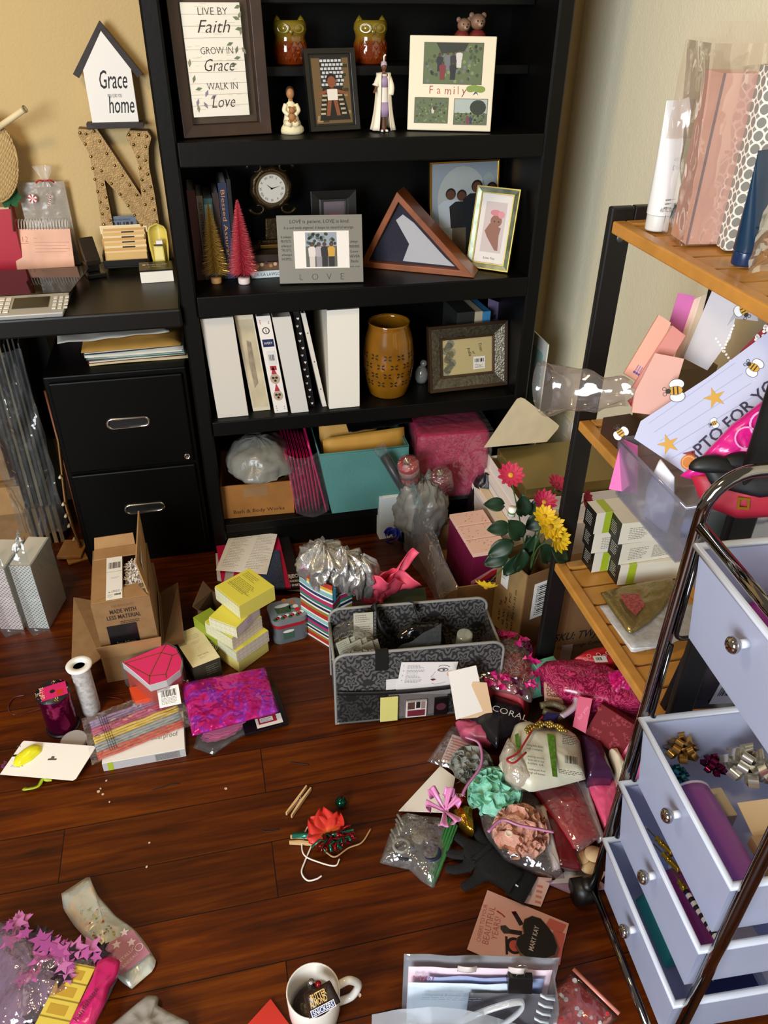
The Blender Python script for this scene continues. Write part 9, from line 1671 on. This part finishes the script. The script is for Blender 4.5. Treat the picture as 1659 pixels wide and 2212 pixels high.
#  front edge of the photo
z7=lambda x,y:(780+.3737*x,1860+.3737*y)
z8=lambda x,y:(.4823*x,1840+.4823*y)
zf=lambda x,y:(150+.4823*x,1600+.4823*y)
t=thing('mirror_card','pink card reading Cheers to your beautiful years with a black heart mirror','card');P=[atz(*z7(*p),.004)for p in((612,510),(1110,730),(1200,365),(725,165))];T,w,h=quad_T(P[0],P[1],P[3]);F=MB(T);F.box((0,0,-.001),(w,h,0),mat('#e9b3a6',.5));lc=lambda x,y:on(T,*z7(x,y))
for pts in(((1090,330),(1190,370),(1160,420),(1060,380)),((1110,400),(1180,420),(1150,600),(1080,620)),((1090,640),(1120,560),(1150,560),(1110,700))):F.poly([(*lc(*p),.0004)for p in pts],mat('#d26a5c',.5))
ang=math.degrees(atan2(lc(720,230)[1]-lc(670,470)[1],lc(720,230)[0]-lc(670,470)[0]));TX=mat('#b5606a',.5)
for s_,x,y,sz,L_ in(('CHEERS TO YOUR',688,470,.011,.075),('BEAUTIFUL',735,485,.018,.075),('YEARS!',785,460,.017,.045)):a=lc(x,y);F.text(s_,a[0],a[1],sz,TX,.0006,0,-.012,'l',L_,ang)
a,b=lc(785,290),lc(830,325);F.tube([(*a,.001),(a[0]*.5+b[0]*.5+.003,a[1]*.5+b[1]*.5,.001),(*b,.001)],.0012,mat('#b3202a',.5),5)
for pts,c in((((870,295),(895,292),(940,365),(915,375)),'#1c1614'),(((868,293),(893,290),(905,312),(880,315)),'#b5263a'),(((860,395),(930,405),(930,432),(858,420)),'#1c1614'),(((805,375),(835,372),(860,395),(858,420),(825,420),(806,395)),'#3a3230'),(((832,435),(846,437),(850,540),(836,542)),'#1c1614')):F.poly([(*lc(*p),.0007)for p in pts],mat(c,.5))
c=lc(885,490);F.disc(c,.0155,INK,26,.0008);F.disc((c[0]+.001,c[1]),.0105,mat('#cf5a50',.5),24,.001);F.build('card',t)
hp=[(1035,345),(1075,390),(1110,440),(1135,510),(1120,560),(1060,582),(1000,585),(950,575),(915,545),(890,495),(900,455),(940,432),(930,390),(940,350),(985,330)];H_=[lc(*p)for p in hp];F=MB(T);F.prism(z3(H_,.001),(0,0,.008),mat('#8d7a6c',.3,metal=.6));c=(sum(p[0]for p in H_)/15,sum(p[1]for p in H_)/15);F.prism([(c[0]+(p[0]-c[0])*.965,c[1]+(p[1]-c[1])*.965,.0091)for p in H_],(0,0,.0008),mat('#1f1b1a',.35));a=lc(985,535);b=lc(1020,395);F.text('MARY KAY',a[0]+.002,a[1],.013,mat('#d9cfc4',.4),.0102,0,.003,'l',sqrt((b[0]-a[0])**2+(b[1]-a[1])**2),math.degrees(atan2(b[1]-a[1],b[0]-a[0])));F.build('heart_mirror',t,label='black heart-shaped mirror lettered in silver')
t=thing('bead_bag','small clear zip bag of red and clear gems at the bottom of the photo','zip bag');P=[atz(*z7(*p),.012)for p in((1085,940),(1110,740),(1225,630),(1490,890),(1420,960),(1250,1080))];cx,cy=sum(p.x for p in P)/6,sum(p.y for p in P)/6;F=MB();F.bag([(p.x*.94+cx*.06,p.y*.94+cy*.06)for p in P],.014,mat('#c41616',.25,noise_=.4,nscale=140,coat=.5),rings=5,amp=.004,n=40,z0=.0015);F.build('red_gems',t);rr=random.Random(5)
for k in range(26):
 q=P[k%6].lerp(V((cx,cy,0)),.25+.7*rr.random());F=MB(Matrix.Translation((q.x,q.y,.012+.003*rr.random())));r=.0032+.002*rr.random();F.lathe([(0,-r*.7),(r,.0),(r*.7,r*.5),(0,r*.5)],mat(('#d9d4d2','#c92a2a')[k%3==0],.05,coat=1),8,smooth=False);F.build('gem',t)
F=MB();F.bag([(p.x,p.y)for p in P],.019,PC,rings=7,amp=.004,n=48,crease=.6,z0=.001);F.build('bag',t);F=MB();F.tube([P[2]+V((0,0,.004)),P[3]+V((0,0,.004))],.004,mat('#d98a7c',.25),6,flat=.4);F.build('zip_seal',t)
t=thing('clear_tote','clear plastic tote of papers closed with a black binder clip, bottom of photo','tote bag');CT_=film('#dfe6ee',.66,.9,.1,bump=.35,bscale=14);a,b=atz(*z7(235,860),0),atz(*z7(1085,880),0);zt=aty(*z7(230,530),a.y).z
a=V((a.x,a.y,.001));x_=V((b.x-a.x,b.y-a.y,0));wd=x_.length;T=frame(a,x_);hh=.085
def sh(y,h,m,nm,x0=0,x1=1,lean=.1,amp=.004,k=0):F=MB(T);F.sheet(lambda u,v:(wd*(x0+(x1-x0)*u),y+lean*h*v+amp*noise.noise(V((u*5,v*4,k))),h*v),18,8,m);return F.build(nm,t,solid=.0008)
zt=min(.16,aty(*z7(230,530),a.y).z);sh(0,zt,CT_,'back_wall')
for k,(h,c,x0,x1)in enumerate(((.93,'#e3cbd8',.03,.95),(.84,'#8f9cc4',.15,.9),(.80,'#c9d6e2',.03,.72),(.72,'#57555c',.42,.97))):
 o=sh(-.006-.007*k,zt*h,mat(c,.5),'x',x0,x1,.05,.003,k);o.name='paper_sheet';o.parent=None;tag(o,('lilac paper lettered MAI, rearmost in the clear tote','blue folder edge in the clear tote','pale blue printed sheet in the clear tote','dark grey sheet behind the binder clip in the clear tote')[k],'paper','papers in the clear tote')
 if k in(0,2):F=MB(T@frame((wd*(.06 if k==0 else .12),-.0098-.007*k,zt*(h-.17)),(1,0,0),(0,.05,1)));F.text('MAI' if k==0 else 'eBeyond Events',0,.006,.022 if k==0 else .010,mat('#a8466e' if k==0 else '#8d9ab0',.5),.0006,0,-.02 if k==0 else 0);F.lines(0,0,wd*.4,2,.006,.0015,mat('#9aa6b8',.5),.0006);F.build('lettering',o)
for fx in(.34,.66):F=MB(T);F.sheet(lambda u,v:(wd*(fx+.12*u),-.004-.03*sin(pi*u)*.4,zt*.93+.02*sin(pi*u)+.018*v),12,3,mat('#dcd0cc',.4));F.build('ribbon_handle',t,solid=.001)
F=MB(T);F.sheet(lambda u,v:(wd*(.94+.04*sin(3*v)),-.05+.055*u,zt*v*1.02),8,8,CT_);F.build('side_wall',t)
F=MB(T);
for k in range(5):F.tube([(wd*.86,-.032,zt*(.85-.17*k)),(wd*.9,-.033,zt*(.80-.17*k)),(wd*.955,-.034,zt*(.79-.17*k))],.003,mat('#cfd6dc',.4),5,flat=.3)
F.build('side_print',t)
c=thing('binder_clip','black binder clip with wire handles on the clear tote','binder clip');bx,by=on(frame(a-V((0,.012,0)),x_,(0,0,1)),*z7(925,680));F=MB(T);F.prism([(bx-.02,-.030,by-.012),(bx-.02,-.018,by+.014),(bx-.02,-.008,by+.014),(bx-.02,.0,by-.012)],(.04,0,0),mat('#111011',.3));F.build('clip_body',c,bevel=.001);F=MB(T);F.tube(curve([(bx-.007,-.015,by+.014),(bx-.005,-.014,by+.03),(bx-.008,-.012,by+.04),(bx,-.012,by+.045),(bx+.008,-.012,by+.04),(bx+.005,-.014,by+.03),(bx+.007,-.015,by+.014)],5),.0011,CHR,6);F.build('wire_handle',c)
F=MB(T);fr=film('#e3ebf3',.5,1.0,.1,bump=.6,bscale=12);F.sheet(lambda u,v:(wd*(-.2+1.0*u),-.035-.05*v-.02*sin(pi*u),(.012+zt*.75*sin(pi*min(1,.12+u*.85)))*(1-v)**.7+.01*noise.noise(V((u*6,v*5,8)))),30,14,fr);tag(F.build('plastic_bag'),'billowing clear plastic in front of the document tote','bag')
F=MB(T);F.tube(curve([(wd*.34,-.05,zt*.45),(wd*.56,-.045,zt*.72),(wd*.74,-.04,zt*.80),(wd*.72,-.045,zt*.6),(wd*.5,-.06,zt*.25)],8),.006,film('#eef2f6',.3,.9,.1),6,flat=.4);F.build('loop_handle',t)
t=thing('mug','white mug full of candy bars at the bottom edge of the photo','mug');zr=.095;c=atz(676,2138,zr);T=yaw_frame((c.x,c.y,.0006),0);r=.5*(atz(733,2138,zr)-atz(617,2138,zr)).length;MW=mat('#e3ddd4',.18,coat=.4);F=MB(T);F.lathe([(r*.78,0),(r*.9,.004),(r*.97,.03),(r,zr-.002),(r*.975,zr),(r*.93,zr-.003),(r*.88,.012),(0,.01)],MW,40);F.build('cup',t)
hd=(atz(745,2115,zr*.75)-atz(676,2138,zr*.75));hd.z=0;hd.normalize();F=MB(T);F.tube(curve([hd*r*.95+V((0,0,zr*.85)),hd*r*1.4+V((0,0,zr*.9)),hd*r*1.75+V((0,0,zr*.62)),hd*r*1.5+V((0,0,zr*.28)),hd*r*.95+V((0,0,zr*.22))],8),.0068,MW,12);F.build('handle',t)
F=MB(T);F.bag([(r*.84*cos(a),r*.84*sin(a))for a in[2*pi*k/24 for k in range(24)]],.03,mat('#2a1712',.35,noise_=.5,nscale=60,bump=.5,bscale=60),rings=5,amp=.006,n=36,z0=.03,crease=.6);tag(F.build('candy_wrappers'),'dark crumpled wrappers filling the bottom of the mug','candy',None,'stuff')
z9=lambda x,y:(.4823*x,1840+.4823*y);q=[atz(*z9(*p),z)for p,z in(((1398,755),.104),((1520,690),.112),((1478,575),.138),((1375,640),.13))];TB,w,h=quad_T(q[0],q[1],q[3]);t=thing('candy_bar','brown wrapped candy bar with blue and gold lettering sticking out of the mug','candy bar');F=MB(TB@Matrix.Translation((0,0,-.012)));F.bag([(-.004,0),(w+.004,0),(w,h),(0,h)],.012,mat('#2b1810',.3,bump=.3,bscale=60),rings=5,amp=.0015,n=36);F.build('wrapper',t);F=MB(TB@Matrix.Translation((0,0,.0012)));F.rect(w*.04,h*.06,w*.86,h*.3,mat('#e6e2dc',.4),0);F.rect(w*.07,h*.09,w*.8,h*.24,mat('#24346f',.4),.0004);F.text('SNICKERS',w*.1,h*.12,.013,mat('#efe9e0',.4),.0008,.1,.012,'l',w*.74,0,.85);F.text('ALMOND',w*.1,h*.44,.014,mat('#d9b26a',.4),.0006,0,.015,'l',w*.62);F.text('BUTTER',w*.2,h*.7,.013,mat('#d9b26a',.4),.0006,0,.015,'l',w*.55);F.build('lettering',t)
q=atz(*z9(1395,590),.11);MB_=MB(frame(q,(1,0,0),None,(0,-.3,1)));MB_.lathe([(.004,-.03),(.006,-.02),(.0065,.0),(.003,.012),(.005,.02)],mat('#a9a6a2',.15,metal=.9,bump=.8,bscale=200),12);tag(MB_.build('foil_candy'),'silver foil candy standing at the back of the mug','candy');q=atz(*z9(1425,600),.11);MB_=MB(frame(q,(1,0,0),None,(.2,-.3,1)));MB_.lathe([(.004,-.03),(.006,-.02),(.0065,.0),(.003,.012),(.005,.02)],mat('#a01c24',.2,metal=.6),12);tag(MB_.build('foil_candy'),'red foil candy beside the silver one in the mug','candy')
tilted(S_(z8,(1085,800),(1420,900),(1300,780),(1212,660)),(.003,)*4,'paper_sheet','bright red paper corner left of the candy mug','paper',mat('#c32a1c',.55))
blob('poly_mailer','grey poly mailer with scribbles at the bottom edge','mailer',S_(z8,(470,800),(520,760),(660,645),(712,650),(705,690),(780,735),(850,770),(830,900),(560,930)),.012,.02,mat('#97938c',.35,bump=.4,bscale=30),amp=.006,crease=.8,seed=4,zb=.001)
def sil(nt,b):
 tc=N(nt,'TexCoord');n=N(nt,'TexNoise',Scale=16.0,Detail=3.0,Distortion=1.2);nt.links.new(tc.outputs['Object'],n.inputs['Vector']);rp=N(nt,'ValToRGB');e=rp.color_ramp.elements;e[0].position=.3;e[0].color=srgb('#cdbfa8');e[1].position=.75;e[1].color=srgb('#efe9dc');k=e.new(.52);k.color=srgb('#c9d2cc');k=e.new(.6);k.color=srgb('#dcc9b0');nt.links.new(n.outputs[0],rp.inputs[0]);nt.links.new(rp.outputs[0],b.inputs['Base Color']);b.inputs['Roughness'].default_value=.3;b.inputs['Metallic'].default_value=.35;bp=N(nt,'Bump',Strength=.5,Distance=.01);nt.links.new(n.outputs[0],bp.inputs['Height']);nt.links.new(bp.outputs[0],b.inputs['Normal'])
blob('foil_pouch','silver holographic pouch with a mauve star band, lower left','pouch',S_(z8,(275,190),(400,108),(440,200),(520,290),(605,350),(660,420),(700,490),(690,530),(590,615),(540,580),(430,440),(330,330),(285,260)),.006,.014,pattern('silver_hologram',sil),amp=.003,crease=.4,seed=3,zb=.001);o=TOPS[-1]
P=[atz(*z8(*p),.022)for p in((430,440),(540,555),(672,455),(595,350))];T,w,h=quad_T(P[0],P[1],P[3]);F=MB(T);F.prism(z3([(0,0),(w,0),((T.inverted()@P[2]).x,(T.inverted()@P[2]).y),((T.inverted()@P[3]).x,h)],0),(0,0,.0006),mat('#b5788e',.45));LC=mat('#e6cfd6',.5)
for(x,y)in((.3,.45),(.55,.75),(.2,.8)):F.poly([(w*x+(.009 if j%2==0 else .004)*cos(pi*j/5),h*y+(.009 if j%2==0 else .004)*sin(pi*j/5),.001)for j in range(10)],LC)
F.text('METALLIC',w*.75,h*.12,.009,LC,.001,0,0,'l',None,90);F.text('BANDEAU',w*.92,h*.1,.008,LC,.001,0,0,'l',None,90);F.ring((w*.8,h*.8),.006,.0075,LC,16,.001);F.build('paper_band',o,label='mauve paper band with stars')
F=MB();rr=random.Random(1)
for k in range(46):p=atz(*z8(385+110*rr.random()+.45*(k*5-110)*.8,250+k*3.4),.021);s=.004;F.poly([p+V((s*rr.uniform(-1,1),s*rr.uniform(-1,1),.001*j))for j in range(3)],mat(('#d9b23a','#c9603a','#7fa06a','#e6dcb0')[k%4],.2,metal=.5))
F.build('glitter_letters',o)
t=thing('mailer_bundle','clear star-printed bag over pink bubble packs, lower left corner','bag');P=[atz(*z8(*p),.03)for p in((-60,300),(30,290),(75,285),(180,370),(310,440),(420,470),(520,440),(545,490),(500,560),(440,690),(360,800),(-60,900))];F=MB();F.bag([(p.x,p.y)for p in P],.05,mat('#8d7f92',.35,noise_=.4,nscale=30,bump=.7,bscale=50),rings=7,amp=.006,n=60,crease=.7,z0=.001);F.build('bubble_wrap',t);F=MB();F.bag([(p.x,p.y)for p in P],.066,film('#eddbe8',.9,1.0,.1,bump=.7,bscale=35),rings=9,amp=.007,n=70,crease=.9,z0=.003,seed=4);F.build('bag',t)
F=MB();rr=random.Random(9);cx,cy=sum(p.x for p in P)/12,sum(p.y for p in P)/12
for k in range(60):
 f_=.2+.77*rr.random();tt_=1-f_;p=P[k%12].lerp(P[(k+1)%12],rr.random()).lerp(V((cx,cy,0)),f_);s=.012+.012*rr.random();a0=rr.random()*6;zt=V((p.x,p.y,.0035+.066*(1-tt_**2.2)**.5));F.poly([zt+V((s*(1 if j%2==0 else .45)*cos(a0+pi*j/5),s*(1 if j%2==0 else .45)*sin(a0+pi*j/5),0))for j in range(10)],mat(('#a04a8c','#c070a8','#241a26','#b55a9a')[k%4],.3))
F.build('star_print',t)
q=[atz(*z8(*p),.055)for p in((150,800),(290,830),(395,510),(270,490))];T,w,h=quad_T(q[0],q[1],q[3]);t=MB(T);t.box((0,0,0),(w,h,.006),mat('#d6be4c',.4));[t.rect(0,h*(.18+.26*k),w,h*.02,mat('#8d7a2a',.5),.0064)for k in range(4)];[t.rect(w*.15,h*(.24+.26*k),w*.6,h*.14,mat('#b9932e',.5),.0064)for k in range(3)];tag(t.build('sample_strip',None,bevel=.001),'yellow strip of sample sachets under the star-printed bag','sample strip')
blob('poly_mailer','hot pink poly bag edge lettered handshape, lower left','mailer',S_(z8,(300,800),(420,560),(440,490),(490,468),(540,490),(530,545),(490,600),(470,680),(400,820)),.06,.014,mat('#c21f66',.25,bump=.4,bscale=40),amp=.004,crease=.5,seed=2,zb=.045);o=TOPS[-1];a,b=atz(*z8(345,760),.076),atz(*z8(415,655),.076);F=MB(frame(a,b-a));F.text('handshape',0,0,.014,mat('#4a0f2c',.5),.0,.1,.004,'l',(b-a).length*1.4);F.build('lettering',o)
def peg(p,q,label,z=.006):
 a,b=atz(*p,z),atz(*q,z);t=thing('clothespin',label,'clothespin','wooden clothespins on the floor');d=b-a;L_=d.length;T=frame(a,d);WP_=mat('#d3ac78',.6)
 for s in(-1,1):MB(T).prism([(0,s*.0052,-.005),(L_*.45,s*.0022,-.005),(L_,s*.0042,-.005),(L_,s*.0072,-.005),(L_*.5,s*.0078,-.005),(0,s*.0082,-.005)],(0,0,.010),WP_).build('half',t)
 F=MB(T@Matrix.Translation((L_*.56,0,0)));F.tube([(.003*cos(a_),.0025*sin(a_),-.006+.012*k/24)for k,a_ in enumerate([i*.9 for i in range(25)])],.0007,CHR,5);F.build('spring',t)
peg(zf(983,335),zf(1072,212),'wooden clothespin lying alone on the floor');peg(zf(988,445),zf(1090,452),'wooden clothespin under the red and yellow flower')
c=atz(*zf(1216,275),.013);t=thing('jingle_bell','shiny dark green ball on the floor beside the clothespin','ornament');F=MB(frame(c,(1,0,0)));F.ball((0,0,0),.0125,mat('#0e4a34',.12,metal=.8),22,14);F.build('ball',t);MB(frame(c,(1,0,0),None,(.3,-.2,1))).lathe([(.003,.0115),(.003,.0145),(0,.015)],mat('#0a3526',.2,metal=.8),10).build('cap',t)
t=thing('flower_favor','red and yellow fabric flower tied with white cord and foil ribbon','favor');c0=atz(*zf(1160,420),.012)
def flo(nt,b):
 tc=N(nt,'TexCoord');g=N(nt,'TexGradient');g.gradient_type='SPHERICAL';mp=N(nt,'Mapping');mp.inputs['Scale'].default_value=(26,26,26);nt.links.new(tc.outputs['Object'],mp.inputs[0]);nt.links.new(mp.outputs[0],g.inputs[0]);rp=N(nt,'ValToRGB');e=rp.color_ramp.elements;e[0].color=srgb('#c8281c');e[1].color=srgb('#e6b21e');e[1].position=.6;k=e.new(.25);k.color=srgb('#dd5a22');nt.links.new(g.outputs[0],rp.inputs[0]);nt.links.new(rp.outputs[0],b.inputs['Base Color']);b.inputs['Roughness'].default_value=.55
FLM=pattern('flower_petals',flo)
for k,(a,L_)in enumerate(((95,.055),(135,.05),(55,.048),(190,.045),(15,.035))):
 a=radians(a);d=V((cos(a),sin(a),.45));s=V((-sin(a),cos(a),0));F=MB();F.sheet(lambda u,v:c0+d*L_*u+s*(.05*(v-.5)*sin(pi*min(1,.12+u*.8)))+V((0,0,.006*sin(9*v+k)*u-.012*u*u)),12,10,FLM);F.build('petal',t,solid=.0006)
F=MB();rr=random.Random(3)
for k in range(26):
 a=rr.uniform(-2.6,.3);p=c0+V((.02*rr.random()-.01,-.008,.004));d=V((cos(a),sin(a)*.8,.1));pts=[p+d*.012*j+V((.006*sin(j*2+k),.004*cos(j*2),.006+.004*sin(j*1.7+k)))for j in range(5)];F.tube(pts,.0032,mat(('#8d1420','#a31c2a','#1f5a44','#2a7a5c','#6f0f1c')[k%5],.15,metal=.7),4,flat=.2)
F.build('foil_ribbon',t);F=MB();F.tube(curve([atz(*zf(*p),.006)for p in((1210,415),(1200,350),(1140,345),(1080,370),(1045,440),(1050,510),(1120,545),(1190,560),(1210,530))],7),.0016,mat('#e6ddd2',.6),6);F.tube(curve([atz(*zf(*p),.004)for p in((1085,470),(1055,540),(1040,590),(1065,625),(1105,620),(1130,605))],7),.0018,mat('#e6ddd2',.6),6);F.tube(curve([atz(*zf(*p),.005)for p in((1150,500),(1190,520),(1250,480),(1310,455),(1350,395))],7),.0018,mat('#b58a5c',.6),6);F.build('cord',t)
F=MB();F.tube([c0+V((-.02,.002,.004)),c0+V((-.075,.012,.004))],.007,mat('#2f8a72',.2,metal=.6),4,flat=.15);F.build('teal_ribbon',t)
rr=random.Random(14)
for k,(x,y)in enumerate(((358,458),(346,566),(140,215),(180,275),(150,240),(165,180),(700,215),(1300,1140),(130,228))):
 c=atz(*zf(x,y),.0008);F=MB(frame(c,(1,k,0)));s=.0022+.0016*rr.random();F.prism([(s*rr.uniform(.6,1.2)*cos(a),s*rr.uniform(.6,1.2)*sin(a),0)for a in[i*1.05 for i in range(6)]],(0,0,.0012),mat('#cdb49a',.7));tag(F.build('crumb'),'pale paper crumb on the bare wood floor','crumb','paper crumbs on the floor')
for k,pts in enumerate((((370,222),(420,208),(450,196),(492,192)),((990,96),(1030,102),(1072,108)),((860,402),(900,406),(938,396)))):F=MB();F.tube(curve([atz(*zf(*p),.0009)for p in pts],6),.0016,mat('#160c07',.7),5,flat=.3);tag(F.build('bark_sliver'),('dark wood sliver on the floor below the white lime-striped box','dark wood sliver on the floor above the clothespins','dark wood sliver on the floor left of the flower')[k],'sliver')
seat_origins()
